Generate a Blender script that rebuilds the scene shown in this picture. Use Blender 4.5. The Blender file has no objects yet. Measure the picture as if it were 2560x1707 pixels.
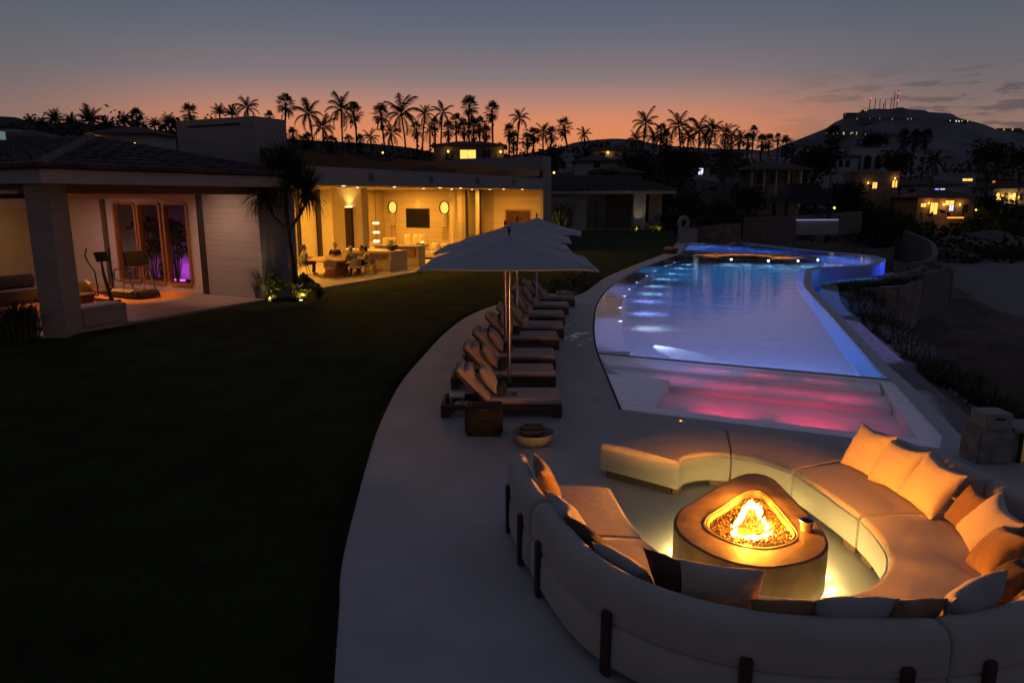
import bpy, bmesh, math, random
from mathutils import Vector, Matrix, noise
RND = random.Random(11)
sc = bpy.context.scene
COL = sc.collection
PI = math.pi
rad = math.radians
sin, cos = math.sin, math.cos

# ------------------------------------------------------------------ camera
CAMH = 3.5
PITCH = math.atan(362.5 / 1760.0)
cam = bpy.data.cameras.new('camera'); camo = bpy.data.objects.new('camera', cam); COL.objects.link(camo)
cam.sensor_width = 36.0; cam.lens = 36.0 * 1760 / 2560; cam.clip_end = 6000; cam.clip_start = 0.1
camo.location = (0, 0, CAMH); camo.rotation_euler = (PI / 2 - PITCH, 0, 0)
sc.camera = camo
def P(px, py, z=0.0):
    """survey helper: ground position of a photo point at height z"""
    x = (px - 1280) / 1760; u = (853.5 - py) / 1760
    dz = -sin(PITCH) + u * cos(PITCH); t = (z - CAMH) / dz
    return Vector((x * t, (cos(PITCH) + u * sin(PITCH)) * t, z))
def PY(px, py, Y):
    """survey helper: position of a photo point at distance Y"""
    x = (px - 1280) / 1760; u = (853.5 - py) / 1760
    t = Y / (cos(PITCH) + u * sin(PITCH))
    return Vector((x * t, Y, CAMH + t * (-sin(PITCH) + u * cos(PITCH))))

# ------------------------------------------------------------------ render look
sc.view_settings.view_transform = 'Standard'; sc.view_settings.look = 'None'
sc.view_settings.exposure = 0; sc.view_settings.gamma = 1
cy = sc.cycles
cy.use_denoising = True
try: cy.denoiser = 'OPENIMAGEDENOISE'
except Exception: pass
cy.max_bounces = 8; cy.diffuse_bounces = 3; cy.glossy_bounces = 3; cy.transmission_bounces = 6
cy.transparent_max_bounces = 12
cy.caustics_reflective = False; cy.caustics_refractive = False
cy.sample_clamp_indirect = 60.0; cy.sample_clamp_direct = 0
try: cy.use_light_tree = True
except Exception: pass
cy.use_adaptive_sampling = True; cy.adaptive_threshold = 0.01

# ------------------------------------------------------------------ nodes
def nt_new(name):
    m = bpy.data.materials.new(name); m.use_nodes = True
    nt = m.node_tree; return m, nt, nt.nodes.get('Principled BSDF'), nt.nodes, nt.links
def setin(b, k, v):
    if k in b.inputs: b.inputs[k].default_value = v
def c4(c): return (c[0], c[1], c[2], 1.0)
def mul(c, k): return tuple(min(1, x * k) for x in c)
def ramp(nodes, stops, interp='LINEAR'):
    r = nodes.new('ShaderNodeValToRGB'); e = r.color_ramp.elements; r.color_ramp.interpolation = interp
    e[0].position, e[0].color = stops[0][0], c4(stops[0][1]); e[1].position, e[1].color = stops[1][0], c4(stops[1][1])
    for p, c in stops[2:]:
        q = e.new(p); q.color = c4(c)
    return r
MATS = {}
def mat(name, col, rough=.75, var=.2, scale=6, bump=.0, bscale=None, metal=0, stretch=(1, 1, 1), spec=.4, sheen=0, detail=5, col2=None, bdist=.01):
    if name in MATS: return MATS[name]
    m, nt, b, N, L = nt_new(name)
    tc = N.new('ShaderNodeTexCoord'); mp = N.new('ShaderNodeMapping'); L.new(tc.outputs['Object'], mp.inputs[0])
    mp.inputs['Scale'].default_value = stretch
    n = N.new('ShaderNodeTexNoise'); n.inputs['Scale'].default_value = scale; n.inputs['Detail'].default_value = detail
    L.new(mp.outputs[0], n.inputs['Vector'])
    r = ramp(N, [(.3, mul(col, 1 - var)), (.7, col2 if col2 else mul(col, 1 + var))]); L.new(n.outputs['Fac'], r.inputs[0])
    L.new(r.outputs[0], b.inputs['Base Color'])
    setin(b, 'Roughness', rough); setin(b, 'Metallic', metal); setin(b, 'Specular IOR Level', spec)
    if sheen: setin(b, 'Sheen Weight', sheen)
    if bump:
        n2 = N.new('ShaderNodeTexNoise'); n2.inputs['Scale'].default_value = bscale or scale * 6; n2.inputs['Detail'].default_value = 6
        L.new(mp.outputs[0], n2.inputs['Vector'])
        bp = N.new('ShaderNodeBump'); bp.inputs['Strength'].default_value = bump; bp.inputs['Distance'].default_value = bdist
        L.new(n2.outputs['Fac'], bp.inputs['Height']); L.new(bp.outputs[0], b.inputs['Normal'])
    MATS[name] = m; return m
def emit(name, col, strength):
    if name in MATS: return MATS[name]
    m, nt, b, N, L = nt_new(name)
    setin(b, 'Base Color', c4(mul(col, .5))); setin(b, 'Emission Color', c4(col)); setin(b, 'Emission Strength', strength)
    MATS[name] = m; return m
def glass(name, col=(1, 1, 1), rough=.0, ior=1.45, alpha=None):
    """thin pane: mostly see-through with fresnel reflection"""
    if name in MATS: return MATS[name]
    m, nt, b, N, L = nt_new(name); N.remove(b)
    g = N.new('ShaderNodeBsdfGlossy'); g.inputs['Roughness'].default_value = max(rough, .01)
    t = N.new('ShaderNodeBsdfTransparent'); t.inputs[0].default_value = c4(col)
    f = N.new('ShaderNodeFresnel'); f.inputs[0].default_value = ior
    ge = N.new('ShaderNodeNewGeometry'); iv = N.new('ShaderNodeMath'); iv.operation = 'SUBTRACT'; iv.inputs[0].default_value = 1; L.new(ge.outputs['Backfacing'], iv.inputs[1])
    mu = N.new('ShaderNodeMath'); mu.operation = 'MULTIPLY'; L.new(f.outputs[0], mu.inputs[0]); L.new(iv.outputs[0], mu.inputs[1])
    mx = N.new('ShaderNodeMixShader'); L.new(mu.outputs[0], mx.inputs[0]); L.new(t.outputs[0], mx.inputs[1]); L.new(g.outputs[0], mx.inputs[2])
    L.new(mx.outputs[0], N['Material Output'].inputs[0]); MATS[name] = m; return m
def travertine(name, col):
    if name in MATS: return MATS[name]
    m, nt, b, N, L = nt_new(name)
    tc = N.new('ShaderNodeTexCoord'); mp = N.new('ShaderNodeMapping'); L.new(tc.outputs['Object'], mp.inputs[0])
    mp.inputs['Scale'].default_value = (.22, .22, 11)
    n = N.new('ShaderNodeTexNoise'); n.inputs['Scale'].default_value = 1.6; n.inputs['Detail'].default_value = 8; n.inputs['Roughness'].default_value = .65
    L.new(mp.outputs[0], n.inputs['Vector'])
    r = ramp(N, [(.32, mul(col, .80)), (.5, col), (.68, mul(col, 1.12))]); L.new(n.outputs['Fac'], r.inputs[0])
    sx = N.new('ShaderNodeSeparateXYZ'); L.new(tc.outputs['Object'], sx.inputs[0])
    md = N.new('ShaderNodeMath'); md.operation = 'FRACT'; m0 = N.new('ShaderNodeMath'); m0.operation = 'MULTIPLY'; m0.inputs[1].default_value = 1 / .45
    L.new(sx.outputs['Z'], m0.inputs[0]); L.new(m0.outputs[0], md.inputs[0])
    lt = N.new('ShaderNodeMath'); lt.operation = 'LESS_THAN'; lt.inputs[1].default_value = .025; L.new(md.outputs[0], lt.inputs[0])
    mx = N.new('ShaderNodeMixRGB'); L.new(lt.outputs[0], mx.inputs[0]); L.new(r.outputs[0], mx.inputs[1]); mx.inputs[2].default_value = c4(mul(col, .62))
    L.new(mx.outputs[0], b.inputs['Base Color']); setin(b, 'Roughness', .6)
    bp = N.new('ShaderNodeBump'); bp.inputs['Strength'].default_value = .25; bp.inputs['Distance'].default_value = .01
    L.new(n.outputs['Fac'], bp.inputs['Height']); L.new(bp.outputs[0], b.inputs['Normal'])
    MATS[name] = m; return m
def woodmat(name, col, rough=.45, axis=0, scale=3):
    st = [14, 14, 14]; st[axis] = 1
    return mat(name, col, rough=rough, var=.35, scale=scale, stretch=tuple(st), bump=.1, bscale=scale * 2)

# ------------------------------------------------------------------ mesh builder
class MB:
    def __init__(s): s.bm = bmesh.new()
    def v(s, p): return s.bm.verts.new(p)
    def f(s, vs):
        try: return s.bm.faces.new(vs)
        except ValueError: return None
    def quad(s, a, b, c, d): s.f([s.v(a), s.v(b), s.v(c), s.v(d)])
    def box(s, c, sz, rz=0, rx=0, ry=0, bev=0):
        M = Matrix.Translation(c) @ Matrix.Rotation(rz, 4, 'Z') @ Matrix.Rotation(ry, 4, 'Y') @ Matrix.Rotation(rx, 4, 'X')
        r = bmesh.ops.create_cube(s.bm, size=1, matrix=M @ Matrix.Diagonal((sz[0], sz[1], sz[2], 1)))
        if bev:
            es = set(e for v in r['verts'] for e in v.link_edges)
            bmesh.ops.bevel(s.bm, geom=list(es), offset=bev, segments=2, affect='EDGES')
        return s
    def span(s, x0, x1, y0, y1, z0, z1, bev=0):
        return s.box(((x0 + x1) / 2, (y0 + y1) / 2, (z0 + z1) / 2), (abs(x1 - x0), abs(y1 - y0), abs(z1 - z0)), bev=bev)
    def tube(s, pts, rs, n=8, cap=True):
        pts = [Vector(p) for p in pts]
        if not isinstance(rs, (list, tuple)): rs = [rs] * len(pts)
        rings = []; ref = None
        for i, p in enumerate(pts):
            d = (pts[min(i + 1, len(pts) - 1)] - pts[max(i - 1, 0)])
            if d.length < 1e-9: d = Vector((0, 0, 1))
            d.normalize()
            if ref is None: ref = Vector((1, 0, 0)) if abs(d.x) < .8 else Vector((0, 1, 0))
            a = d.cross(ref).normalized(); b = a.cross(d).normalized(); ref = b
            rings.append([s.v(p + (a * cos(2 * PI * k / n) + b * sin(2 * PI * k / n)) * rs[i]) for k in range(n)])
        for r0, r1 in zip(rings, rings[1:]):
            for k in range(n): s.f([r0[k], r0[(k + 1) % n], r1[(k + 1) % n], r1[k]])
        if cap: s.f(list(reversed(rings[0]))); s.f(rings[-1])
        return s
    def lathe(s, prof, c=(0, 0, 0), n=24, cap=True, sx=1, sy=1):
        rings = [[s.v((c[0] + r * sx * cos(2 * PI * k / n), c[1] + r * sy * sin(2 * PI * k / n), c[2] + z)) for k in range(n)] for r, z in prof]
        for a, b in zip(rings, rings[1:]):
            for k in range(n): s.f([a[k], a[(k + 1) % n], b[(k + 1) % n], b[k]])
        if cap: s.f(list(reversed(rings[0]))); s.f(rings[-1])
        return s
    def loft(s, rings, cap=True, closed=True):
        V = [[s.v(p) for p in r] for r in rings]; n = len(V[0])
        for a, b in zip(V, V[1:]):
            for k in range(n if closed else n - 1): s.f([a[k], a[(k + 1) % n], b[(k + 1) % n], b[k]])
        if cap and closed: s.f(list(reversed(V[0]))); s.f(V[-1])
        return s
    def prism(s, poly, z0, z1, top=True, bot=True, sides=True):
        n = len(poly)
        a = [s.v((p[0], p[1], z0)) for p in poly]; b = [s.v((p[0], p[1], z1)) for p in poly]
        if sides:
            for k in range(n): s.f([a[k], a[(k + 1) % n], b[(k + 1) % n], b[k]])
        for on, vs in ((top, b), (bot, list(reversed(a)))):
            if on:
                fc = s.f(vs)
                if fc and n > 4: bmesh.ops.triangulate(s.bm, faces=[fc])
        return s
    def ico(s, c, r, sub=2, sc3=(1, 1, 1), nz=0, nf=1.5, seed=0):
        q = bmesh.ops.create_icosphere(s.bm, subdivisions=sub, radius=1)
        for v in q['verts']:
            k = 1 + nz * noise.noise(v.co * nf + Vector((seed * 7.1, seed * 3.3, 0)))
            v.co = Vector((c[0] + v.co.x * r * sc3[0] * k, c[1] + v.co.y * r * sc3[1] * k, c[2] + v.co.z * r * sc3[2] * k))
        return s
    def grid(s, fn, nu, nv):
        V = [[s.v(fn(i / nu, j / nv)) for j in range(nv + 1)] for i in range(nu + 1)]
        for i in range(nu):
            for j in range(nv): s.f([V[i][j], V[i + 1][j], V[i + 1][j + 1], V[i][j + 1]])
        return s
    def xf(s, M):
        bmesh.ops.transform(s.bm, matrix=M, verts=s.bm.verts); return s
    def build(s, name, m=None, parent=None, world=False, smooth=False, ang=None, kind=None, label=None, bev=0, keep=False, merge=False, flat=False):
        bm = s.bm
        if merge: bmesh.ops.remove_doubles(bm, verts=bm.verts, dist=1e-4)
        if not flat: bmesh.ops.recalc_face_normals(bm, faces=bm.faces)
        me = bpy.data.meshes.new(name)
        if world and parent is not None:
            bmesh.ops.transform(bm, matrix=wm(parent).inverted(), verts=bm.verts)
        bm.to_mesh(me)
        if not keep: bm.free()
        o = bpy.data.objects.new(name, me); COL.objects.link(o)
        if m: me.materials.append(m)
        if parent is not None: o.parent = parent
        if smooth or ang:
            for p in me.polygons: p.use_smooth = True
            a = ang if ang else 40
            try: me.set_sharp_from_angle(angle=rad(a))
            except Exception: pass
        if bev:
            md = o.modifiers.new('bevel', 'BEVEL'); md.width = bev; md.segments = 2; md.limit_method = 'ANGLE'; md.angle_limit = rad(40)
        if kind: o['kind'] = kind
        if label: o['label'] = label
        return o
def wm(o):
    M = Matrix.LocRotScale(o.location, o.rotation_euler, o.scale)
    return wm(o.parent) @ M if o.parent else M
def tag(o, label, cat, group=None, kind=None):
    o['label'] = label; o['category'] = cat
    if group: o['group'] = group
    if kind: o['kind'] = kind
    return o
def thing(name, label, cat, loc=(0, 0, 0), rz=0, group=None):
    o = bpy.data.objects.new(name, None); COL.objects.link(o); o.empty_display_size = .1
    o.location = loc; o.rotation_euler = (0, 0, rz); return tag(o, label, cat, group)
def struct(name, mb, m, **k): return mb.build(name, m, kind='structure', **k)
def dup(o, loc=None, rz=None, label=None, parent=None, scale=None):
    c = o.copy(); COL.objects.link(c); c.parent = parent
    if loc is not None: c.location = loc
    if rz is not None: c.rotation_euler = (0, 0, rz)
    if scale is not None: c.scale = (scale,) * 3 if not isinstance(scale, tuple) else scale
    if label: c['label'] = label
    for ch in list(o.children): dup(ch, parent=c)
    return c
def lamp(kind, loc, power, col, size=.1, rot=None, target=None, spot=60, blend=.4, size_y=None, parent=None, spread=None):
    l = bpy.data.lights.new(kind.lower() + '_lamp', kind); l.energy = power; l.color = col
    if kind == 'AREA':
        l.size = size
        if size_y: l.shape = 'RECTANGLE'; l.size_y = size_y
        if spread: l.spread = rad(spread)
    else:
        l.shadow_soft_size = size
    if kind == 'SPOT': l.spot_size = rad(spot); l.spot_blend = blend
    o = bpy.data.objects.new(kind.lower() + '_lamp', l); COL.objects.link(o); o.location = loc
    if target is not None: o.rotation_euler = (Vector(target) - Vector(loc)).to_track_quat('-Z', 'Y').to_euler()
    elif rot: o.rotation_euler = rot
    return o
def smooth_path(pts, n=6, closed=False):
    """Catmull-Rom through points"""
    pts = [Vector(p) for p in pts]; out = []; N = len(pts)
    rng = range(N if closed else N - 1)
    for i in rng:
        if closed: a, b, c, d = pts[(i - 1) % N], pts[i], pts[(i + 1) % N], pts[(i + 2) % N]
        else: a, b, c, d = pts[max(i - 1, 0)], pts[i], pts[i + 1], pts[min(i + 2, N - 1)]
        for k in range(n):
            t = k / n
            out.append(.5 * ((2 * b) + (c - a) * t + (2 * a - 5 * b + 4 * c - d) * t * t + (3 * b - a - 3 * c + d) * t ** 3))
    if not closed: out.append(pts[-1])
    return out
def resample(pts, n):
    pts = [Vector(p) for p in pts]; L = [0]
    for a, b in zip(pts, pts[1:]): L.append(L[-1] + (b - a).length)
    out = []; j = 0
    for i in range(n + 1):
        t = L[-1] * i / n
        while j < len(L) - 2 and L[j + 1] < t: j += 1
        s = (t - L[j]) / max(1e-9, L[j + 1] - L[j]); out.append(pts[j].lerp(pts[j + 1], min(1, s)))
    return out

# ------------------------------------------------------------------ world: dusk sky
w = bpy.data.worlds.new('World'); sc.world = w; w.use_nodes = True
N, L = w.node_tree.nodes, w.node_tree.links
bg = N['Background']
tc = N.new('ShaderNodeTexCoord'); sx = N.new('ShaderNodeSeparateXYZ'); L.new(tc.outputs['Generated'], sx.inputs[0])
def wmath(op, a, b=None, c=None):
    n = N.new('ShaderNodeMath'); n.operation = op
    for i, v in enumerate((a, b, c)):
        if v is None: continue
        if isinstance(v, (int, float)): n.inputs[i].default_value = v
        else: L.new(v, n.inputs[i])
    return n.outputs[0]
hl = wmath('SQRT', wmath('ADD', wmath('MULTIPLY', sx.outputs['X'], sx.outputs['X']), wmath('MULTIPLY', sx.outputs['Y'], sx.outputs['Y'])))
SAZ = rad(-2)
ca = wmath('DIVIDE', wmath('ADD', wmath('MULTIPLY', sx.outputs['X'], sin(SAZ)), wmath('MULTIPLY', sx.outputs['Y'], cos(SAZ))), wmath('MAXIMUM', hl, .001))
mr = N.new('ShaderNodeMapRange'); mr.interpolation_type = 'SMOOTHSTEP'; L.new(ca, mr.inputs[0])
mr.inputs[1].default_value = .83; mr.inputs[2].default_value = 1.0
mb_ = N.new('ShaderNodeMapRange'); mb_.interpolation_type = 'SMOOTHSTEP'; L.new(ca, mb_.inputs[0])
mb_.inputs[1].default_value = -.6; mb_.inputs[2].default_value = .8
zz = wmath('MAXIMUM', sx.outputs['Z'], 0)
r1 = ramp(N, [(0, (.72, .23, .09)), (.081, (.72, .235, .098)), (.101, (.66, .232, .116)), (.127, (.42, .21, .163)), (.152, (.235, .172, .178)), (.2, (.132, .135, .172)), (.25, (.084, .106, .158)), (.42, (.060, .074, .116)), (1, (.037, .044, .078))])
r2 = ramp(N, [(0, (.30, .15, .10)), (.081, (.27, .155, .125)), (.101, (.225, .148, .132)), (.127, (.17, .135, .138)), (.152, (.135, .126, .142)), (.2, (.100, .112, .142)), (.25, (.070, .087, .128)), (.42, (.054, .066, .108)), (1, (.037, .044, .078))])
r3 = ramp(N, [(0, (.050, .047, .056)), (.2, (.052, .050, .066)), (.5, (.045, .048, .075)), (1, (.037, .044, .078))])
for r in (r1, r2, r3): L.new(zz, r.inputs[0])
def wmix(f, a, b, mode='MIX'):
    n = N.new('ShaderNodeMixRGB'); n.blend_type = mode
    for i, v in enumerate((f, a, b)):
        if isinstance(v, (int, float)): n.inputs[i].default_value = v
        elif isinstance(v, tuple): n.inputs[i].default_value = c4(v)
        else: L.new(v, n.inputs[i])
    return n.outputs[0]
sky = wmix(mr.outputs[0], r2.outputs[0], r1.outputs[0])
sky = wmix(mb_.outputs[0], r3.outputs[0], sky)
# thin clouds low in the north-west (right of view)
dv = N.new('ShaderNodeVectorMath'); dv.operation = 'MULTIPLY'; L.new(tc.outputs['Generated'], dv.inputs[0]); dv.inputs[1].default_value = (10, 10, 60)
cn = N.new('ShaderNodeTexNoise'); cn.inputs['Scale'].default_value = 1.7; cn.inputs['Detail'].default_value = 7; cn.inputs['Roughness'].default_value = .55
L.new(dv.outputs[0], cn.inputs['Vector'])
cr = N.new('ShaderNodeMapRange'); cr.interpolation_type = 'SMOOTHSTEP'; L.new(cn.outputs['Fac'], cr.inputs[0]); cr.inputs[1].default_value = .50; cr.inputs[2].default_value = .58
xa = wmath('DIVIDE', sx.outputs['X'], wmath('MAXIMUM', hl, .001))
cm = N.new('ShaderNodeMapRange'); cm.interpolation_type = 'SMOOTHSTEP'; L.new(xa, cm.inputs[0]); cm.inputs[1].default_value = .27; cm.inputs[2].default_value = .58
cz = N.new('ShaderNodeMapRange'); cz.interpolation_type = 'SMOOTHSTEP'; L.new(sx.outputs['Z'], cz.inputs[0]); cz.inputs[1].default_value = .165; cz.inputs[2].default_value = .12
cf = wmath('MULTIPLY', wmath('MULTIPLY', cr.outputs[0], cm.outputs[0]), wmath('MULTIPLY', cz.outputs[0], .75))
sky = wmix(cf, sky, (.085, .065, .08))
st = N.new('ShaderNodeTexSky'); st.sky_type = 'NISHITA'; st.sun_disc = False
st.sun_elevation = rad(-3); st.sun_rotation = rad(-2)
sky = wmix(1.0, sky, wmix(1.0, st.outputs[0], (.05, .05, .05), 'MULTIPLY'), 'ADD')
L.new(sky, bg.inputs['Color']); bg.inputs['Strength'].default_value = 1.0
# ================================================================== GROUND
def sstep(a, b, x):
    t = max(0, min(1, (x - a) / (b - a))); return t * t * (3 - 2 * t)
def lerp(a, b, t): return a + (b - a) * t
def edge_x(y):
    pts = [(-40, 9), (8, 7.6), (9.4, 7.7), (31, 15), (40, 25), (60, 33), (90, 40), (400, 60)]
    for (a, xa), (b, xb) in zip(pts, pts[1:]):
        if y <= b: return lerp(xa, xb, max(0, (y - a) / (b - a)))
    return 60
def terr(x, y):
    d = x - edge_x(y)
    right = lerp(-2.2, -5.2, sstep(0, 7, d))
    right += .5 * noise.noise(Vector((x * .08, y * .08, 3))) * sstep(4, 14, d) + .12 * noise.noise(Vector((x * .4, y * .4, 1)))
    right = lerp(right, .0, sstep(105, 150, y)); right = lerp(right, 8.5, sstep(152, 190, y)); right = lerp(right, 20, sstep(190, 420, y))
    left = -2.2 if y < 90 else lerp(-.6, 0, 1)
    left = lerp(-2.2, 8.6, sstep(88, 118, y)) + 1.2 * noise.noise(Vector((x * .03, y * .03, 9))) * sstep(90, 115, y)
    left = lerp(left, 14, sstep(130, 420, y))
    if x < -25: left = lerp(left, left + 4.5, sstep(-25, -60, x) * sstep(60, 100, y))
    m = sstep(-2, 6, d) if y < 85 else sstep(18, 60, x - lerp(0, 12, sstep(85, 120, y)))
    if y < 85: return lerp(-2.2 if y < 80 else left, right, m)
    return lerp(left, right, m)
g = MB()
xs = [-420, -300, -220, -160, -120] + [-100 + 5 * i for i in range(16)] + [-20 + 2 * i for i in range(50)] + [82 + 6 * i for i in range(14)] + [180, 220, 300, 420, 600, 900]
ys = [-60, -30, -10] + [2 * i for i in range(80)] + [162 + 7 * i for i in range(16)] + [300, 360, 430, 520, 700, 1000, 1400]
V = [[g.v((x, y, terr(x, y))) for y in ys] for x in xs]
for i in range(len(xs) - 1):
    for j in range(len(ys) - 1): g.f([V[i][j], V[i + 1][j], V[i + 1][j + 1], V[i][j + 1]])
m_ground = mat('scrub_earth', (.09, .072, .06), rough=.95, var=.45, scale=.35, bump=.6, bscale=3, bdist=.1, col2=(.15, .12, .10))
nt_ = m_ground.node_tree; b_ = nt_.nodes['Principled BSDF']; l_ = b_.inputs['Base Color'].links[0]; src_ = l_.from_socket
tcg = nt_.nodes.new('ShaderNodeTexCoord'); sg_ = nt_.nodes.new('ShaderNodeSeparateXYZ'); nt_.links.new(tcg.outputs['Object'], sg_.inputs[0])
mg = nt_.nodes.new('ShaderNodeMapRange'); nt_.links.new(sg_.outputs['Z'], mg.inputs[0]); mg.inputs[1].default_value = -3.2; mg.inputs[2].default_value = -4.4
xg = nt_.nodes.new('ShaderNodeMixRGB'); nt_.links.new(mg.outputs[0], xg.inputs[0]); nt_.links.new(src_, xg.inputs[1]); xg.inputs[2].default_value = (.215, .20, .19, 1); nt_.links.new(xg.outputs[0], b_.inputs['Base Color'])
struct('ground', g, m_ground, smooth=True)
# far ocean-side plain and distant ridge
def ridge(name, pts, Y, depth, m, base=-10, seed=0, nz=.06):
    r = MB()
    for i in range(len(pts) - 1): pass
    prof = smooth_path([(p[0], p[1], 0) for p in pts], 8)
    rows = 14; VV = []
    for j in range(rows + 1):
        t = j / rows; row = []
        for p in prof:
            top = PY(p.x, p.y, Y); h = top.z - base
            k = (t * 2) ** 1.05 if t <= .5 else cos(PI * .5 * (t - .5) * 2)
            yy = Y + (t - .5) * depth
            hh = base + h * k * (1 - nz * 2.5 * (.5 + noise.noise(Vector((top.x * .012, yy * .012, seed)))) * (1 - k) - (0.004 if abs(t - .5) < .04 else 0) * noise.noise(Vector((top.x * .05, 0, seed))))
            row.append(r.v((top.x, yy, hh)))
        VV.append(row)
    for a, b in zip(VV, VV[1:]):
        for k in range(len(prof) - 1): r.f([a[k], a[k + 1], b[k + 1], b[k]])
    return struct(name, r, m, smooth=True)
m_mount = mat('mountain_scrub', (.115, .108, .12), rough=1, var=.25, scale=.012, bump=.8, bscale=.05, bdist=6, col2=(.21, .20, .215))
MPROF = []
def z5(x, y): return (1960 + x * .2934, 160 + y * .2934)
ridge('mountain', [z5(*p) for p in [(-260, 760), (-60, 720), (60, 670), (240, 600), (400, 535), (480, 500), (560, 445), (640, 412), (720, 390), (820, 382), (900, 385), (1000, 372), (1060, 385), (1200, 395), (1240, 410), (1420, 425), (1500, 462), (1700, 515), (1830, 560), (2045, 590), (2300, 640), (2600, 700), (3000, 760)]], 1500, 900, m_mount, base=-30, seed=4)
ridge('distant_hills', [(900, 440), (1200, 400), (1380, 372), (1440, 356), (1500, 349), (1545, 347), (1600, 352), (1650, 362), (1720, 368), (1800, 372), (1900, 376), (2050, 400), (2300, 450)], 2600, 600, m_mount, base=0, seed=2)
ridge('hills', [(-420, 300), (-200, 285), (-60, 286), (0, 291), (40, 294), (70, 303), (110, 309), (170, 306), (260, 312), (360, 322), (460, 330), (600, 340), (760, 350), (1000, 366), (1150, 400), (1300, 460)], 420, 200, mat('dark_scrub_hill', (.06, .06, .04), rough=1, var=.4, scale=.05, bump=1, bscale=.3, bdist=2), base=-5, seed=7)

# ------------------------------------------------------------------ deck, lawn
lawn_px = [(845, 1560), (850, 1450), (865, 1360), (890, 1260), (920, 1150), (950, 1060), (1000, 960), (1060, 888), (1110, 835), (1159, 797), (1210, 772), (1257, 759), (1330, 747), (1420, 741), (1459, 732), (1490, 710), (1521, 690), (1593, 660), (1640, 643), (1664, 631), (1683, 617), (1693, 604)]
lawn_edge = [Vector((-.55, -2, 0)), Vector((-.95, 2.5, 0))] + [P(*p) for p in lawn_px]
lawn_edge = smooth_path(lawn_edge, 4)
pool_left = [(1.80, 11.33), (1.86, 13.4), (1.93, 15.75), (2.11, 18.05), (2.39, 20.45), (2.68, 22.48), (3.07, 24.53), (3.65, 26.97), (4.53, 29.94), (5.72, 33.25), (6.75, 35.9), (7.9, 38.5), (9.25, 41.45), (10.46, 44.16), (12.51, 51.19), (14.28, 57.43)]
pool_right = [(14.28, 57.43), (16.4, 56.6), (17.56, 54.3), (18.65, 49.94), (19.93, 46.16), (21.4, 42.3), (21.65, 41.2), (21.26, 40.35), (18.83, 36.9), (16.87, 36.03), (15.34, 35.19), (14.55, 34.2), (13.98, 32.89), (12.86, 30.25), (11.97, 27.99), (10.99, 24.73), (9.79, 20.6), (8.13, 15.04), (7.67, 13.26), (7.2, 11.63), (6.75, 10.1), (6.70, 9.96), (6.3, 9.36)]
PL = [Vector((p[0], p[1], 0)) for p in smooth_path([(x, y, 0) for x, y in pool_left], 4)]
iS = min(range(len(PL)), key=lambda i: (PL[i] - Vector((1.93, 15.75, 0))).length)
PR = [Vector((p[0], p[1], 0)) for p in smooth_path([(x, y, 0) for x, y in pool_right], 4)]
jS = min(range(len(PR)), key=lambda i: (PR[i] - Vector((7.67, 13.26, 0))).length)
m_deck = mat('honed_limestone_deck', (.49, .46, .45), rough=.55, var=.13, scale=.9, bump=.15, bscale=55, bdist=.004, detail=12, col2=(.55, .52, .505))
d = MB()
deck_poly = [(p.x, p.y) for p in lawn_edge] + [(14.9, 60.5), (16.2, 59)] + [(p.x, p.y) for p in reversed(PL)] + [(6.3, 9.36), (6.9, 9.05), (12, 8.7), (12, -2)]
d.prism(deck_poly, -.3, 0)
struct('deck', d, m_deck)
m_lawn = mat('short_lawn', (.040, .058, .017), rough=1, var=.25, scale=1.1, bump=1, bscale=90, bdist=.05, col2=(.060, .082, .025), spec=.1, detail=9)
l = MB(); l.prism([(p.x, p.y) for p in lawn_edge] + [(15.5, 66), (17, 92), (-40, 100), (-75, 60), (-75, -8), (-.55, -8)], -.3, -.022)
struct('lawn', l, m_lawn)
gb = MB(); rg = random.Random(5); el_ = resample(lawn_edge, 1400)
for k in range(len(el_) - 1):
    if el_[k].y > 34: break
    t = (el_[k + 1] - el_[k]).normalized(); nl_ = Vector((-t.y, t.x, 0))
    for _ in range(26 if el_[k].y < 14 else 12):
        o = el_[k].lerp(el_[k + 1], rg.random()) + nl_ * abs(rg.gauss(0, .10)) + nl_ * .004; a = rg.uniform(0, 6.28); h = rg.uniform(.018, .05); e = o + Vector((cos(a) * .022, sin(a) * .022, h)); w_ = Vector((-sin(a), cos(a), 0)) * .0035
        o.z = -.024; gb.f([gb.v(o - w_), gb.v(o + w_), gb.v(e)])
for _ in range(26000):
    y = rg.uniform(2.5, 15); x = rg.uniform(-8, -1); 
    ed = next((q.x for q in lawn_edge if q.y >= y), -2)
    if x > ed - .02: continue
    a = rg.uniform(0, 6.28); h = rg.uniform(.02, .05); o = Vector((x, y, -.024)); e = o + Vector((cos(a) * .025, sin(a) * .025, h)); w_ = Vector((-sin(a), cos(a), 0)) * .005
    gb.f([gb.v(o - w_), gb.v(o + w_), gb.v(e)])
tag(gb.build('grass', mat('grass_blade', (.04, .05, .015), rough=.9, var=.4, scale=3, col2=(.075, .085, .025))), 'short grass blades of the lawn along the pale deck', 'grass', kind='stuff')

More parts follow.
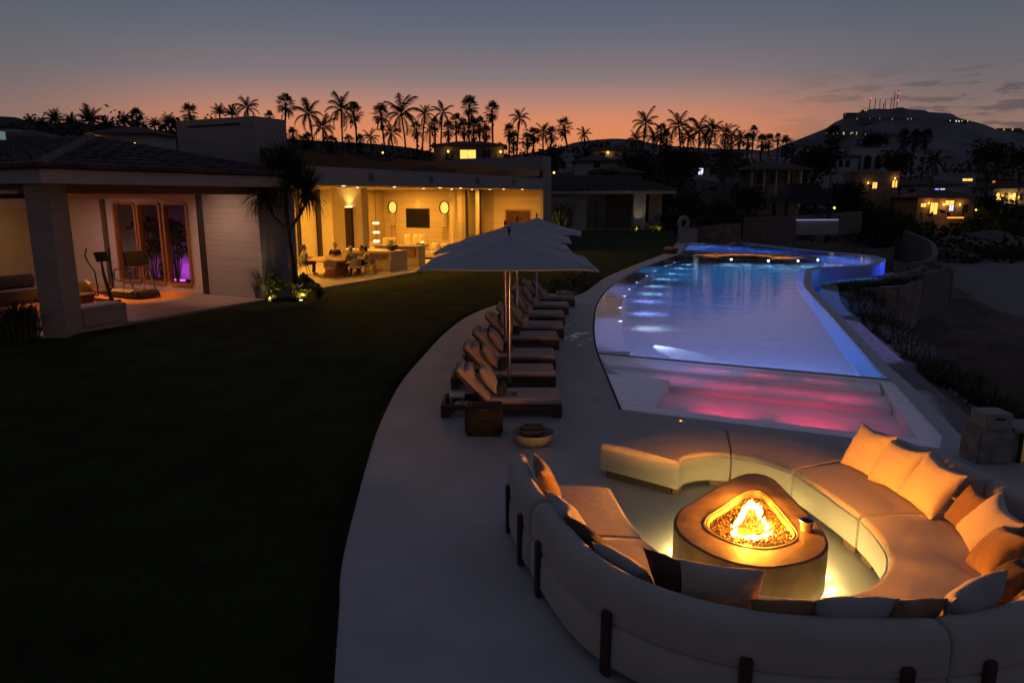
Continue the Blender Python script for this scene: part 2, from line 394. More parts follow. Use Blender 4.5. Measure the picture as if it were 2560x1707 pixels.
# ------------------------------------------------------------------ pool
def offset(poly, dd):
    n = len(poly); out = []
    area = sum(poly[i].x * poly[(i + 1) % n].y - poly[(i + 1) % n].x * poly[i].y for i in range(n))
    sg = 1 if area > 0 else -1
    for i in range(n):
        a, b, c = poly[i - 1], poly[i], poly[(i + 1) % n]
        e1 = (b - a).normalized() if (b - a).length > 1e-6 else (c - b).normalized(); e2 = (c - b).normalized() if (c - b).length > 1e-6 else e1
        nrm = Vector((-(e1.y + e2.y), e1.x + e2.x, 0)) * sg
        if nrm.length < 1e-6: nrm = Vector((-e1.y, e1.x, 0)) * sg
        nrm.normalize(); k = max(.5, nrm.dot(Vector((-e1.y, e1.x, 0)) * sg))
        out.append(b + nrm * dd / k)
    return out
def dedupe(poly):
    out = []
    for p in poly:
        if not out or (p - out[-1]).length > .01: out.append(p)
    if (out[0] - out[-1]).length < .01: out.pop()
    return out
SA, SB = PL[iS], PR[jS]
pool_poly = dedupe(PL[iS:] + PR[:jS + 1])
spa_poly = dedupe(PL[:iS + 1] + PR[jS:])
m_plaster = mat('pale_pool_plaster', (.62, .64, .66), rough=.6, var=.08, scale=3)
m_tile = mat('pool_edge_stone', (.30, .29, .29), rough=.35, var=.2, scale=5)
m_slot = mat('dark_overflow_slot', (.01, .01, .012), rough=.6, var=.1)
def basin(name, poly, depth, off):
    q = offset(poly, off); b = MB(); n = len(q)
    a = [b.v((p.x, p.y, -.012)) for p in q]; c = [b.v((p.x, p.y, depth)) for p in q]
    for k in range(n): b.f([a[k], a[(k + 1) % n], c[(k + 1) % n], c[k]])
    fc = b.f(c); bmesh.ops.triangulate(b.bm, faces=[fc])
    return struct(name, b, m_plaster), q
_, pool_in = basin('pool_basin', pool_poly, -1.35, .05)
_, spa_in = basin('spa_basin', spa_poly, -.95, .05)
sl = MB()   # dark overflow slot round the pool, a real groove between deck and basin
for poly in (pool_poly, spa_poly):
    q = offset(poly, .052); n = len(poly)
    for k in range(n):
        a, b2 = poly[k], poly[(k + 1) % n]; c2, d2 = q[(k + 1) % n], q[k]
        sl.quad((a.x, a.y, -.05), (b2.x, b2.y, -.05), (c2.x, c2.y, -.05), (d2.x, d2.y, -.05))
struct('overflow_channel', sl, m_slot)
def water(name, poly, off, bumps, z=-.02):
    m, nt, b, N, L = nt_new(name)
    setin(b, 'Base Color', (1, 1, 1, 1)); setin(b, 'Transmission Weight', 1); setin(b, 'Roughness', .02); setin(b, 'IOR', 1.333)
    tc = N.new('ShaderNodeTexCoord'); prev = None
    for sc_, st_, ds in bumps:
        mp = N.new('ShaderNodeMapping'); mp.inputs['Scale'].default_value = (.45, 1, 1); L.new(tc.outputs['Object'], mp.inputs[0])
        n = N.new('ShaderNodeTexNoise'); n.inputs['Scale'].default_value = sc_; n.inputs['Detail'].default_value = 3; L.new(mp.outputs[0], n.inputs['Vector'])
        bp = N.new('ShaderNodeBump'); bp.inputs['Strength'].default_value = st_; bp.inputs['Distance'].default_value = ds
        L.new(n.outputs['Fac'], bp.inputs['Height'])
        if prev: L.new(prev.outputs[0], bp.inputs['Normal'])
        prev = bp
    if prev: L.new(prev.outputs[0], b.inputs['Normal'])
    q = offset(poly, off); wm_ = MB(); fc = wm_.f([wm_.v((p.x, p.y, z)) for p in q]); bmesh.ops.triangulate(wm_.bm, faces=[fc])
    for f_ in wm_.bm.faces:
        if f_.normal.z < 0: f_.normal_flip()
    return struct(name, wm_, m, flat=True)
water('pool_water', pool_poly, .053, [(2.2, .22, .04), (9, .22, .010)])
water('spa_water', spa_poly, .053, [(2.2, .12, .03)])
# sun shelf along the left wall, with its lights; bench ledge along the weir
i0 = iS + 1
shelf_o = PL[i0:-6]; n_in = []
for k, p in enumerate(shelf_o):
    a = PL[i0 + k - 1]; b2 = PL[i0 + k + 1]; t = (b2 - a).normalized(); n_in.append(Vector((t.y, -t.x, 0)))
sh = MB(); A = [sh.v((p.x + n.x * .06, p.y + n.y * .06, -.34)) for p, n in zip(shelf_o, n_in)]
B = [sh.v((p.x + n.x * .82, p.y + n.y * .82, -.36)) for p, n in zip(shelf_o, n_in)]
C = [sh.v((p.x + n.x * .86, p.y + n.y * .86, -1.345)) for p, n in zip(shelf_o, n_in)]
for k in range(len(A) - 1):
    sh.f([A[k], A[k + 1], B[k + 1], B[k]]); sh.f([B[k], B[k + 1], C[k + 1], C[k]])
struct('pool_step', sh, m_plaster)
# weir: stone wall top on the right, blue lit ledge inside it
wr = MB(); jw = [k for k in range(len(PR)) if 8 < PR[k].y < 40 and k <= jS]
k0 = min(range(len(PR)), key=lambda i: (PR[i] - Vector((21.4, 42.3, 0))).length)
seg = PR[k0:]
def normals(ps):
    out = []
    for k, p in enumerate(ps):
        t = (ps[min(k + 1, len(ps) - 1)] - ps[max(k - 1, 0)]).normalized(); out.append(Vector((t.y, -t.x, 0)))
    return out
nn = normals(seg)   # path runs towards the viewer: right-hand normal (t.y,-t.x) points to -x side = inward
rings = []
for p, n in zip(seg, nn):
    i1 = p + n * .26; o1 = p - n * .04
    rings.append([(i1.x, i1.y, -.013), (p.x, p.y, -.012), (o1.x, o1.y, -.07), (o1.x, o1.y, -2.4), (i1.x, i1.y, -1.6)])
wr.loft(rings)
struct('pool_wall', wr, mat('wet_weir_stone', (.50, .51, .56), rough=.6, var=.05, scale=4))
led = MB(); kk = [k for k, p in enumerate(seg) if 13.9 < p.y < 36.3]
rings = []
for k in kk:
    p, n = seg[k], nn[k]; wd = .26 + .12 * sstep(34, 16, p.y)
    a = p + n * .28; b2 = p + n * (.28 + wd)
    rings.append([(a.x, a.y, -.30), (b2.x, b2.y, -.30), (b2.x, b2.y, -.42), (a.x, a.y, -.42)])
led.loft(rings)
tag(led.build('underwater_glow_strip', emit('blue_ledge_glow', (.03, .14, .62), .72)), 'long ledge under the water beside the pool weir, blue light put in its colour', 'light strip')  # the blue light on the ledge is put into its emission
# pool lights
def pool_light(i, loc, label, tgt, power, col, dot=4):
    o = MB(); o.lathe([(0.001, .045), (.03, .04), (.05, .015), (.055, -.01)], n=12)
    r = o.build('pool_light', emit('pool_light_lens_%d' % dot, (.85, .92, 1), dot), smooth=True)
    r.location = loc; tag(r, label, 'pool light', 'underwater lights along the pool')
    if power: lamp('SPOT', (loc[0], loc[1], loc[2] - .16), power, col, size=.06, target=tgt, spot=62, blend=.8)
LP = [(3.22, 20.57), (3.59, 22.94), (4.11, 25.35), (4.75, 27.63), (5.5, 30.03), (6.29, 32.29), (7.2, 34.53), (8.14, 36.79), (9.09, 39.06)]
ords = ['nearest', 'second', 'third', 'fourth', 'fifth', 'sixth', 'seventh', 'eighth', 'farthest']
LC = [(.55, .75, 1), (.22, .34, 1), (.20, .26, 1), (.25, .62, 1), (.25, .62, 1), (.25, .65, 1), (.22, .6, 1), (.25, .65, 1), (.3, .7, 1)]
for i, (x, y) in enumerate(LP):
    k = min(range(len(PL)), key=lambda q: (PL[q] - Vector((x, y, 0))).length); t = (PL[min(k + 1, len(PL) - 1)] - PL[k - 1]).normalized(); nrm = Vector((t.y, -t.x, 0))
    b = PL[k] + nrm * .80
    pool_light(i, (b.x, b.y, -.345), 'small white pool light on the step, %s in the row from the fire lounge' % ords[i], None, 0, None)
    s0 = PL[k] + nrm * .93; s1 = s0 + nrm * .62
    lamp('SPOT', (s0.x, s0.y, -.50), (110, 210, 210, 140, 140, 140, 140, 140, 140)[i], LC[i], size=.28, target=(s1.x, s1.y, -1.35), spot=54, blend=1)
# broad light added to brighten the water: spots at the separating wall
sd = (SB - SA).normalized(); sn = Vector((-sd.y, sd.x, 0))
for f_, pw in ((.2, 60), (.5, 130), (.78, 130)):
    p = SA.lerp(SB, f_) + sn * .2
    q = p + sn * 6
    lamp('SPOT', (p.x, p.y, -.75), pw, (.14, .30, 1), size=.08, target=(q.x, q.y, -1.5), spot=120, blend=1)
lamp('SPOT', (3.55, 18.45, -1.02), 190, (.45, .62, 1), size=.02, target=(3.98, 17.55, -1.35), spot=34, blend=.3)
def pool_fill(x, y, sx_, sy_, rz, pw, col): lamp('AREA', (x, y, -.07), pw, col, size=sx_, size_y=sy_, rot=(0, 0, rad(rz)))
pool_fill(6.4, 18.4, 9, 7.0, 20, 105, (.30, .30, .88)); pool_fill(8.6, 25.5, 9, 8.0, 12, 130, (.13, .27, 1)); pool_fill(11.2, 33.5, 9, 8.0, 24, 150, (.045, .34, 1)); pool_fill(19.0, 40.6, 3.2, 5, 20, 75, (.12, .26, 1)); pool_fill(15.0, 48.5, 4.5, 8, 20, 100, (.045, .18, 1))  # added fill lamps below the surface, in place of sky light on the floor
# spa benches with red light
m_spa = mat('spa_plaster', (.55, .53, .55), rough=.6, var=.1, scale=5)
sp_dir = (Vector((6.3, 9.36, 0)) - Vector((1.8, 11.33, 0))).normalized(); sp_n = Vector((-sp_dir.y, sp_dir.x, 0))
S0 = Vector((1.8, 11.33, 0)); SL = (Vector((6.3, 9.36, 0)) - S0).length
def spa_pt(a, b): return S0 + sp_dir * a + sp_n * b       # a along front edge, b towards the pool
def spa_poly_mesh(name, ab, z):
    q = MB(); pp = [spa_pt(a_, b_) for a_, b_ in ab]; q.prism([(p.x, p.y) for p in pp], -.955, z, bot=False); return q.build(name, m_spa, kind='structure')
spa_poly_mesh('spa_ledge', [(.06, .06), (4.88, .06), (5.0, .75), (4.42, .55), (4.0, .5), (.5, .5), (-.15, .5)], -.12)
spa_poly_mesh('spa_ledge', [(-.22, .52), (.48, .52), (.35, 2.48), (-.98, 2.48)], -.125)
spa_poly_mesh('spa_ledge', [(4.44, .57), (4.98, .76), (4.62, 4.0), (4.15, 4.0), (4.28, 2.4)], -.14)
spa_poly_mesh('spa_bench', [(-.32, 2.5), (4.25, 2.5), (4.2, 3.38), (-1.2, 3.38)], -.55)
spa_poly_mesh('spa_bench', [(-1.2, 3.40), (4.13, 3.40), (4.13, 4.05), (-1.55, 4.05)], -.28)
m_jet = mat('spa_jet_ring', (.7, .68, .68), rough=.3, var=.05)
jl = ['left of the lit red floor', 'in the middle of the red floor', 'near the right corner of the red floor', 'small, between the left and middle ones on the red floor', 'small, between the middle and right ones on the red floor', 'on the lower red bench', 'on the left of the upper red bench', 'in the middle of the upper red bench', 'on the right of the upper red bench']
for i, (a, b, z, sz) in enumerate([(1.2, 2.0, -.945, 1.2), (2.43, 1.85, -.945, 1.4), (3.55, 1.95, -.945, 1.2), (1.75, 2.1, -.945, .8), (3.0, 1.95, -.945, .8), (1.85, 2.95, -.545, 1.2), (1.25, 3.75, -.272, 1), (2.0, 3.75, -.272, 1), (2.85, 3.75, -.272, 1)]):
    p = spa_pt(a, b); j = MB(); j.lathe([(.055 * sz, 0), (.11 * sz, .0), (.12 * sz, .012), (.075 * sz, .02), (.055 * sz, .008)], n=18, cap=False); j.lathe([(.0, .006), (.05 * sz, .006)], n=14, cap=False)
    o = j.build('spa_jet', m_jet, smooth=True); o.location = (p.x, p.y, z); tag(o, 'round spa jet ' + jl[i], 'spa jet', 'round jets in the spa')
RED = (1, .015, .085)
for a in (1.5, 2.95):
    p = spa_pt(a, .60); q = spa_pt(a + .05, 1.55); lamp('SPOT', (p.x, p.y, -.42), 105, RED, size=.03, target=(q.x, q.y, -.95), spot=76, blend=1)
ra = math.atan2(sp_dir.y, sp_dir.x)
def red_bar(a0, a1, b, z, w_, pw, spr):
    p = spa_pt((a0 + a1) / 2, b); lamp('AREA', (p.x, p.y, z), pw * .40, RED, size=a1 - a0, size_y=w_, rot=(0, 0, ra), spread=spr)
for a, b, z, pw, w_ in ((.4, 2.95, -.14, 1.6, .7), (1.45, 2.85, -.14, 3.2, .9), (2.5, 2.95, -.14, 2.6, .8), (3.45, 2.85, -.14, 3.4, .8), (.9, 3.75, -.06, .9, .8), (2.0, 3.72, -.06, 1.1, .7), (3.1, 3.72, -.06, .9, .8), (4.15, 1.7, -.3, .8, .3), (.45, 1.9, -.3, .5, .3)):
    p = spa_pt(a, b); lamp('AREA', (p.x, p.y, z), pw * .40, RED, size=w_, size_y=.12, rot=(0, 0, ra), spread=125)
pc_ = spa_pt(1.7, 2.1); lamp('AREA', (pc_.x, pc_.y, -.05), 15.5, (.64, .58, .98), size=6.6, size_y=3.9, rot=(0, 0, math.atan2(sp_dir.y, sp_dir.x)))  # added fill lamp under the spa water, lifting benches and ledges
# walk beyond the weir, catch basin, planted bank
wk_out = [(12.1, 8.6), (7.3, 9.3), (7.75, 11.3), (8.75, 15.04), (10.1, 19.76), (11.25, 23.56), (12.2, 26.03), (13.3, 28.52), (13.9, 30.0), (15.1, 31.1), (19, 33.2), (23.3, 37.3)]
wk_in = [(12.1, 9.2), (6.34, 9.36), (6.75, 10.0), (8.17, 15.04), (9.85, 20.6), (10.85, 24.2), (11.6, 26.2), (12.46, 28.25), (13.26, 29.94), (14.07, 30.9), (18.4, 34.0), (22.4, 38.0)]
wi = [p - n * .045 for p, n in zip(seg, nn) if p.y < 26.5][::-1] + smooth_path([(x, y, 0) for x, y in wk_in[7:]], 4); wo = smooth_path([(x, y, 0) for x, y in wk_out[1:]], 4)
wk = MB(); n_ = 60; wi = resample(wi, n_); wo = resample(wo, n_)
wk.loft([[(a.x, a.y, -.165), (b.x, b.y, -.165), (b.x, b.y, -2.6), (a.x, a.y, -2.6)] for a, b in zip(wi, wo)])
struct('path', wk, mat('rough_basalt_paving', (.17, .155, .16), rough=.8, var=.35, scale=5, bump=.5, bscale=14))
cb = MB(); cb.prism([(11.2, 26), (12.3, 28.2), (13.1, 30), (14.0, 31.0), (18.3, 34.1), (22.3, 38.1), (23.2, 40), (22.6, 41.8), (21.5, 41), (18.6, 36.7), (16.7, 35.9), (15.2, 35), (13.9, 33), (12.6, 30), (11.6, 27.8)], -1.05, -.95)
struct('pool_gutter', cb, mat('blue_basin_tile', (.03, .06, .30), rough=.25, var=.3, scale=8))
for (x, y, pw, sz) in ((12.75, 30.2, 22, .05), (14.3, 32.9, 9, .1), (17, 34.6, 9, .1), (21.9, 40.0, 34, .1), (20.0, 37.3, 10, .1)):
    lamp('POINT', (x, y, -.62), pw, (.008, .07, 1), size=sz)
# low wall round the far right of the pool
fw = MB(); fp = smooth_path([(14.0, 58.2, 0), (16.6, 57.5, 0), (17.9, 54.7, 0), (19.1, 50.2, 0), (20.4, 46.4, 0), (21.9, 42.7, 0)], 4); fn = normals(fp)
fw.loft([[(p.x - n.x * .05, p.y - n.y * .05, -.03), (p.x - n.x * .35, p.y - n.y * .35, -.03), (p.x - n.x * .35, p.y - n.y * .35, -2.5), (p.x - n.x * .05, p.y - n.y * .05, -2.5)] for p, n in zip(fp, fn)])
struct('pool_wall', fw, MATS['wet_weir_stone'])
# steps with light lines and sunk loungers at the far end
for i, (x0, y0, x1, y1) in enumerate([(14.21, 56.6, 15.38, 56.5), (13.5, 54.14, 14.7, 54.05), (12.74, 51.28, 14.89, 51.1), (11.89, 48.4, 13.2, 48.25)]):
    m_ = MB(); dvec = Vector((x1 - x0, y1 - y0, 0)); a_ = math.atan2(dvec.y, dvec.x)
    m_.box(((x0 + x1) / 2, (y0 + y1) / 2, -.16), (dvec.length, .22, .06), rz=a_)
    tag(m_.build('underwater_glow_strip', emit('pale_blue_strip', (.30, .48, 1), 1.6)), 'pale blue light line on the far pool steps, %s from the terrace end' % ['topmost', 'second', 'third', 'lowest'][i], 'light strip', 'light lines on the far pool steps')
m_white = mat('white_resin', (.62, .62, .64), rough=.4, var=.05)
for i, (x, y) in enumerate(((15.2, 51.6), (16.2, 50.2))):
    c = thing('pool_lounger', 'white lounger standing in the far shallow water, ' + ('nearer the light lines' if i == 0 else 'farther from the light lines'), 'pool lounger', (x, y, -.3), rad(-35), 'loungers in the shallow water')
    b_ = MB(); b_.grid(lambda u, v: (-.9 + 1.8 * u, -.33 + .66 * v, .22 + .12 * cos(u * 2 * PI) + .55 * max(0, u - .62) ** 1.1), 24, 2); o = b_.build('seat', m_white, c, smooth=True); sm = o.modifiers.new('thickness', 'SOLIDIFY'); sm.thickness = .06
for x, y, pw in ((13.6, 52, 180), (15.6, 50, 160), (17.3, 47.5, 150), (19.5, 43, 150), (19.6, 40.3, 120), (17.2, 37.6, 120)):
    lamp('SPOT', (x, y, -.12), pw * .5, (.05, .16, 1), size=.2, target=(x, y, -3), spot=160, blend=1)  # added downward spots filling the far shallows and the basin side

# sunken oval lounge in the pool
ov_c = Vector((14.1, 42.3, 0)); ovax = (3.85, 2.35); ova = rad(-22)
def oval(k, zz, a): return Vector((ov_c.x + k * ovax[0] * cos(a) * cos(ova) - k * ovax[1] * sin(a) * sin(ova), ov_c.y + k * ovax[0] * cos(a) * sin(ova) + k * ovax[1] * sin(a) * cos(ova), zz))
ow = MB(); ow.loft([[oval(k, zz, 2 * PI * i / 48) for i in range(48)] for k, zz in ((1.04, -1.34), (1.04, .0), (.99, .0), (.99, -.7))], cap=False)
struct('pool_wall', ow, mat('dark_oval_stone', (.08, .075, .075), rough=.4, var=.2, scale=5))
of = MB(); of.loft([[oval(k, zz, 2 * PI * i / 48) for i in range(48)] for k, zz in ((.995, -.66), (.01, -.66))], cap=False); struct('terrace_floor', of, m_deck)
ot = thing('curved_sofa', 'curved banquette lining the sunken oval lounge in the pool', 'sofa', (14.1, 42.3, -.65))
os_ = MB(); os_.loft([[oval(.97, -.65, a), oval(.97, -.25, a), oval(.72, -.25, a), oval(.72, -.65, a)] for a in [rad(-40 + 4.6 * i) for i in range(56)]], cap=True); os_.build('seat', mat('oval_seat_fabric', (.4, .33, .27), var=.1), ot, world=True)
os2 = MB(); os2.loft([[oval(.985, -.62, a), oval(.985, -.03, a), oval(.94, -.03, a), oval(.93, -.62, a)] for a in [rad(-45 + 5 * i) for i in range(54)]], cap=True); os2.build('backrest', mat('ochre_back_cushion', (.60, .44, .28), var=.08), ot, world=True, smooth=True, ang=40)
for i in range(13):
    a = rad(-28 + 18.5 * i + RND.uniform(-3, 3)); p = oval(.885, 0, a); w_ = RND.uniform(.4, .75); h_ = RND.uniform(.34, .46); q = MB(); q.box((0, 0, 0), (.16, w_, h_), bev=.03)
    o = q.build('back_cushion', MATS['ochre_back_cushion'] if i % 3 == 1 else mat('brown_back_cushion', (.085, .055, .04), var=.2), None, smooth=True)
    o.parent = ot; o.location = (p.x - 14.1, p.y - 42.3, .65 - .27); o.rotation_euler = (RND.uniform(-.1, .1), -.12, math.atan2(p.y - ov_c.y, p.x - ov_c.x))
for a in (10, 60, 100, 140, 175, 330):
    p = oval(.35, .12, rad(a)); lamp('SPOT', (p.x, p.y, -.10), 120, (1, .42, .08), size=.1, target=(p.x * 1.0 + (p.x - 14.1) * .8, p.y + (p.y - 42.3) * .8 + .3, -.30), spot=130, blend=1)
for i, ((x, y), nm) in enumerate(zip([(12.48, 40.3), (14.3, 39.45), (15.91, 39.35), (17.29, 40.0)], ('leftmost', 'second from the left', 'third from the left', 'rightmost'))):
    o = MB(); o.lathe([(.001, .05), (.04, .04), (.055, .01), (.06, -.02)], n=12)
    r = o.build('pool_light', emit('bright_pool_lens', (.75, .9, 1), 6), smooth=True); r.location = (x, y - .1, -.015); tag(r, 'bright white light at the rim of the sunken lounge, ' + nm, 'pool light', 'bright lights along the sunken lounge')
    lamp('SPOT', (x, y - .45, -.3), 170, (.3, .7, 1), size=.05, target=(x - .2, y - 3, -1.35), spot=100, blend=.8)
# ================================================================== FIRE LOUNGE
m_sofa = mat('oat_outdoor_fabric', (.50, .44, .38), rough=.95, var=.06, scale=2.5, bump=.35, bscale=260, bdist=.003, sheen=.2)
nt_ = m_sofa.node_tree; b_ = nt_.nodes['Principled BSDF']; pn_ = b_.inputs['Normal'].links[0].from_node
tcs = nt_.nodes.new('ShaderNodeTexCoord'); mps = nt_.nodes.new('ShaderNodeMapping'); mps.inputs['Scale'].default_value = (1.2, 1.2, 3.5); nt_.links.new(tcs.outputs['Object'], mps.inputs[0])
ns = nt_.nodes.new('ShaderNodeTexNoise'); ns.inputs['Scale'].default_value = 3.2; ns.inputs['Detail'].default_value = 4; ns.inputs['Distortion'].default_value = .8; nt_.links.new(mps.outputs[0], ns.inputs['Vector'])
bs2 = nt_.nodes.new('ShaderNodeBump'); bs2.inputs['Strength'].default_value = .28; bs2.inputs['Distance'].default_value = .035; nt_.links.new(ns.outputs['Fac'], bs2.inputs['Height']); nt_.links.new(pn_.outputs[0], bs2.inputs['Normal']); nt_.links.new(bs2.outputs[0], b_.inputs['Normal'])
m_dwood = woodmat('dark_teak', (.060, .026, .016), rough=.5, axis=2)
m_plinth = woodmat('bronze_teak_foot', (.16, .085, .045), rough=.5, axis=0)
SOFA = [
 ('ottoman_section', 'backless curved end section of the round outdoor sofa, farthest left by the pool', [(1.97, 7.85), (2.12, 8.05), (2.38, 8.15), (2.67, 8.11)], [(1.10, 8.50), (1.68, 9.0), (2.35, 9.25), (2.92, 9.21)], False),
 ('ottoman_section', 'backless curved section of the round outdoor sofa in front of the red spa', [(2.67, 8.11), (2.97, 7.93), (3.22, 7.61)], [(2.92, 9.21), (3.65, 8.98), (4.36, 8.05)], False),
 ('sofa_section', 'straight backed section of the round outdoor sofa under three big cream cushions', [(3.22, 7.61), (3.33, 7.02), (3.41, 6.43)], [(4.42, 8.0), (4.70, 7.2), (4.85, 6.5)], True),
 ('sofa_section', 'tightly curved corner section of the round outdoor sofa at the right edge', [(3.41, 6.43), (3.405, 6.16), (3.34, 5.80), (3.24, 5.56), (3.09, 5.36), (2.85, 5.15), (2.52, 4.99)], [(4.85, 6.5), (4.87, 6.0), (4.74, 5.5), (4.45, 4.98), (4.0, 4.53), (3.45, 4.2), (2.86, 4.04)], True),
 ('sofa_section', 'long curved section of the round outdoor sofa with its back to the viewer', [(2.52, 4.99), (1.96, 5.07), (1.55, 5.34), (1.37, 5.62), (1.22, 5.97)], [(2.84, 4.03), (1.75, 4.08), (1.0, 4.40), (.50, 4.98), (.17, 5.99)], True),
 ('sofa_section', 'left end section of the round outdoor sofa facing the pool', [(1.22, 5.97), (1.13, 6.5), (1.07, 7.12)], [(.155, 6.03), (.02, 6.6), (-.05, 7.22)], True)]
def profile_rings(I, O, prof, r=.05, ends=True):
    """loft a rounded section between inner path I and outer path O. prof: list of (f, d, z): f 0 inner / 1 outer, d metres offset towards outer"""
    rings = []
    n = len(I)
    Ln = [0]
    for a, b in zip(I, I[1:]): Ln.append(Ln[-1] + (b - a).length)
    tot = Ln[-1]
    cz = sum(p[2] for p in prof) / len(prof); cx = sum(p[0] for p in prof) / len(prof)
    for i in range(n):
        t = (O[i] - I[i]); wdt = t.length; t.normalize()
        k = 0.0
        rings.append((i, 0)); 
    out = []
    for i in range(n):
        t = (O[i] - I[i]); wdt = t.length; t.normalize()
        ins = r if (i == 0 or i == n - 1) and ends else 0
        ring = []
        for f, dd, z in prof:
            x = f * wdt + dd
            zc = lerp(z, cz, 0)
            ring.append((x, z))
        if ins:
            xs_ = [q[0] for q in ring]; zs_ = [q[1] for q in ring]; x0, x1, z0, z1 = min(xs_), max(xs_), min(zs_), max(zs_)
            ring = [(lerp(x, (x0 + x1) / 2, ins * .8 / max(.05, (x1 - x0) / 2)), lerp(z, (z0 + z1) / 2, ins * .8 / ((z1 - z0) / 2))) for x, z in ring]
        out.append([(I[i].x + t.x * x, I[i].y + t.y * x, z) for x, z in ring])
    return out
def arc(cx, cz, r, a0, a1, n=4):
    return [(cx + r * cos(rad(a0 + (a1 - a0) * i / n)), cz + r * sin(rad(a0 + (a1 - a0) * i / n))) for i in range(n + 1)]
def path_end(ps, e=.03):
    """insert points close to both ends so the ends round off"""
    a = ps[0].lerp(ps[1], min(.4, e / (ps[1] - ps[0]).length)); b = ps[-1].lerp(ps[-2], min(.4, e / (ps[-1] - ps[-2]).length))
    return [ps[0], a] + ps[1:-1] + [b, ps[-1]]
slat_at = {2: [(4.73, 7.55), (4.86, 6.75)], 3: [(4.88, 5.9), (4.55, 5.05), (4.02, 4.47), (3.13, 4.06)], 4: [(2.57, 3.98), (1.545, 4.085), (.705, 4.68), (.235, 5.66)], 5: [(.085, 6.27), (.0, 6.95)]}
for si, (nm, lab, ip, op, back) in enumerate(SOFA):
    n = 26
    I = path_end(resample(smooth_path([(x, y, 0) for x, y in ip], 8), n)); O = path_end(resample(smooth_path([(x, y, 0) for x, y in op], 8), n))
    c = (I[n // 2] + O[n // 2]) / 2
    root = thing(nm, lab, 'outdoor sofa', (c.x, c.y, 0), group='sections of the round outdoor sofa')
    z0, z1 = .075, .43; r = .06; top = -.17 if back else 0
    prof = [(0, .01, z0), (0, 0, z0 + .02)] + [(0, x, z) for x, z in arc(r, z1 - r, r, 180, 90, 5)]
    prof += [(.25, 0, z1 + .012), (.5, 0, z1 + .016), (.75, top * .5, z1 + .012)]
    prof += [(1, top + x, z) for x, z in arc(-r, z1 - r, r, 90, 0, 5)] + [(1, top, z0 + .02), (1, top - .01, z0)]
    s = MB(); s.loft(profile_rings(I, O, prof)); s.build('seat', m_sofa, root, world=True, smooth=True, ang=60)
    pp = MB(); q = [(I[i].x, I[i].y, z1 - .012) for i in range(n + 3)]; t_ = [I[i] - (O[i] - I[i]).normalized() * .003 for i in range(n + 3)]
    pp.tube([(p.x, p.y, z1 - r * .9) for p in t_[1:-1]], .006, 6); pp.build('piping', m_sofa, root, world=True, smooth=True)
    if back:
        th = .215; zt = .785
        bp = [(1, -th, .30), (1, -th + .005, zt - .1)] + [(1, x, z) for x, z in [(-th + .01, zt - .05), (-th + .035, zt - .018), (-th + .08, zt), (-th + .13, zt - .006), (-.05, zt - .03), (-.018, zt - .07), (-.004, zt - .12), (0, zt - .25), (.002, .452), (-.006, .434), (-.026, .42), (-.006, .406), (.004, .39), (.012, .25), (.012, .1), (0, .075)]] + [(1, -th + .04, .075), (1, -th + .03, .28)]
        b = MB(); b.loft(profile_rings(I, O, bp, r=.03)); b.build('backrest', m_sofa, root, world=True, smooth=True, ang=60)
        for x, y in slat_at[si]:
            k = min(range(len(O)), key=lambda i: (O[i] - Vector((x, y, 0))).length); t = (O[min(k + 1, len(O) - 1)] - O[max(k - 1, 0)]).normalized(); nrm = (O[k] - I[k]).normalized()
            p = O[k] + nrm * .02; an = math.atan2(t.y, t.x); q = MB()
            q.box((p.x, p.y, .265), (.088, .05, .53), rz=an)
            q.build('leg', m_dwood, root, world=True, bev=.018)
    # recessed plinth and feet
    pl_ = MB(); pl_.loft(profile_rings(I, O, [(0, .1, .0), (0, .1, .08), (1, -.12, .08), (1, -.12, .0)], ends=False)); pl_.build('plinth', mat('plinth_dark_board', (.06, .045, .03), var=.2), root, world=True)
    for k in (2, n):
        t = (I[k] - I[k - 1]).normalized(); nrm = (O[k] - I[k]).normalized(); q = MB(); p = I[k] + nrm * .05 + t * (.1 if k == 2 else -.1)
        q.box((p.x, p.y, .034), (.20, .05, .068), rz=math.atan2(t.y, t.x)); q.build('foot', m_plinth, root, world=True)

# ------------------------------------------------------------------ fire table
FT = [(1.53, 6.18), (1.63, 6.44), (1.84, 6.68), (2.21, 7.06), (2.5, 7.33), (2.66, 7.41), (2.79, 7.38), (2.87, 7.24), (2.88, 6.9), (2.885, 6.5), (2.89, 6.15), (2.86, 5.9), (2.76, 5.66), (2.55, 5.47), (2.26, 5.36), (2.05, 5.35), (1.79, 5.47), (1.60, 5.72), (1.52, 5.95)]
FB = [(1.81, 6.17), (1.89, 6.32), (2.06, 6.50), (2.3, 6.76), (2.46, 6.91), (2.56, 6.93), (2.625, 6.86), (2.64, 6.63), (2.645, 6.3), (2.63, 6.0), (2.57, 5.85), (2.42, 5.73), (2.21, 5.67), (2.01, 5.73), (1.87, 5.88), (1.80, 6.03)]
cf_ = Vector((2.31, 6.27, 0))
def closed(pts, n): 
    q = smooth_path([(x, y, 0) for x, y in pts], 8, closed=True); q.append(q[0])
    out = []
    for i in range(n):
        a = 2 * PI * i / n; d = Vector((cos(a), sin(a), 0)); best = None
        for p, r_ in zip(q, q[1:]):
            e = r_ - p; den = d.x * e.y - d.y * e.x
            if abs(den) < 1e-9: continue
            w0 = p - cf_; t = (w0.x * e.y - w0.y * e.x) / den; u = (w0.x * d.y - w0.y * d.x) / den
            if t > 0 and -1e-6 <= u <= 1 + 1e-6: best = t
        out.append(cf_ + d * best)
    return out
NF = 72
fo, fb = closed(FT, NF), closed(FB, NF)
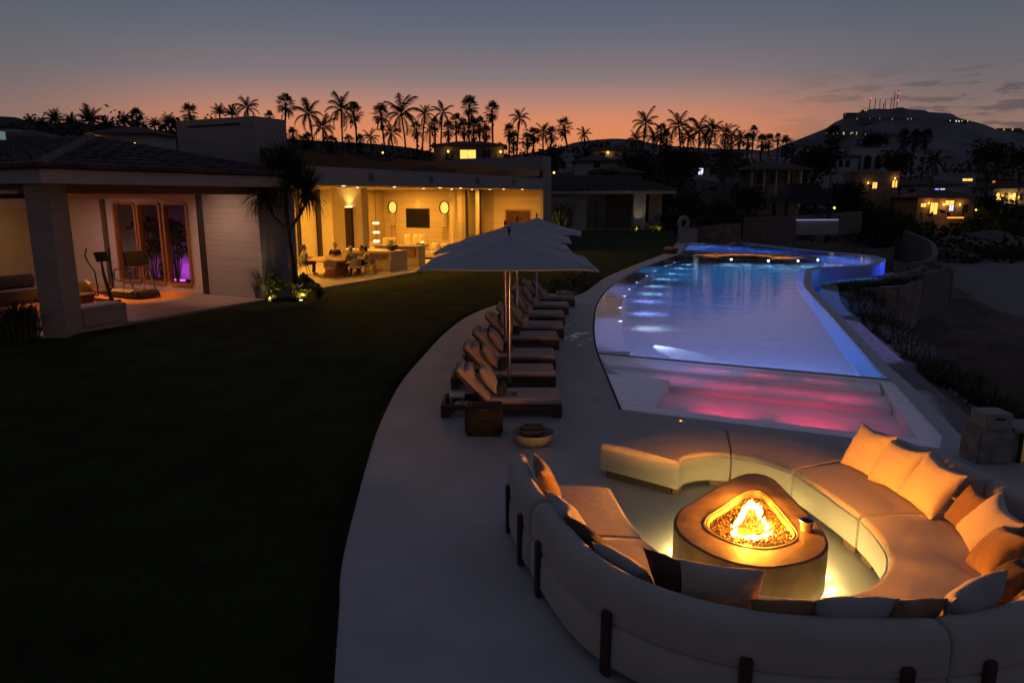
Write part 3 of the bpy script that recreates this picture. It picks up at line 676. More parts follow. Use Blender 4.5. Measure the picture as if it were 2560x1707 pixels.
def ringk(ps, k, z, dd=0): return [(cf_.x + (p.x - cf_.x) * k + (p - cf_).normalized().x * dd, cf_.y + (p.y - cf_.y) * k + (p - cf_).normalized().y * dd, z) for p in ps]
m_stone = mat('brown_slate_fire_stone', (.125, .086, .055), rough=.55, var=.45, scale=3.2, bump=.3, bscale=16, bdist=.006, col2=(.22, .16, .105), detail=9)
fire = thing('fire_table', 'rounded triangular stone fire table burning inside the round sofa', 'fire pit', (cf_.x, cf_.y, 0))
b = MB(); b.loft([ringk(fo, 1, .05, -.09), ringk(fo, 1, .05, .0), ringk(fo, 1, .455, 0), ringk(fo, 1, .472, -.006), ringk(fo, 1, .48, -.022), ringk(fo, 1, .4803, -.032), ringk(fb, 1, .4803, .012), ringk(fb, 1, .48, .002), ringk(fb, 1, .485, -.002), ringk(fb, 1, .485, -.018), ringk(fb, 1, .470, -.023), ringk(fb, 1, .470, -.034), ringk(fb, 1, .479, -.040), ringk(fb, 1, .472, -.05), ringk(fb, 1, .36, -.062), ringk(fb, .02, .36)], cap=False)
b.build('body', m_stone, fire, world=True, smooth=True, ang=35)
b = MB(); b.loft([ringk(fo, 1, 0, -.1), ringk(fo, 1, .055, -.1)]); b.build('plinth', MATS['plinth_dark_board'], fire, world=True)
m_lava = mat('amber_fire_glass', (.03, .019, .009), rough=.5, var=.7, scale=30, col2=(.085, .05, .022), spec=.25)
gv = MB(); rr = random.Random(3)
def inside(x, y, poly):
    c = False; j = len(poly) - 1
    for i in range(len(poly)):
        if (poly[i].y > y) != (poly[j].y > y) and x < (poly[j].x - poly[i].x) * (y - poly[i].y) / (poly[j].y - poly[i].y) + poly[i].x: c = not c
        j = i
    return c
fbi = [cf_ + (p - cf_) * .865 for p in fb]
cnt = 0
while cnt < 4200:
    x, y = rr.uniform(1.8, 2.66), rr.uniform(5.66, 6.95)
    if not inside(x, y, fbi): continue
    cnt += 1; s_ = rr.uniform(.007, .016); z = .425 + rr.uniform(-.012, .016)
    M = Matrix.Translation((x, y, z)) @ Matrix.Rotation(rr.uniform(0, 6), 4, (rr.random() - .5, rr.random() - .5, rr.random() + .1)) @ Matrix.Diagonal((s_, s_ * rr.uniform(.5, 1), s_ * rr.uniform(.4, .8), 1))
    vs = [gv.v(M @ Vector(p)) for p in ((1, 0, 0), (-1, 0, 0), (0, 1, 0), (0, -1, 0), (0, 0, 1), (0, 0, -1))]
    for a_, b_, c_ in ((0, 2, 4), (2, 1, 4), (1, 3, 4), (3, 0, 4), (2, 0, 5), (1, 2, 5), (3, 1, 5), (0, 3, 5)): gv.f([vs[a_], vs[b_], vs[c_]])
gv.build('fire_glass', m_lava, fire, world=True, kind='stuff')
bed = MB(); bed.loft([ringk(fb, .99, .414, -.057), ringk(fb, .02, .414)], cap=False); bed.build('glass_bed', mat('dark_glass_bed', (.06, .04, .025), var=.5, scale=40), fire, world=True)
# flames along the triangular burner
def flame_mat(name, c0, c1, s):
    m, nt, bs, N, L = nt_new(name); N.remove(bs)
    e = N.new('ShaderNodeEmission'); t = N.new('ShaderNodeBsdfTransparent'); mx = N.new('ShaderNodeMixShader'); lw = N.new('ShaderNodeLayerWeight'); lw.inputs[0].default_value = .35
    rp = ramp(N, [(0, c0), (.75, c1)]); L.new(lw.outputs['Facing'], rp.inputs[0]); L.new(rp.outputs[0], e.inputs[0]); e.inputs[1].default_value = s
    fr = ramp(N, [(.35, (0, 0, 0)), (1, (.92, .92, .92))]); L.new(lw.outputs['Facing'], fr.inputs[0])
    L.new(fr.outputs[0], mx.inputs[0]); L.new(e.outputs[0], mx.inputs[1]); L.new(t.outputs[0], mx.inputs[2]); L.new(mx.outputs[0], N['Material Output'].inputs[0]); return m
m_flame = flame_mat('flame', (1, .58, .18), (1, .27, .02), 9)
tri = smooth_path([(2.07, 6.06, 0), (2.13, 5.97, 0), (2.25, 5.96, 0), (2.37, 6.02, 0), (2.41, 6.2, 0), (2.43, 6.42, 0), (2.44, 6.58, 0), (2.38, 6.6, 0), (2.26, 6.42, 0), (2.14, 6.22, 0)], 6, closed=True)
fl = MB()
for i in range(58):
    p = tri[int(i * len(tri) / 58) % len(tri)] + Vector((rr.uniform(-.02, .02), rr.uniform(-.02, .02), 0)); far = sstep(6.15, 6.55, p.y)
    h = rr.uniform(.03, .055) + rr.uniform(.01, .07) * far + (.03 if rr.random() < .15 else 0); w_ = rr.uniform(.014, .026)
    ph = rr.uniform(0, 6); dx = rr.uniform(-.03, .03)
    pts = []; rs = []
    for k in range(8):
        t = k / 7
        pts.append((p.x + dx * t + .012 * sin(ph + t * 7) * t, p.y + .012 * cos(ph + t * 6) * t, .415 + h * t)); rs.append(w_ * (.75 + .5 * sin(t * PI)) * (1 - t ** 1.8) + .0015)
    fl.tube(pts, rs, 8)
fl.build('flame', m_flame, fire, world=True, smooth=True)
for x, y in ((2.16, 6.0), (2.40, 6.15), (2.38, 6.55)):
    lamp('POINT', (x, y, .51), 58, (1, .30, .022), size=.03); lamp('POINT', (x, y, .558), 66, (1, .31, .025), size=.03)
# warm light strip hidden under the table top edge all round the foot
for i in range(0, NF, 4):
    p, q = fo[i], fo[(i + 2) % NF]; nrm = (p - cf_).normalized(); a = cf_ + (p - cf_) + nrm * .012
    t = (q - p).normalized()
    lamp('AREA', (a.x, a.y, .048), 2.7, (1, .74, .22), size=.16, size_y=.02, target=(a.x + nrm.x * 1.0, a.y + nrm.y * 1.0, -.03))
strip = MB(); strip.loft([ringk(fo, 1, .046, -.075), ringk(fo, 1, .036, -.075), ringk(fo, 1, .036, -.095), ringk(fo, 1, .046, -.095)], cap=False)
strip.build('light_strip', emit('warm_strip', (1, .75, .3), 5), fire, world=True)
cup = MB(); cup.lathe([(.0, 0), (.055, 0), (.057, .05), (.060, .085), (.075, .10), (.074, .105), (.05, .10), (.045, .02), (0, .018)], n=24, cap=False)
o = cup.build('candle_cup', mat('brushed_steel', (.6, .55, .5), rough=.3, metal=.9, var=.1), smooth=True); o.location = (2.72, 6.02, .48); tag(o, 'small metal cup standing on the stone fire table', 'cup')

# ------------------------------------------------------------------ scatter cushions
def pillow_mb(w_, h_, th, seed):
    m_ = MB(); nu = 22; rq = random.Random(seed); off = Vector((rq.uniform(0, 99), rq.uniform(0, 99), 0))
    def pt(u, v, sgn):
        x, y = u * 2 - 1, v * 2 - 1
        bul = ((1 - abs(x) ** 2.6) * (1 - abs(y) ** 2.6)) ** .55
        pin = 1 - .075 * (1 - abs(y) ** 1.6) * abs(x) ** 3, 1 - .075 * (1 - abs(x) ** 1.6) * abs(y) ** 3
        X = x * w_ / 2 * pin[0]; Y = y * h_ / 2 * pin[1]
        edge = max(abs(x), abs(y))
        wr = noise.noise(Vector((x * 1.2, y * 1.2, sgn)) + off) * .12 + noise.noise(Vector((x * (5 if abs(x) < abs(y) else 1.2), y * (1.2 if abs(x) < abs(y) else 5), 2 + sgn)) + off) * .22 * edge ** 2
        sag = -.05 * h_ * (1 - abs(x)) * (y > 0) * y
        return (X, Y + sag + .02 * h_ * noise.noise(Vector((x * 1.5, y, 5)) + off), sgn * (th / 2 * bul * (1 + wr)))
    F = [[m_.v(pt(i / nu, j / nu, 1)) for j in range(nu + 1)] for i in range(nu + 1)]
    Bk = [[F[i][j] if i in (0, nu) or j in (0, nu) else m_.v(pt(i / nu, j / nu, -1)) for j in range(nu + 1)] for i in range(nu + 1)]
    for i in range(nu):
        for j in range(nu):
            m_.f([F[i][j], F[i + 1][j], F[i + 1][j + 1], F[i][j + 1]]); m_.f([Bk[i][j], Bk[i][j + 1], Bk[i + 1][j + 1], Bk[i + 1][j]])
    return m_
m_cream = mat('cream_cushion_linen', (.60, .50, .40), rough=.95, var=.05, scale=3, bump=.5, bscale=18, bdist=.012, sheen=.3)
m_grey = mat('stone_grey_cushion', (.40, .37, .36), rough=.95, var=.06, scale=3, bump=.5, bscale=18, bdist=.012, sheen=.3)
m_brown = mat('ochre_brown_cushion', (.27, .155, .07), rough=.95, var=.08, scale=3, bump=.5, bscale=18, bdist=.012, sheen=.3)
m_dark = mat('dark_umber_cushion', (.09, .06, .045), rough=.95, var=.1, scale=3, bump=.5, bscale=18, bdist=.012)
CUS = [  # bottom centre x,y, facing deg, lean deg, roll deg, w,h,th, material, label
 (3.90, 7.52, 196, 30, 0, .52, .54, .20, m_cream, 'big cream cushion farthest from the viewer on the right of the round sofa'),
 (3.97, 7.06, 192, 32, 3, .52, .53, .20, m_cream, 'big cream cushion in the middle of the three lit by the fire'),
 (4.02, 6.56, 184, 31, -4, .58, .55, .22, m_cream, 'biggest cream cushion, overlapping the ochre one beside it'),
 (4.16, 6.10, 180, 30, -4, .42, .42, .16, m_brown, 'ochre brown cushion lit by the fire, between two cream ones'),
 (4.03, 5.76, 168, 36, -8, .56, .52, .2, m_cream, 'cream cushion tilted between two brown ones at the right'),
 (3.85, 5.36, 158, 38, 14, .50, .48, .2, m_brown, 'creased brown cushion leaning low at the right of the sofa'),
 (4.02, 5.06, 150, 36, -5, .54, .52, .22, m_grey, 'pale cushion cut by the right edge of the picture'),
 (3.62, 4.92, 140, 34, 18, .46, .44, .18, m_dark, 'dark cushion in shade behind the pale corner cushion'),
 (3.12, 4.54, 118, 24, -12, .54, .54, .22, m_grey, 'grey cushion standing on its corner next to the sofa joint'),
 (2.66, 4.43, 106, 26, 10, .48, .47, .16, m_brown, 'small olive brown cushion just left of the near sofa joint'),
 (2.28, 4.43, 92, 27, 0, .56, .50, .2, m_grey, 'slumped grey cushion on the near side of the sofa'),
 (1.85, 4.46, 84, 27, -3, .44, .46, .15, m_brown, 'brown cushion lying low behind the near sofa back'),
 (1.52, 4.68, 74, 18, 0, .58, .55, .18, m_cream, 'pale upright cushion in front of the fire table, backlit'),
 (1.32, 4.94, 48, 28, 0, .46, .50, .16, m_dark, 'dark backlit cushion left of the pale upright one'),
 (1.00, 5.18, 38, 40, 10, .52, .42, .17, m_grey, 'grey cushion leaning on the left curve of the sofa back'),
 (.78, 5.54, 28, 36, 0, .44, .45, .17, m_dark, 'dark umber cushion on the left between two grey ones'),
 (.64, 5.94, 18, 34, -4, .58, .46, .19, m_grey, 'pale grey cushion with a ragged patch of firelight on the left'),
 (.46, 6.72, 6, 26, 0, .50, .48, .17, m_brown, 'ochre cushion at the far left end of the sofa')]
for i, (x, y, fd, ln, rl, w_, h_, th, m_, lab) in enumerate(CUS):
    q = pillow_mb(w_, h_, th, i + 1)
    o = q.build('cushion', m_, smooth=True, ang=75)
    # local: Y up the cushion, Z its face. stand it up, lean it back, turn its face to fd
    ly = Matrix.Translation((0, h_ / 2, 0)); Ml = Matrix.Rotation(rad(90 - ln), 4, 'X')
    M = Matrix.Translation((x, y, .455)) @ Matrix.Rotation(rad(fd + 90), 4, 'Z') @ Ml @ ly @ Matrix.Rotation(rad(rl), 4, 'Z')
    o.matrix_world = M; loc, rot, s_ = M.decompose(); o.location = loc; o.rotation_euler = rot.to_euler()
    tag(o, lab, 'cushion', 'cushions on the round sofa')

# ================================================================== LOUNGERS
m_lframe = woodmat('weathered_dark_teak', (.085, .045, .035), rough=.6, axis=0)
m_lcush = mat('taupe_lounger_fabric', (.42, .37, .37), rough=.95, var=.06, scale=3, bump=.3, bscale=120, bdist=.004, sheen=.2)
m_lpil = mat('sand_lounger_pillow', (.42, .36, .33), rough=.95, var=.06, scale=3, bump=.4, bscale=14, bdist=.01, sheen=.3)
m_navy = mat('charcoal_towel', (.035, .038, .05), rough=1, var=.2, scale=20, bump=.6, bscale=150, bdist=.005)
m_ltow = mat('pale_towel', (.45, .42, .42), rough=1, var=.1, scale=20, bump=.6, bscale=150, bdist=.005)
LW = .72
def make_lounger(label):
    r = thing('sun_lounger', label, 'sun lounger', group='sun loungers along the pool')
    f = MB()
    f.span(0, 1.95, 0, .055, .125, .215); f.span(0, 1.95, LW - .055, LW, .125, .215); f.span(0, .06, .055, LW - .055, .125, .215); f.span(1.89, 1.95, .055, LW - .055, .125, .215)
    for k in range(9): f.span(.72 + k * .13, .80 + k * .13, .055, LW - .055, .17, .195)
    f.span(.06, .72, .10, .16, .12, .15); f.span(.06, .72, LW - .16, LW - .10, .12, .15)
    f.build('frame', m_lframe, r, bev=.006)
    for x, sg in ((0, 1), (1.95, -1)):
        for y0, y1 in ((0, .075), (LW - .075, LW)):
            g_ = MB(); pr = [(0, 0), (.13, 0), (.15, .03), (.19, .09), (.25, .125), (0, .125)]
            a = [g_.v((x + sg * p[0], y0, p[1])) for p in pr]; b_ = [g_.v((x + sg * p[0], y1, p[1])) for p in pr]
            for k in range(6): g_.f([a[k], a[(k + 1) % 6], b_[(k + 1) % 6], b_[k]])
            g_.f(a); g_.f(list(reversed(b_))); g_.build('leg', m_lframe, r)
    q = MB(); q.span(.74, 1.935, .01, LW - .01, .218, .325); q.build('mattress', m_lcush, r, smooth=True, bev=.03)
    a = rad(47); bl = .76
    q = MB(); q.span(0, bl, .01, LW - .01, 0, .095)
    q.xf(Matrix.Translation((.76, 0, .225)) @ Matrix.Rotation(PI, 4, 'Y') @ Matrix.Rotation(a, 4, 'Y') @ Matrix.Translation((0, 0, -.095)))
    q.build('back_mattress', m_lcush, r, smooth=True, bev=.03)
    q = MB(); q.span(.02, bl, .03, LW - .03, .0, .03)
    q.xf(Matrix.Translation((.76, 0, .21)) @ Matrix.Rotation(PI, 4, 'Y') @ Matrix.Rotation(a, 4, 'Y'))
    q.build('back_frame', m_lframe, r)
    # neck roll on the backrest
    q = MB(); q.lathe([(.0, -.30), (.07, -.30), (.09, -.27), (.095, 0), (.09, .27), (.07, .30), (0, .30)], n=16, cap=False)
    q.xf(Matrix.Translation((.44, LW / 2, .68)) @ Matrix.Rotation(PI / 2, 4, 'X') @ Matrix.Diagonal((1.0, 1.25, 1, 1))); q.build('neck_roll', m_lpil, r, smooth=True)
    return r
LG = [((1142, 1185), 'sun lounger nearest the fire lounge, warm light on its pillows, behind the wicker basket'),
      ((1092, 942), 'sun lounger second nearest the viewer, just beyond the nearest parasol pole'),
      ((1090, 780), 'sun lounger third nearest the viewer, white tray at its head'),
      ((1124, 614), 'sun lounger fourth nearest, with a dark rolled towel beside the poles'),
      ((1166, 508), 'sun lounger fifth nearest, first of those with a pale rolled towel'),
      ((1176, 405), 'sun lounger sixth nearest, second of those with a pale rolled towel'),
      ((1208, 318), 'sun lounger seventh nearest, next to the farthest one'),
      ((1265, 247), 'farthest sun lounger, crumpled towel left on its foot end')]
l0 = None; LPOS = []
for i, ((x, y), lab) in enumerate(LG):
    p = P(1080 + x * .2807, 680 + y * .2807, .22)
    if i == 0: l0 = make_lounger(lab); r = l0
    else: r = dup(l0, label=lab)
    r.location = (p.x - 1.92, p.y, 0); r.rotation_euler = (0, 0, rad((0, .8, -.6, 1.2, -1.8, -.6, -2.2, -1)[i])); LPOS.append((p.x - 1.92, p.y))
ordn = ['the nearest', 'the second nearest', 'the third nearest', 'the fourth nearest', 'the fifth nearest', 'the sixth nearest', 'the seventh nearest', 'the farthest']
cus0 = None
for i, (x, y) in enumerate(LPOS):
    q = pillow_mb(.50, .50, .19, 40 + i % 3); o = q.build('cushion', m_lpil, smooth=True, ang=75)
    M = Matrix.Translation((x + .79 + RND.uniform(-.02, .03), y + LW / 2 - .02, .335)) @ Matrix.Rotation(rad(90 + RND.uniform(-8, 8)), 4, 'Z') @ Matrix.Rotation(rad(57), 4, 'X') @ Matrix.Translation((0, .24, .09))
    loc, rot, s_ = M.decompose(); o.location = loc; o.rotation_euler = rot.to_euler()
    tag(o, 'sand coloured pillow leaning on the backrest of %s lounger' % ordn[i], 'cushion', 'pillows on the sun loungers')
    dark = i < 4
    q = MB(); q.lathe([(.012, -.19), (.05, -.195), (.088, -.19), (.092, -.1), (.093, 0), (.092, .1), (.088, .19), (.05, .195), (.012, .19)], n=20, cap=True)
    for v in q.bm.verts: v.co += Vector((noise.noise(v.co * 14), noise.noise(v.co * 14 + Vector((9, 0, 0))), 0)) * .008
    o = q.build('rolled_towel', m_navy if dark else m_ltow, smooth=True); o.location = (x + .97, y + (LW / 2 - .03 if dark else LW / 2 - .12), .415); o.rotation_euler = (PI / 2, RND.uniform(0, 6), RND.uniform(-.1, .1))
    tag(o, '%s rolled towel lying on %s lounger' % ('dark' if dark else 'pale', ordn[i]), 'towel', 'rolled towels on the loungers')
for i, ld in ((0, 'nearest'), (1, 'second'), (2, 'third')):   # pull-out drinks trays at the head
    x, y = LPOS[i]; q = MB(); q.span(0, .26, 0, .3, 0, .03, bev=.006); q.span(.02, .05, .02, .05, -.11, 0); q.span(.21, .24, .02, .05, -.11, 0); q.span(.02, .05, .25, .28, -.11, 0); q.span(.21, .24, .25, .28, -.11, 0)
    o = q.build('drinks_tray', mat('white_tray_lacquer', (.6, .58, .56), rough=.4, var=.05)); o.location = (x + .10, y + .34, .235 if i else .235)
    tag(o, 'small white tray at the head of the %s lounger' % ld, 'tray', 'white trays at the lounger heads')
x, y = LPOS[7]; q = MB(); q.ico((0, 0, 0), .17, 3, (1.5, .9, .45), .9, 2.2, 5); o = q.build('crumpled_towel', m_ltow, smooth=True); o.location = (x + 1.68, y + .5, .37); tag(o, 'crumpled pale towel on the foot of the farthest lounger', 'towel')
x, y = LPOS[0]; q = MB(); q.span(-.045, .045, -.03, .03, 0, .045, bev=.006); q.span(-.045, .045, -.03, .03, .047, .052); o = q.build('small_box', m_dwood); o.location = (x + 1.18, y + .2, .325); tag(o, 'small dark box lying on the mattress of the nearest lounger', 'box')

# ------------------------------------------------------------------ parasols
m_canopy = mat('pale_canopy_canvas', (.50, .48, .50), rough=.9, var=.06, scale=1.5, bump=.35, bscale=5, bdist=.05)
m_steel = mat('polished_steel', (.42, .40, .40), rough=.22, metal=1, var=.04)
m_knob = mat('dark_finial_wood', (.05, .045, .05), rough=.4, var=.2)
def make_parasol(label):
    r = thing('parasol', label, 'parasol', group='square parasols over the loungers')
    q = MB(); q.lathe([(0, 0), (.30, 0), (.30, .05), (.06, .08), (.05, .22), (.0, .22)], n=28, cap=False); q.build('base', m_slot, r, smooth=True, ang=30)
    q = MB(); q.tube([(0, 0, .05), (0, 0, 2.86)], .032, 16); q.build('pole', m_steel, r, smooth=True)
    h = 1.40; apex = 2.86; rim = 2.38
    c = MB(); n = 14
    dirs = [(-h, -h), (h, -h), (h, h), (-h, h)]
    for k in range(4):
        a, b_ = Vector((*dirs[k], rim)), Vector((*dirs[(k + 1) % 4], rim)); A = Vector((0, 0, apex)); V = []
        for i in range(n + 1):
            row = []
            for j in range(n + 1):
                s_ = i / n; t = j / n; e = a.lerp(b_, t)
                p = A.lerp(e, s_); mid = 4 * t * (1 - t)
                p.z += -.05 * s_ * mid * (1 - .2 * s_) - .055 * sin(s_ * PI) * (1 - .55 * mid) + (.045 * mid * s_ ** 4)
                p.z += .02 * (1 - mid) * s_ - .03 * (abs(t - .5) * 2) ** 10 * s_ ** 8 + .012 * s_ * noise.noise(Vector((t * 4, s_ * 3, k)))
                row.append(c.v(p))
            V.append(row)
        for i in range(n):
            for j in range(n): c.f([V[i][j], V[i + 1][j], V[i + 1][j + 1], V[i][j + 1]])
    bmesh.ops.remove_doubles(c.bm, verts=c.bm.verts, dist=1e-4)
    o = c.build('canopy', m_canopy, r, smooth=True, ang=12); s_ = o.modifiers.new('thickness', 'SOLIDIFY'); s_.thickness = .006
    for dx, dy in dirs:
        q = MB(); q.tube([(0, 0, apex - .06), (dx * .5, dy * .5, (apex + rim) / 2 - .085), (dx * .985, dy * .985, rim - .03)], .013, 6); q.tube([(0, 0, apex - .55), (dx * .5, dy * .5, (apex + rim) / 2 - .09)], .011, 6); q.build('rib', m_dwood, r, smooth=True)
    q = MB(); q.lathe([(0, -.02), (.02, -.02), (.022, .0), (.014, .02), (.03, .05), (.032, .08), (.022, .115), (.006, .14), (0, .142)], (0, 0, apex), n=16, cap=False); q.build('finial', m_knob, r, smooth=True)
    q = MB(); q.lathe([(.034, 0), (.05, .01), (.05, .09), (.034, .1)], (0, 0, 2.28), n=16, cap=False); q.tube([(.045, 0, 2.36), (.075, 0, 2.34), (.08, 0, 2.22)], .008, 6); q.build('pulley', m_steel, r, smooth=True)
    return r
p0 = None
for i, (x, y, rz, lab) in enumerate([(-.05, 12.2, -.5, 'nearest square parasol, its front edge hiding the others'), (-.15, 15.5, -1, 'second nearest square parasol, finial just left of the nearest one'), (.13, 18.7, -3, 'third nearest square parasol, between the second and the farthest'), (.76, 22.1, -6, 'farthest square parasol, rightmost of the four')]):
    if not p0: p0 = make_parasol(lab); r = p0
    else: r = dup(p0, label=lab)
    r.location = (x, y, 0); r.rotation_euler = (0, 0, rad(rz))

# ------------------------------------------------------------------ basket and towel bowl
bk = thing('towel_basket', 'dark woven box basket with metal handle beside the nearest lounger', 'basket', (-.42, 10.16, 0))
m_wick = mat('dark_wicker', (.012, .009, .008), rough=.7, var=.5, scale=40, bump=1, bscale=70, bdist=.02)
def rrect(w_, d_, r, n=5):
    out = []
    for cx, cy_, a0 in ((w_ / 2 - r, d_ / 2 - r, 0), (-w_ / 2 + r, d_ / 2 - r, 90), (-w_ / 2 + r, -d_ / 2 + r, 180), (w_ / 2 - r, -d_ / 2 + r, 270)):
        for i in range(n + 1): a = rad(a0 + 90 * i / n); out.append((cx + r * cos(a), cy_ + r * sin(a)))
    return out
q = MB(); q.loft([[(x, y, z) for x, y in rrect(w_, d_, .05)] for w_, d_, z in ((.50, .36, 0), (.56, .40, .06), (.57, .41, .2), (.55, .39, .40), (.53, .37, .40), (.52, .36, .1))], cap=True); q.build('body', m_wick, bk, smooth=True, ang=50)
q = MB(); q.loft([[(x, y, z) for x, y in rrect(w_, d_, .05)] for w_, d_, z in ((.51, .35, .41), (.55, .39, .415), (.55, .39, .435), (.5, .34, .445))], cap=True); q.build('lid', mat('black_basket_lid', (.007, .006, .007), rough=.6, var=.3), bk, smooth=True, ang=50)
q = MB(); q.tube([(-.07, -.20, .30), (-.07, -.225, .30), (.02, -.225, .30), (.02, -.20, .30)], .008, 6); q.build('handle', m_steel, bk, smooth=True)
q = MB(); q.span(-.07, .09, -.20, -.19, .405, .42); q.build('clasp', m_steel, bk)
bw = thing('towel_bowl', 'wide pale stone bowl on the deck holding dark towels', 'bowl', (.30, 9.67, 0))
q = MB(); q.lathe([(0, 0), (.15, 0), (.23, .03), (.29, .10), (.315, .185), (.305, .187), (.27, .10), (.2, .045), (0, .04)], n=36, cap=False, sx=1, sy=.9); q.build('shell', mat('pale_stone_bowl', (.36, .30, .24), rough=.7, var=.12, scale=8), bw, smooth=True)
for k, (dx, dy, dz, rz, nm) in enumerate([(-.02, -.06, .17, 3, 'lower dark folded towel in the stone bowl'), (.0, .05, .215, -4, 'upper dark folded towel leaning at the back of the stone bowl')]):
    q = MB(); q.box((0, 0, 0), (.36, .17, .11), bev=.045); o = q.build('folded_towel', m_navy, smooth=True); o.location = (.30 + dx, 9.67 + dy, dz); o.rotation_euler = (rad(12 * k), 0, rad(rz)); tag(o, nm, 'towel', 'towels in the stone bowl')
q = MB(); q.lathe([(0, .006), (.012, .006), (.018, 0)], n=10, cap=False); o = q.build('marker_light', emit('red_orange_dot', (1, .16, .02), 10)); p = P(1702, 1052); o.location = (p.x, p.y, .001); tag(o, 'tiny red light set in the deck behind the sofa', 'marker light')

pd = MB(); rp_ = random.Random(8)
for k in range(26):
    px_, py_ = rp_.gauss(1432, 22), rp_.gauss(838, 11)
    if k < 6: px_, py_ = 1468 - k * 6, 842 + rp_.uniform(-12, 6)
    p = P(px_, py_, .003); r_ = rp_.uniform(.03, .12); n_p = 12; ph = rp_.uniform(0, 6)
    if any((p.xy - Vector((q_.x, q_.y))).length < .14 for q_ in PL): continue
    pd.f([pd.v((p.x + r_ * cos(2 * PI * i / n_p) * (1 + .35 * sin(ph + 3 * 2 * PI * i / n_p)), p.y + r_ * .8 * sin(2 * PI * i / n_p) * (1 + .35 * sin(ph + 2 * 2 * PI * i / n_p)), .0035 + k * .00003)) for i in range(n_p)])
tag(pd.build('splash', mat('wet_deck', (.30, .285, .29), rough=.08, var=.1, spec=.6), flat=True), 'splashes of pool water drying on the deck beside the pool', 'water splashes', kind='stuff')
# ------------------------------------------------------------------ stone gate pier and wall at the right
m_rub = mat('rough_field_stone', (.30, .26, .235), rough=.85, var=.4, scale=5, bump=.9, bscale=9, bdist=.05)
pr = thing('stone_pier', 'rough stone pier with a slotted box on top, at the spa corner', 'pier', (6.42, 9.06, 0))
q = MB(); q.box((0, 0, .23), (.46, .40, .46), bev=.02); q.build('base', m_rub, pr)
q = MB(); q.box((.04, .02, .57), (.36, .34, .22), bev=.012); q.build('box', mat('pale_box_stone', (.36, .31, .27), rough=.7, var=.12, scale=6), pr)
q = MB(); q.span(-.02, .11, -.156, -.148, .60, .63); q.build('slot', m_slot, pr)
wl = thing('stone_wall', 'low rough stone garden wall running off the right edge', 'wall', (8.4, 9.05, 0))
q = MB(); q.span(-1.72, 3, -.1, .25, 0, .42); q.build('wall', m_rub, wl); q = MB(); q.span(-1.72, 3, -.14, .29, .422, .48); q.build('coping', mat('wall_coping', (.27, .25, .26), rough=.7, var=.2), wl)
gl = thing('wall_niche', 'dim yellow lit frosted panel set in the low stone wall', 'wall light', (6.98, 8.93, 0))
q = MB(); q.span(-.17, .17, -.012, .012, .02, .39); q.build('panel', emit('dim_amber_panel', (.30, .19, .045), .22), gl)
q = MB(); q.span(-.2, -.17, -.02, .015, .0, .41); q.span(.17, .2, -.02, .015, 0, .41); q.build('frame', m_dwood, gl)
# ================================================================== THE VILLA  (local x = s along the front, y = t into the house)
HO = Vector((-11.32, 18.3, 0)); HR = rad(63.5)
HM = Matrix.Translation(HO) @ Matrix.Rotation(HR, 4, 'Z')
def HW(s, t, z=0): return HM @ Vector((s, t, z))
m_trav = travertine('travertine_wall', (.31, .27, .25))
m_travg = travertine('travertine_warm', (.46, .36, .25))
m_plast = mat('off_white_plaster', (.56, .50, .46), rough=.9, var=.05, scale=3, bump=.1, bscale=40)
m_cream_p = mat('cream_interior_plaster', (.55, .47, .34), rough=.9, var=.06, scale=2)
m_fascia = mat('white_render_fascia', (.40, .37, .38), rough=.85, var=.08, scale=2, bump=.1, bscale=30)
m_floor = travertine('terrace_travertine', (.44, .37, .29))
m_oak = woodmat('oak_floor', (.42, .19, .06), rough=.4, axis=1)
m_frame = woodmat('honey_wood_frame', (.34, .15, .05), rough=.45, axis=2)
m_bronze = mat('dark_bronze', (.035, .028, .022), rough=.45, metal=.3, var=.2)
m_beam = woodmat('brown_soffit_wood', (.20, .11, .06), rough=.6, axis=0)
m_glass = glass('clear_glass', (.93, .95, .94), ior=1.5)
m_tiles = mat('clay_roof_tile', (.055, .045, .047), rough=.9, var=.45, scale=1.6, bump=.3, bscale=30, col2=(.11, .085, .085))
def HT(name, label, cat, s, t, z=0, rz=0, group=None):
    p = HW(s, t, z); return thing(name, label, cat, p, HR + rz, group)
def tiled_roof(parent, quads, w_=.26, ln=.42):
    """barrel tiles: quads = (a, b, top_a, top_b): eave a->b, ridge top_a->top_b (may coincide)"""
    q = MB()
    for a, b, ta, tb in quads:
        a, b, ta, tb = map(Vector, (a, b, ta, tb)); eave = b - a; n = int(eave.length / w_); ed = eave.normalized(); dw = eave.length / n
        up = ((ta + tb) / 2 - (a + b) / 2); up = (up - ed * up.dot(ed)); upn = up.normalized(); nrm = ed.cross(upn); 
        if nrm.z < 0: nrm = -nrm
        H_ = up.length; xa = (ta - a).dot(ed); xb = (tb - a).dot(ed)
        base = [a, b, tb, ta]; q.f([q.v(p - nrm * .02) for p in (base if (ta - tb).length > .01 else base[:3])])
        for i in range(n):
            x = (i + .5) * dw
            if x < xa: h = H_ * x / max(xa, 1e-6)
            elif x > xb: h = H_ * (eave.length - x) / max(1e-6, eave.length - xb)
            else: h = H_
            if h < .1: continue
            m_ = max(1, int(h / ln)); rings = []
            for k in range(m_):
                for e, r_ in ((0, .56), (1, .44)):
                    y = h * (k + e) / m_
                    rings.append([a + ed * (x + cos(u) * dw * r_) + upn * y + nrm * (sin(u) * dw * r_ * .8 + (.012 if e == 0 else 0)) for u in [PI * j / 5 for j in range(6)]])
            q.loft(rings, cap=False, closed=False)
            # open eave end closed by a mortar face
            r0 = rings[0]; q.f([q.v(p) for p in r0])
    return q.build('roof', m_tiles, parent, smooth=True, ang=50)
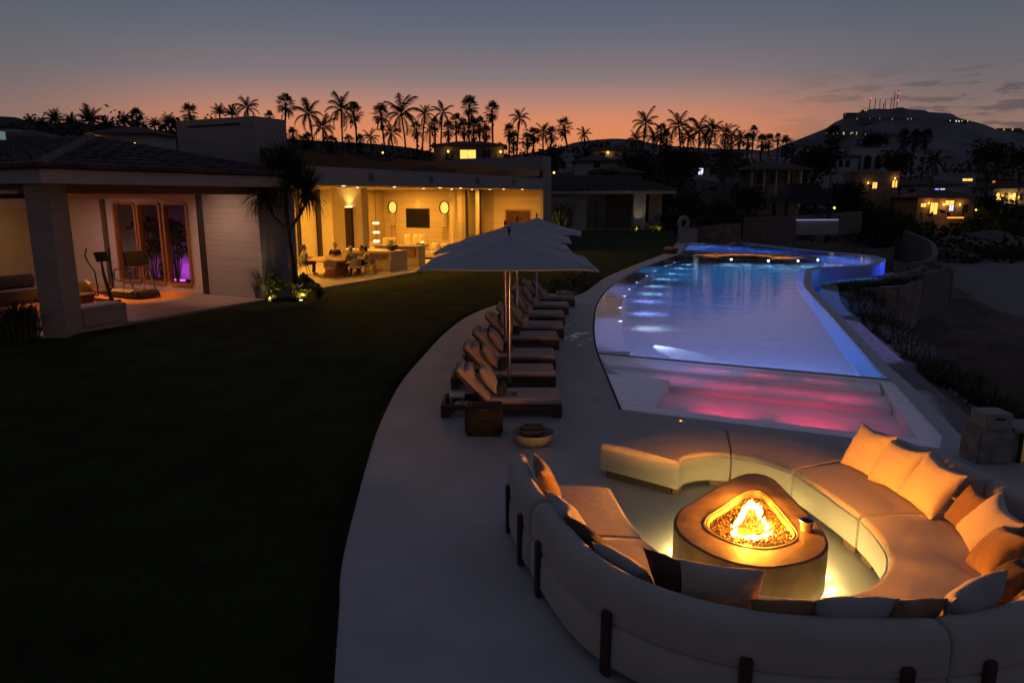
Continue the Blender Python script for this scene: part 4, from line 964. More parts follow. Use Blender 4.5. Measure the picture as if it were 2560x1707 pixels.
def ridge_caps(parent, name, p0, p1, m_, n):
    p0, p1 = Vector(p0), Vector(p1); q = MB()
    for i in range(n):
        a, b = p0.lerp(p1, i / n), p0.lerp(p1, (i + 1.12) / n); d_ = (b - a).normalized(); sd = d_.cross(Vector((0, 0, 1))).normalized(); up = sd.cross(d_)
        q.loft([[c_ + sd * cos(u) * r_ + up * sin(u) * r_ * .9 for u in [PI * j / 6 for j in range(7)]] for c_, r_ in ((a, .16), (b + up * .0, .125))], cap=False, closed=False)
        q.f([q.v(a + sd * cos(u) * .16 + up * sin(u) * .16 * .9) for u in [PI * j / 6 for j in range(7)]])
    return q.build(name, m_, parent, smooth=True, ang=50)

# ---- gym wing
gym = HT('gym_wing', 'villa wing on the left with tiled hip roof and open gym', 'building', 0, 0)
q = MB(); q.span(-1.2, 6.9, 3.0, 13, -.3, .052); q.build('wood_floor', m_oak, gym)
q = MB(); q.prism([(-1.05, 0), (.14, .02), (6.32, -.08), (6.32, 2.998), (-1.05, 2.998)], -.3, .05); q.build('terrace_floor', mat('rosy_stone_floor', (.36, .27, .23), rough=.5, var=.12, scale=2), gym)
q = MB(); q.prism([(-1.02, .03), (-.77, -.52), (.14, .23), (-.15, .85)], 0, 3.8); q.build('pillar', m_trav, gym)
q = MB(); q.span(6.32, 6.8, 0, 2.64, -.1, 3.80); q.span(6.8, 8.0, 0, .35, -.1, 3.80); q.build('stone_wall', m_trav, gym)
def rwall(mbx, s0, s1, t0, t1, z0, z1, holes):
    ts = sorted(set([t0, t1] + [h for a in holes for h in a[:2]]))
    for a, b in zip(ts, ts[1:]):
        hh = [h for h in holes if h[0] <= a + 1e-6 and h[1] >= b - 1e-6]
        if hh: mbx.span(s0, s1, a, b, z0, hh[0][2]); mbx.span(s0, s1, a, b, hh[0][3], z1)
        else: mbx.span(s0, s1, a, b, z0, z1)
WIN = [(3.46, 4.68, .32, 3.25), (4.88, 6.10, .32, 3.25), (6.25, 7.46, .32, 3.25)]
q = MB(); rwall(q, 6.35, 6.45, 2.94, 13, -.1, 3.56, WIN); q.build('wall', m_plast, gym)
q = MB(); q.span(6.30, 6.62, 2.64, 2.94, -.05, 3.56); q.build('door_post', m_bronze, gym)
q = MB(); q.span(6.28, 6.348, 7.98, 8.22, .05, 3.40); q.build('door_post', mat('olive_bronze', (.10, .085, .055), rough=.5, var=.15), gym)
for t0, t1, z0, z1 in WIN:
    fr = MB(); outer = [(x + (t0 + t1) / 2, z + (z0 + z1) / 2) for x, z in rrect(t1 - t0 + .08, z1 - z0 + .08, .17, 6)]; inner = [(x + (t0 + t1) / 2, z + (z0 + z1) / 2) for x, z in rrect(t1 - t0 - .11, z1 - z0 - .11, .10, 6)]
    rings = [[(6.27, a, b) for a, b in outer], [(6.27, a, b) for a, b in inner], [(6.47, a, b) for a, b in inner], [(6.47, a, b) for a, b in outer], [(6.27, a, b) for a, b in outer]]
    fr.loft(rings, cap=False); fo_ = fr.build('window', m_frame, gym, smooth=True, ang=35)
    pn = MB(); pn.prism([(x + (t0 + t1) / 2, z + (z0 + z1) / 2) for x, z in rrect(t1 - t0 - .12, z1 - z0 - .12, .10, 6)], 6.41, 6.422)
    pn.xf(Matrix(((0, 0, 1, 0), (1, 0, 0, 0), (0, 1, 0, 0), (0, 0, 0, 1)))); pn.build('pane', m_glass, fo_)
q = MB(); q.span(-1.2, 6.8, .5, 13, 3.56, 3.64); q.build('ceiling', m_plast, gym)
q = MB(); q.span(-.9, 6.31, .2, .5, 3.56, 3.80); q.span(-.9, -.6, .5, 13, 3.56, 3.80); q.build('soffit_beam', m_beam, gym)
q = MB(); q.span(-1.18, 6.6, -.98, 13, 3.80, 4.14); q.build('fascia', m_fascia, gym)
q = MB(); q.span(-1.2, 6.8, 12.8, 13, -.1, 3.56); q.build('back_wall', m_cream_p, gym)
q = MB(); q.grid(lambda u, v: (1.2 + u * 2.6, 12.6 + .05 * sin(u * 70), .06 + v * 3.45), 120, 1); q.build('curtain', mat('ochre_curtain', (.42, .33, .16), rough=.9, var=.12, scale=4), gym, smooth=True)
q = MB(); q.span(4.0, 4.25, 12.5, 12.78, .05, 3.5); q.build('door_post', m_bronze, gym)
q = MB(); q.span(-.50, -.47, .9, 6, .08, 3.56); q.build('glass_wall', m_glass, gym)
q = MB(); q.span(-.53, -.44, .9, 6.0, .05, .13); q.build('door_rail', m_bronze, gym); q = MB(); q.span(-.53, -.44, .9, 6.0, 3.44, 3.555); q.build('door_rail', m_bronze, gym)
for t_ in (3.2, 6.0): q = MB(); q.span(-.54, -.43, t_ - .05, t_ + .05, .05, 3.56); q.build('door_post', m_bronze, gym)
A_ = (2.65, 2.75, 5.16)
tiled_roof(gym, [((-1.27, -1.07, 4.15), (6.69, -1.07, 4.15), A_, A_), ((-1.27, 13, 4.15), (-1.27, -1.07, 4.15), (2.65, 13, 5.16), A_), ((6.69, -1.07, 4.15), (6.69, 13, 4.15), A_, (2.65, 13, 5.16))])
rc = ridge_caps(gym, 'ridge_tile', (-1.2, -1.0, 4.22), (2.65, 2.75, 5.22), mat('pale_mortar_ridge', (.16, .14, .14), rough=.9, var=.3, scale=4), 15)
ridge_caps(gym, 'ridge_tile', (6.6, -1.0, 4.22), A_, m_tiles, 15); ridge_caps(gym, 'ridge_tile', (2.65, 13, 5.2), A_, m_tiles, 24)
ch = HT('chimney_block', 'square travertine roof block with a dark vent slot, behind the tiled roof', 'chimney', 8.7, 3.6, 4.1)
q = MB(); q.span(-.75, .85, -2.0, 2.0, 0, 2.2); q.build('body', m_trav, ch); q = MB(); q.span(-.765, -.74, -1.35, 1.35, 1.92, 1.99); q.build('slot', m_slot, ch)
pb = HT('stone_planter', 'low travertine block at the foot of the left pillar', 'planter', .85, .75)
q = MB(); q.span(-.62, .64, -.42, .38, 0, .56); q.span(-.5, .5, -.3, .28, .561, .575); q.build('block', m_trav, pb, bev=.01)
# courtyard seen through the windows
q = MB(); q.span(6.62, 9.35, 2.9, 14, -.3, .04); o = struct('courtyard_floor', q, m_oak); o.location = HO; o.rotation_euler = (0, 0, HR)
cw = HT('courtyard_wall', 'rough courtyard wall glowing purple behind the gym windows', 'wall', 9.2, 8.2)
q = MB(); q.span(-2.5, -.055, 5.15, 5.3, 0, 3.9); q.build('return_wall', mat('courtyard_stucco', (.42, .38, .40), rough=.95, var=.15, scale=2, bump=.4, bscale=12), cw); q = MB(); q.span(-.05, .15, -5.3, 5.3, 0, 3.9); q.build('wall', mat('courtyard_stucco', (.42, .38, .40), rough=.95, var=.15, scale=2, bump=.4, bscale=12), cw)
ll = HT('garden_light', 'magenta light bar among the courtyard plants', 'garden light', 8.5, 6.95, .05)
q = MB(); q.span(-.05, .05, -.3, .3, .03, .09); q.build('lens', emit('magenta_lens', (.75, .10, 1), 2.5), ll); q = MB(); q.span(-.06, .06, -.32, .32, 0, .03); q.build('housing', m_bronze, ll)
for (s, t, z, pw, c_) in ((8.75, 7.3, .45, 15, (.55, .07, .80)), (8.6, 9.0, .4, 7, (.6, .1, .55)), (8.2, 10.8, .5, 7, (1, .6, .4))):
    lamp('POINT', HW(s, t, z), pw, c_, size=.1)
db = HT('daybed', 'pale cushioned daybed in the courtyard behind the gym windows', 'daybed', 7.3, 8.4, .05, rad(90))
q = MB(); q.span(-.9, .9, -.4, .4, .12, .22); q.build('frame', m_frame, db); q = MB(); q.span(-.88, .88, -.38, .38, .22, .42, bev=.05); q.build('mattress', m_cream, db, smooth=True); q = MB(); q.box((-.75, 0, .6), (.14, .7, .42), ry=rad(-20), bev=.05); q.build('bolster', m_cream, db, smooth=True)
# gym lights: floor glows orange, walls stay dim
for s, t in ((4.6, 4.4), (3.0, 5.0)):
    lamp('SPOT', HW(s, t, 3.5), 620, (1, .36, .025), size=.08, target=HW(s, t, 0), spot=62, blend=.6)
lamp('AREA', HW(3.4, 6.5, 3.5), 95, (1, .52, .46), size=3, rot=(0, 0, 0))
lamp('AREA', HW(3.6, 11.6, 3.5), 15, (1, .66, .13), size=.5, rot=(0, 0, 0))
lamp('SPOT', HW(4.2, 1.3, 3.5), 190, (1, .58, .40), size=.1, target=HW(6.3, 1.3, 1.6), spot=120, blend=1)
lamp('SPOT', HW(1.0, .9, 3.5), 18, (1, .55, .25), size=.08, target=HW(3, .9, 1.2), spot=100, blend=1)
dk = HT('lounge_sofa', 'dark low sofa standing behind the left glass wall', 'sofa', 1.6, 6.6, .055, rad(-90))
q = MB(); q.span(-.5, .5, -1.2, 1.2, .08, .44, bev=.05); q.build('seat', mat('charcoal_room_fabric', (.05, .045, .05), rough=.95, var=.15), dk, smooth=True); q = MB(); q.span(-.5, -.24, -1.2, 1.2, .44, .88, bev=.06); q.build('backrest', MATS['charcoal_room_fabric'], dk, smooth=True); q = MB(); q.span(-.45, .45, -1.1, 1.1, 0, .08); q.build('base', m_bronze, dk)
# ---- treadmill, trainer, stool
m_black = mat('black_machine_plastic', (.018, .017, .017), rough=.35, var=.15)
tm = HT('treadmill', 'black treadmill with chrome uprights in front of the framed windows', 'treadmill', 4.65, 4.7, .055)
q = MB(); q.span(-.42, .42, -1.05, 1.05, .06, .19, bev=.03); q.build('deck', m_black, tm)
q = MB(); q.span(-.27, .27, -.55, 1.0, .192, .2); q.build('belt', mat('tan_belt', (.22, .19, .15), rough=.5, var=.1), tm)
q = MB(); q.loft([[(x, y, z) for x, z in ((-.40, .06), (.40, .06), (.38, zz), (-.38, zz))] for y, zz in ((-1.12, .14), (-1.05, .24), (-.75, .27), (-.55, .21))]); q.build('motor_hood', m_black, tm, smooth=True, ang=30)
for sx_ in (-.40, .40):
    q = MB(); q.tube([(sx_, -.95, .16), (sx_, -.52, 1.08)], .028, 10); q.tube([(sx_, -.25, .16), (sx_, -.50, .95)], .02, 10); q.build('upright', m_steel, tm, smooth=True)
    q = MB(); q.tube([(sx_, -.55, 1.05), (sx_, .05, .98), (sx_, .12, .85), (sx_, .10, .62), (sx_, -.25, .60)], .022, 8); q.build('handrail', m_black, tm, smooth=True)
q = MB(); q.box((0, -.58, 1.36), (.86, .06, .50), rx=rad(-18), bev=.02); q.build('console', m_black, tm); q = MB(); q.tube([(-.4, -.5, 1.08), (.4, -.5, 1.08)], .025, 8); q.tube([(-.3, -.53, 1.08), (-.3, -.57, 1.22)], .02, 8); q.tube([(.3, -.53, 1.08), (.3, -.57, 1.22)], .02, 8); q.build('crossbar', m_steel, tm, smooth=True)
el = HT('elliptical_trainer', 'black elliptical trainer with long swing arms left of the treadmill', 'elliptical trainer', 3.45, 4.5, .055)
q = MB(); q.tube([(0, -.62, .05), (0, -.35, .9), (0, -.3, 1.35)], [.07, .05, .035], 10); q.build('column', m_black, el, smooth=True)
q = MB(); q.span(-.06, .06, -.62, 1.0, .03, .1); q.span(-.3, .3, -.66, -.56, 0, .06); q.span(-.3, .3, .9, 1.0, 0, .06); q.build('frame', m_black, el)
q = MB(); q.lathe([(0, -.1), (.25, -.1), (.32, -.06), (.32, .06), (.25, .1), (0, .1)], n=28, cap=False); q.xf(Matrix.Translation((0, .75, .38)) @ Matrix.Rotation(PI / 2, 4, 'Y')); q.build('flywheel', mat('bronze_flywheel', (.16, .13, .08), rough=.3, metal=.5, var=.1), el, smooth=True, ang=30)
q = MB(); q.box((0, -.34, 1.5), (.46, .05, .34), rx=rad(-24), bev=.02); q.build('console', m_black, el)
for sx_, ln in ((-.28, .0), (.28, .14)):
    q = MB(); q.tube([(sx_, -.38, .55), (sx_, -.32, 1.05), (sx_ * 1.1, -.12 - ln, 1.28), (sx_ * 1.15, .02 - ln * 2, 1.55), (sx_ * 1.0, -.04 - ln * 2, 1.78)], .022, 8); q.build('swing_arm', m_black, el, smooth=True)
    q = MB(); q.tube([(sx_, -.38, .55), (sx_ * .6, -.2, .22), (sx_ * .6, .7, .3)], .025, 8); q.span(sx_ * .6 - .07, sx_ * .6 + .07, .0, .38, .26, .30); q.build('pedal', m_black, el)
sl_ = HT('stool', 'low dark flared stool on the gym floor beside the trainer', 'stool', 2.75, 4.2, .055)
q = MB(); q.loft([[(x, y, z) for x, y in rrect(w_, w_, .04)] for w_, z in ((.40, 0), (.38, .08), (.43, .26), (.50, .34), (.48, .36))]); q.build('body', m_dwood, sl_)

# ---- living wing
lv = HT('living_wing', 'long flat roofed villa wing with brightly lit open living room', 'building', 9, 0)
lv.location = HO; 
q = MB(); q.prism([(8.0, .33), (9.4, .33), (31.4, .40), (31.4, 13), (9.4, 13), (9.4, 2.7), (8.0, 2.7)], -.3, .05); q.build('terrace_floor', m_floor, lv)
q = MB(); q.span(6.85, 30.42, .2, 13, 3.93, 4.60); q.build('fascia', m_fascia, lv)
q = MB(); q.span(8.2, 30.42, .4, 13, 3.915, 3.928); q.build('ceiling', m_cream_p, lv)
q = MB(); q.prism([(30.42, .3), (31.68, .3), (31.68, 1.2), (30.42, 1.2)], -.1, 5.10); q.span(30.44, 31.66, .32, 1.18, 5.1, 5.98); q.build('pillar', m_trav, lv)
q = MB(); q.span(30.45, 31.2, 1.2, 7, 4.6, 5.95); q.build('parapet_wall', m_trav, lv)
q = MB(); q.span(7.0, 30.40, .42, .44, 4.60, 5.12); b_ = q.build('balustrade', glass('smoked_glass', (.09, .08, .085), ior=1.35), lv)
for k in range(9): q = MB(); s_ = 7.2 + k * 2.9; q.span(s_, s_ + .03, .45, .49, 4.6, 5.1); q.build('post', m_bronze, b_)
q = MB(); q.span(7.0, 30.4, 1.2, 12.9, 4.601, 4.66); q.build('roof_gravel', mat('dark_roof_gravel', (.05, .045, .045), rough=1, var=.4, scale=20), lv)
q = MB(); q.span(10.2, 30.4, 4.0, 4.3, 4.662, 5.3); q.build('roof_upstand', mat('dark_upstand', (.035, .032, .035), rough=.9, var=.2), lv)
for s_ in (12.74, 17.28, 21.72, 25.95): q = MB(); q.span(s_ - .16, s_ + .16, .17, .198, 4.12, 4.42); q.build('vent', mat('grey_speaker_grille', (.16, .15, .17), rough=.7, var=.1), lv)
q = MB(); q.span(30.4, 30.7, .45, 3.85, .05, 3.915); q.build('stone_wall', m_travg, lv)
q = MB(); q.span(30.385, 30.398, 1.1, 3.02, .55, 2.68); a_ = q.build('picture_frame', m_frame, lv); q = MB(); q.span(30.37, 30.384, 1.2, 2.92, .65, 2.58); q.build('picture', mat('dark_red_painting', (.05, .018, .008), rough=.4, var=.7, scale=2.5, stretch=(1, 1, 3)), a_)
q = MB(); q.span(27.0, 27.5, 4.6, 10.4, .05, 3.915); q.build('stone_wall', m_travg, lv)
q = MB(); q.span(27.5, 30.4, 4.6, 4.7, .05, 3.915); q.build('wall', mat('taupe_panel', (.30, .23, .15), rough=.7, var=.08), lv); q = MB(); q.span(30.4, 30.7, 3.853, 4.7, .05, 3.915); q.build('wall', mat('taupe_panel', (.30, .23, .15)), lv)
q = MB(); q.span(29.0, 29.12, 4.05, 4.3, .05, 3.915); q.span(26.7, 26.8, 3.7, 3.86, .05, 3.915); q.build('door_post', m_bronze, lv)
q = MB(); q.span(28.2, 28.35, 3.8, 4.0, .05, 3.915); q.span(25.8, 26.0, 4.2, 4.45, .05, 3.915); q.build('column', m_cream_p, lv)
for b_ in ((9.602, 27.4, 10.4, 10.6), (9.4, 9.6, 2.702, 13), (8.0, 8.2, .352, 2.7), (8.202, 9.6, 2.55, 2.7)): q = MB(); q.span(*b_, .05, 3.915); q.build('wall', m_cream_p, lv)
for s0, s1 in ((17.5, 18.4), (20.7, 21.0)): q = MB(); q.span(s0, s1, 10.25, 10.39, .05, 3.915); q.build('wood_panel', m_frame if s0 < 19 else m_bronze, lv)
q = MB(); q.span(25.4, 27.0, 10.2, 10.39, .05, 3.7); q.build('curtain', mat('beige_curtain', (.36, .27, .15), rough=.9, var=.15, scale=5, stretch=(6, 6, .3)), lv)
q = MB(); q.span(18.0, 18.5, 4.9, 6.84, .05, 3.915); q.build('column', m_cream_p, lv)
q = MB(); q.span(15.8, 16.1, 7.6, 8.4, .05, 3.915); q.build('column', m_cream_p, lv); q = MB(); q.span(15.6, 15.7, 6.9, 7.1, .05, 3.915); q.build('door_post', m_bronze, lv)
DL = [(11.65, .75), (15.12, .75), (18.9, .75), (20.9, .75), (26.0, .85), (28.6, .9), (16.1, 3.6), (21.6, 3.5), (25.2, 3.9), (27.1, 3.6), (29.2, 3.5), (12.5, 3.6)]
for s_, t_ in DL:
    q = MB(); q.lathe([(.0, -.012), (.055, -.012), (.07, 0)], (s_, t_, 3.914), n=14, cap=False); q.build('downlight', emit('downlight_lens', (1, .72, .3), 8), lv, smooth=True)
WARM = (1, .46, .055)
for s_, t_ in DL:
    lamp('SPOT', HW(s_, t_ + .1, 3.85), 170, WARM, size=.05, target=HW(s_, t_ + .1, 0), spot=95, blend=.8)
for s_, t_, pw in ((12.5, 5.5, 290), (18.5, 8.2, 150), (21.5, 5.5, 270), (24.5, 7.5, 270), (27.5, 2.6, 210), (14.5, 9, 180)):
    lamp('AREA', HW(s_, t_, 3.88), pw, WARM, size=1.6, rot=(0, 0, 0))
# wall washers on the stone wall
for t_, z_ in ((9.45, 3.8), (5.5, 3.8), (7.5, 3.8)):
    lamp('SPOT', HW(26.5, t_, z_), 60, (1, .6, .15), size=.04, target=HW(27.0, t_, 2.6), spot=44, blend=.9)
tv = HT('television', 'large dark television on the travertine wall between the ring sculptures', 'television', 26.96, 7.56, 1.52)
q = MB(); q.span(0, .04, -.9, .9, 0, 1.22, bev=.01); q.build('bezel', m_bronze, tv); q = MB(); q.span(-.006, -.001, -.86, .86, .05, 1.18); q.build('screen', mat('dark_screen', (.006, .005, .005), rough=.4, var=.1, spec=.2), tv)
for i, (t_, nm) in enumerate(((9.45, 'left'), (5.5, 'right'))):
    sc_ = HT('wall_sculpture', 'lit ring wall sculpture with hanging beaded bands, %s of the television' % nm, 'wall sculpture', 26.9, t_, 2.8, group='ring wall sculptures')
    q = MB(); q.tube([(0, .34 * cos(2 * PI * k / 32), .40 * sin(2 * PI * k / 32)) for k in range(33)], .035, 8, cap=False); q.build('ring', m_bronze, sc_, smooth=True)
    q = MB(); q.lathe([(0, 0), (.30, .0)], n=32, cap=False); q.xf(Matrix.Rotation(PI / 2, 4, 'Y') @ Matrix.Diagonal((1.2, 1, 1, 1))); q.xf(Matrix.Translation((.04, 0, 0))); q.build('disc', emit('glowing_disc', (1, .60, .14), .95), sc_)
    for k in range(6): q = MB(); q.tube([(-.02, -.19, -.45 - k * .13), (-.05, 0, -.47 - k * .13), (-.02, .19, -.45 - k * .13)], .035, 8); q.build('band', m_cream, sc_, smooth=True)
    for dy in (-.19, -.09, .09, .19): q = MB(); q.tube([(0, dy, -.4), (0, dy, -2.0)], .013, 6); q.build('cord', m_brown, sc_)
us = HT('wall_lamp', 'tall dark wall lamp throwing light up and down on the pale column', 'wall lamp', 17.9, 5.68, .85)
q = MB(); q.span(-.08, .09, -.2, .2, 0, 2.1); q.build('housing', m_bronze, us); q = MB(); q.span(-.07, .08, -.18, .18, 2.101, 2.115); q.span(-.07, .08, -.18, .18, -.014, -.001); q.build('lens', emit('wall_lamp_lens', (1, .72, .25), 9), us)
lamp('SPOT', HW(17.72, 5.68, 2.98), 50, (1, .6, .15), size=.06, target=HW(17.85, 5.68, 4), spot=110, blend=.9); lamp('SPOT', HW(17.72, 5.68, .82), 25, (1, .6, .15), size=.06, target=HW(17.8, 5.68, 0), spot=110, blend=.9)
dc = HT('side_cabinet', 'pale drum side cabinet under the tall wall lamp', 'cabinet', 17.3, 5.6, .05)
q = MB(); q.lathe([(0, 0), (.42, 0), (.44, .04), (.44, .62), (.42, .66), (0, .66)], n=32, cap=False); q.build('body', m_travg, dc, smooth=True, ang=30); q = MB(); q.lathe([(0, .661), (.4, .661), (.4, .68), (0, .68)], n=32, cap=False); q.build('top', m_frame, dc)
pd_ = HT('pendant_lamp', 'slender hanging lamp with three glowing glass rings over the stone island', 'pendant lamp', 16.3, 2.75, 1.25)
q = MB(); q.tube([(0, 0, 0), (0, 0, 2.66)], .012, 6); q.build('rod', m_bronze, pd_)
for z_ in (.1, .52, .95): q = MB(); q.lathe([(.02, 0), (.14, 0), (.15, .05), (.14, .08), (.02, .08)], (0, 0, z_), n=20, cap=True); q.build('ring', emit('pendant_ring', (1, .72, .3), 5), pd_, smooth=True, ang=30)
q = MB(); q.lathe([(.125, .1), (.125, 1.0)], n=20, cap=False); q.build('glass_tube', m_glass, pd_, smooth=True)

# ---- kitchen island, bar, furniture
isl = HT('kitchen_island', 'stone kitchen island with waterfall ends, bowl of plants on it', 'kitchen island', 16.1, 2.7, .05)
q = MB(); q.span(-.65, .65, -1.38, 1.45, .86, .94); q.span(-.65, .65, -1.38, -1.30, 0, .86); q.span(-.3, .65, -1.30, 1.45, 0, .86); q.build('counter', m_travg, isl)
bar = HT('bar_counter', 'higher stone bar counter behind the kitchen island', 'counter', 18.15, 2.8, .05)
q = MB(); q.span(-.28, .28, -1.4, 1.4, .96, 1.04); q.span(-.28, .28, -1.4, -1.3, 0, .96); q.span(-.12, .28, -1.3, 1.4, 0, .96); q.build('counter', m_travg, bar); q = MB(); q.span(-.16, -.12, -1.1, .4, .5, .85); q.build('panel', m_frame, bar)
m_leaf = mat('mid_green_leaf', (.05, .075, .02), rough=.6, var=.4, scale=4, col2=(.09, .12, .03))
pbw = HT('plant_bowl', 'stone bowl of green plants on the kitchen island', 'plant bowl', 16.15, 1.75, .995)
q = MB(); q.lathe([(.1, 0), (.22, .05), (.3, .22), (.28, .24), (.2, .1)], n=24); q.build('bowl', m_stone, pbw, smooth=True)
q = MB()
for i in range(90):
    a = RND.uniform(0, 6.28); r_ = RND.uniform(0, .26); p = Vector((r_ * cos(a), r_ * sin(a), .2 + RND.uniform(0, .22))); d_ = Vector((cos(a), sin(a), RND.uniform(-.2, 1))).normalized() * .11; s_ = d_.cross(Vector((0, 0, 1))).normalized() * .035
    q.quad(p, p + d_ * .5 + s_, p + d_, p + d_ * .5 - s_)
q.build('leaves', m_leaf, pbw)
m_shell = mat('woven_chair_shell', (.40, .30, .19), rough=.8, var=.15, scale=30, bump=.3, bscale=60)
m_lightwood = woodmat('ash_chair_wood', (.36, .20, .09), rough=.5, axis=2)
def chair(label, s, t, rz, seat=.45, back=.42, group='chairs round the dining table', name='dining_chair'):
    r = HT(name, label, 'chair' if name == 'dining_chair' else 'bar stool', s, t, .05, rz, group)
    q = MB(); q.lathe([(0, seat - .05), (.2, seat - .05), (.24, seat - .02), (.24, seat + .03), (.2, seat + .05), (0, seat + .05)], n=20, cap=False); q.build('seat', m_cream, r, smooth=True, ang=50)
    q = MB(); q.grid(lambda u, v: ((-.20 - .07 * v) * cos((u - .5) * 2.9) , (.26 + .03 * v) * sin((u - .5) * 2.9), seat - .02 + v * (back * (1 - .45 * (2 * abs(u - .5)) ** 2))), 16, 5); o = q.build('backrest', m_shell, r, smooth=True); sm = o.modifiers.new('thickness', 'SOLIDIFY'); sm.thickness = .022
    for sx_ in (-1, 1):
        for sy in (-1, 1): q = MB(); q.tube([(sx_ * .15, sy * .16, seat - .04), (sx_ * .24, sy * .23, 0)], [.02, .013], 8); q.build('leg', m_lightwood, r, smooth=True)
    if seat > .6: q = MB(); q.tube([(.2, -.2, .25), (.2, .2, .25), (-.2, .2, .25), (-.2, -.2, .25), (.2, -.2, .25)], .011, 6); q.build('footrest', m_lightwood, r)
    return r
TC = (13.45, 2.85)
dt = HT('dining_table', 'big round wooden dining table with five people seated', 'dining table', *TC, .05)
q = MB(); q.lathe([(0, .66), (1.15, .66), (1.22, .69), (1.22, .72), (1.2, .735), (0, .735)], n=48, cap=False); q.build('tabletop', woodmat('teak_tabletop', (.26, .13, .055), rough=.4, axis=0), dt, smooth=True, ang=30)
q = MB(); q.lathe([(.62, 0), (.55, .1), (.42, .4), (.46, .6), (.6, .66)], n=32); q.build('pedestal', m_frame, dt, smooth=True, ang=50)
seats = [(-150, 'dining chair with its empty back to the lawn, left of the white haired person'), (-108, 'dining chair of the white haired person in grey'), (-62, 'dining chair nearest the kitchen island, at the right of the table'), (-25, 'dining chair of the dark haired person beside the island'), (42, 'dining chair of the person in black at the far side'), (118, 'dining chair at the left end of the table behind the tree trunk')]
def seat_pos(a, r_=1.42): return (TC[0] + r_ * cos(rad(a)), TC[1] + r_ * sin(rad(a)))
for a, lab in seats: s_, t_ = seat_pos(a, 1.48); chair(lab, s_, t_, rad(a + 180))
for k, (s_, t_, nm) in enumerate([(15.05, 1.95, 'bar stool at the island corner nearest the lawn'), (15.05, 2.85, 'bar stool beside the middle of the kitchen island')]): chair(nm, s_, t_, 0, .66, .28, 'bar stools at the kitchen island', 'bar_stool')
for k, (a, r_, nm) in enumerate(((100, .7, 'left'), (-20, .75, 'right'), (20, .3, 'middle'))):
    q = MB(); q.lathe([(0, 0), (.1, 0), (.13, .015), (.0, .01)], n=18, cap=False); q.lathe([(0, 0), (.03, 0), (.033, .1), (.028, .1), (.025, .01), (0, .01)], (.18, .05, 0), n=14, cap=False); o = q.build('table_setting', m_cream, smooth=True); o.location = HW(TC[0] + r_ * cos(rad(a)), TC[1] + r_ * sin(rad(a)), .787); tag(o, 'plate and cup on the %s of the dining table' % nm, 'tableware', 'tableware on the dining table')
def sofa_in(label, s, t, rz, w_=2.0, name='sofa', cat='sofa', m_=None, d_=.95, hb=.8):
    m_ = m_ or m_cream
    r = HT(name, label, cat, s, t, .05, rz)
    q = MB(); q.span(-d_ / 2, d_ / 2, -w_ / 2, w_ / 2, .10, .42, bev=.05); q.build('seat', m_, r, smooth=True); q = MB(); q.span(-d_ / 2, -d_ / 2 + .22, -w_ / 2, w_ / 2, .42, hb, bev=.05); q.build('backrest', m_, r, smooth=True)
    q = MB(); q.span(-d_ / 2 + .05, d_ / 2 - .05, -w_ / 2 + .05, w_ / 2 - .05, 0, .1); q.build('base', m_dwood, r); return r
sofa_in('cream sofa at the right of the living room, two pillows on it', 22.4, 3.0, rad(180), 1.9)
sofa_in('square cream armchair behind the plant bowl', 22.2, 6.0, 0, 1.0, 'armchair', 'armchair', hb=1.15)
sofa_in('pale bench seat with pillows beside the tall wall lamp', 23.6, 9.1, rad(180), 1.2, 'bench', 'bench', hb=.7)
for (s_, t_, lab) in ((22.5, 3.4, 'white pillow on the living room sofa, left of the pair'), (22.5, 2.75, 'white pillow on the living room sofa, right of the pair'), (22.0, 4.1, 'slate blue pillow at the left arm of the living room sofa'), (23.5, 9.3, 'pale pillow on the bench seat by the wall lamp')):
    q = pillow_mb(.5, .5, .18, int(s_ * 10 + t_ * 7)); o = q.build('cushion', m_cream if 'slate' not in lab else mat('slate_pillow', (.09, .10, .13), var=.1), smooth=True); o.location = HW(s_, t_, .72); o.rotation_euler = (rad(75), 0, HR - rad(90)); tag(o, lab, 'cushion')
for i, (t_, s_) in enumerate(((6.85, 25), (6.3, 25.1), (5.78, 25))):
    r = HT('tub_chair', ('left', 'middle', 'right')[i] + ' of three round backed tub chairs below the television', 'armchair', s_, t_, .05, 0, 'tub chairs below the television')
    q = MB(); q.lathe([(0, .06), (.24, .06), (.3, .2), (.3, .44), (0, .46)], n=24, cap=False); q.build('seat', m_cream, r, smooth=True); q = MB(); q.grid(lambda u, v: (-.31 * cos((u - .5) * 2.6), .31 * sin((u - .5) * 2.6), .4 + .78 * v * (1 - (2 * abs(u - .5)) ** 4)), 16, 6); o = q.build('backrest', m_cream, r, smooth=True); sm = o.modifiers.new('thickness', 'SOLIDIFY'); sm.thickness = .08
ct = HT('side_table', 'dark side table with a glowing candle lamp by the living room sofa', 'side table', 23.4, 4.9, .05)
q = MB(); q.span(-.3, .3, -.4, .4, .62, .68); q.build('top', m_dwood, ct)
for a_ in (-.26, .26):
    for b_ in (-.36, .36): q = MB(); q.span(a_ - .02, a_ + .02, b_ - .02, b_ + .02, 0, .62); q.build('leg', m_dwood, ct)
q = MB(); q.lathe([(0, 0), (.07, 0), (.08, .14), (.05, .2), (0, .2)], n=14, cap=False); o = q.build('candle_lamp', emit('candle_glow', (1, .5, .1), 4), smooth=True); o.location = HW(23.3, 4.8, .735); tag(o, 'small glowing candle lamp on the dark side table', 'candle lamp')

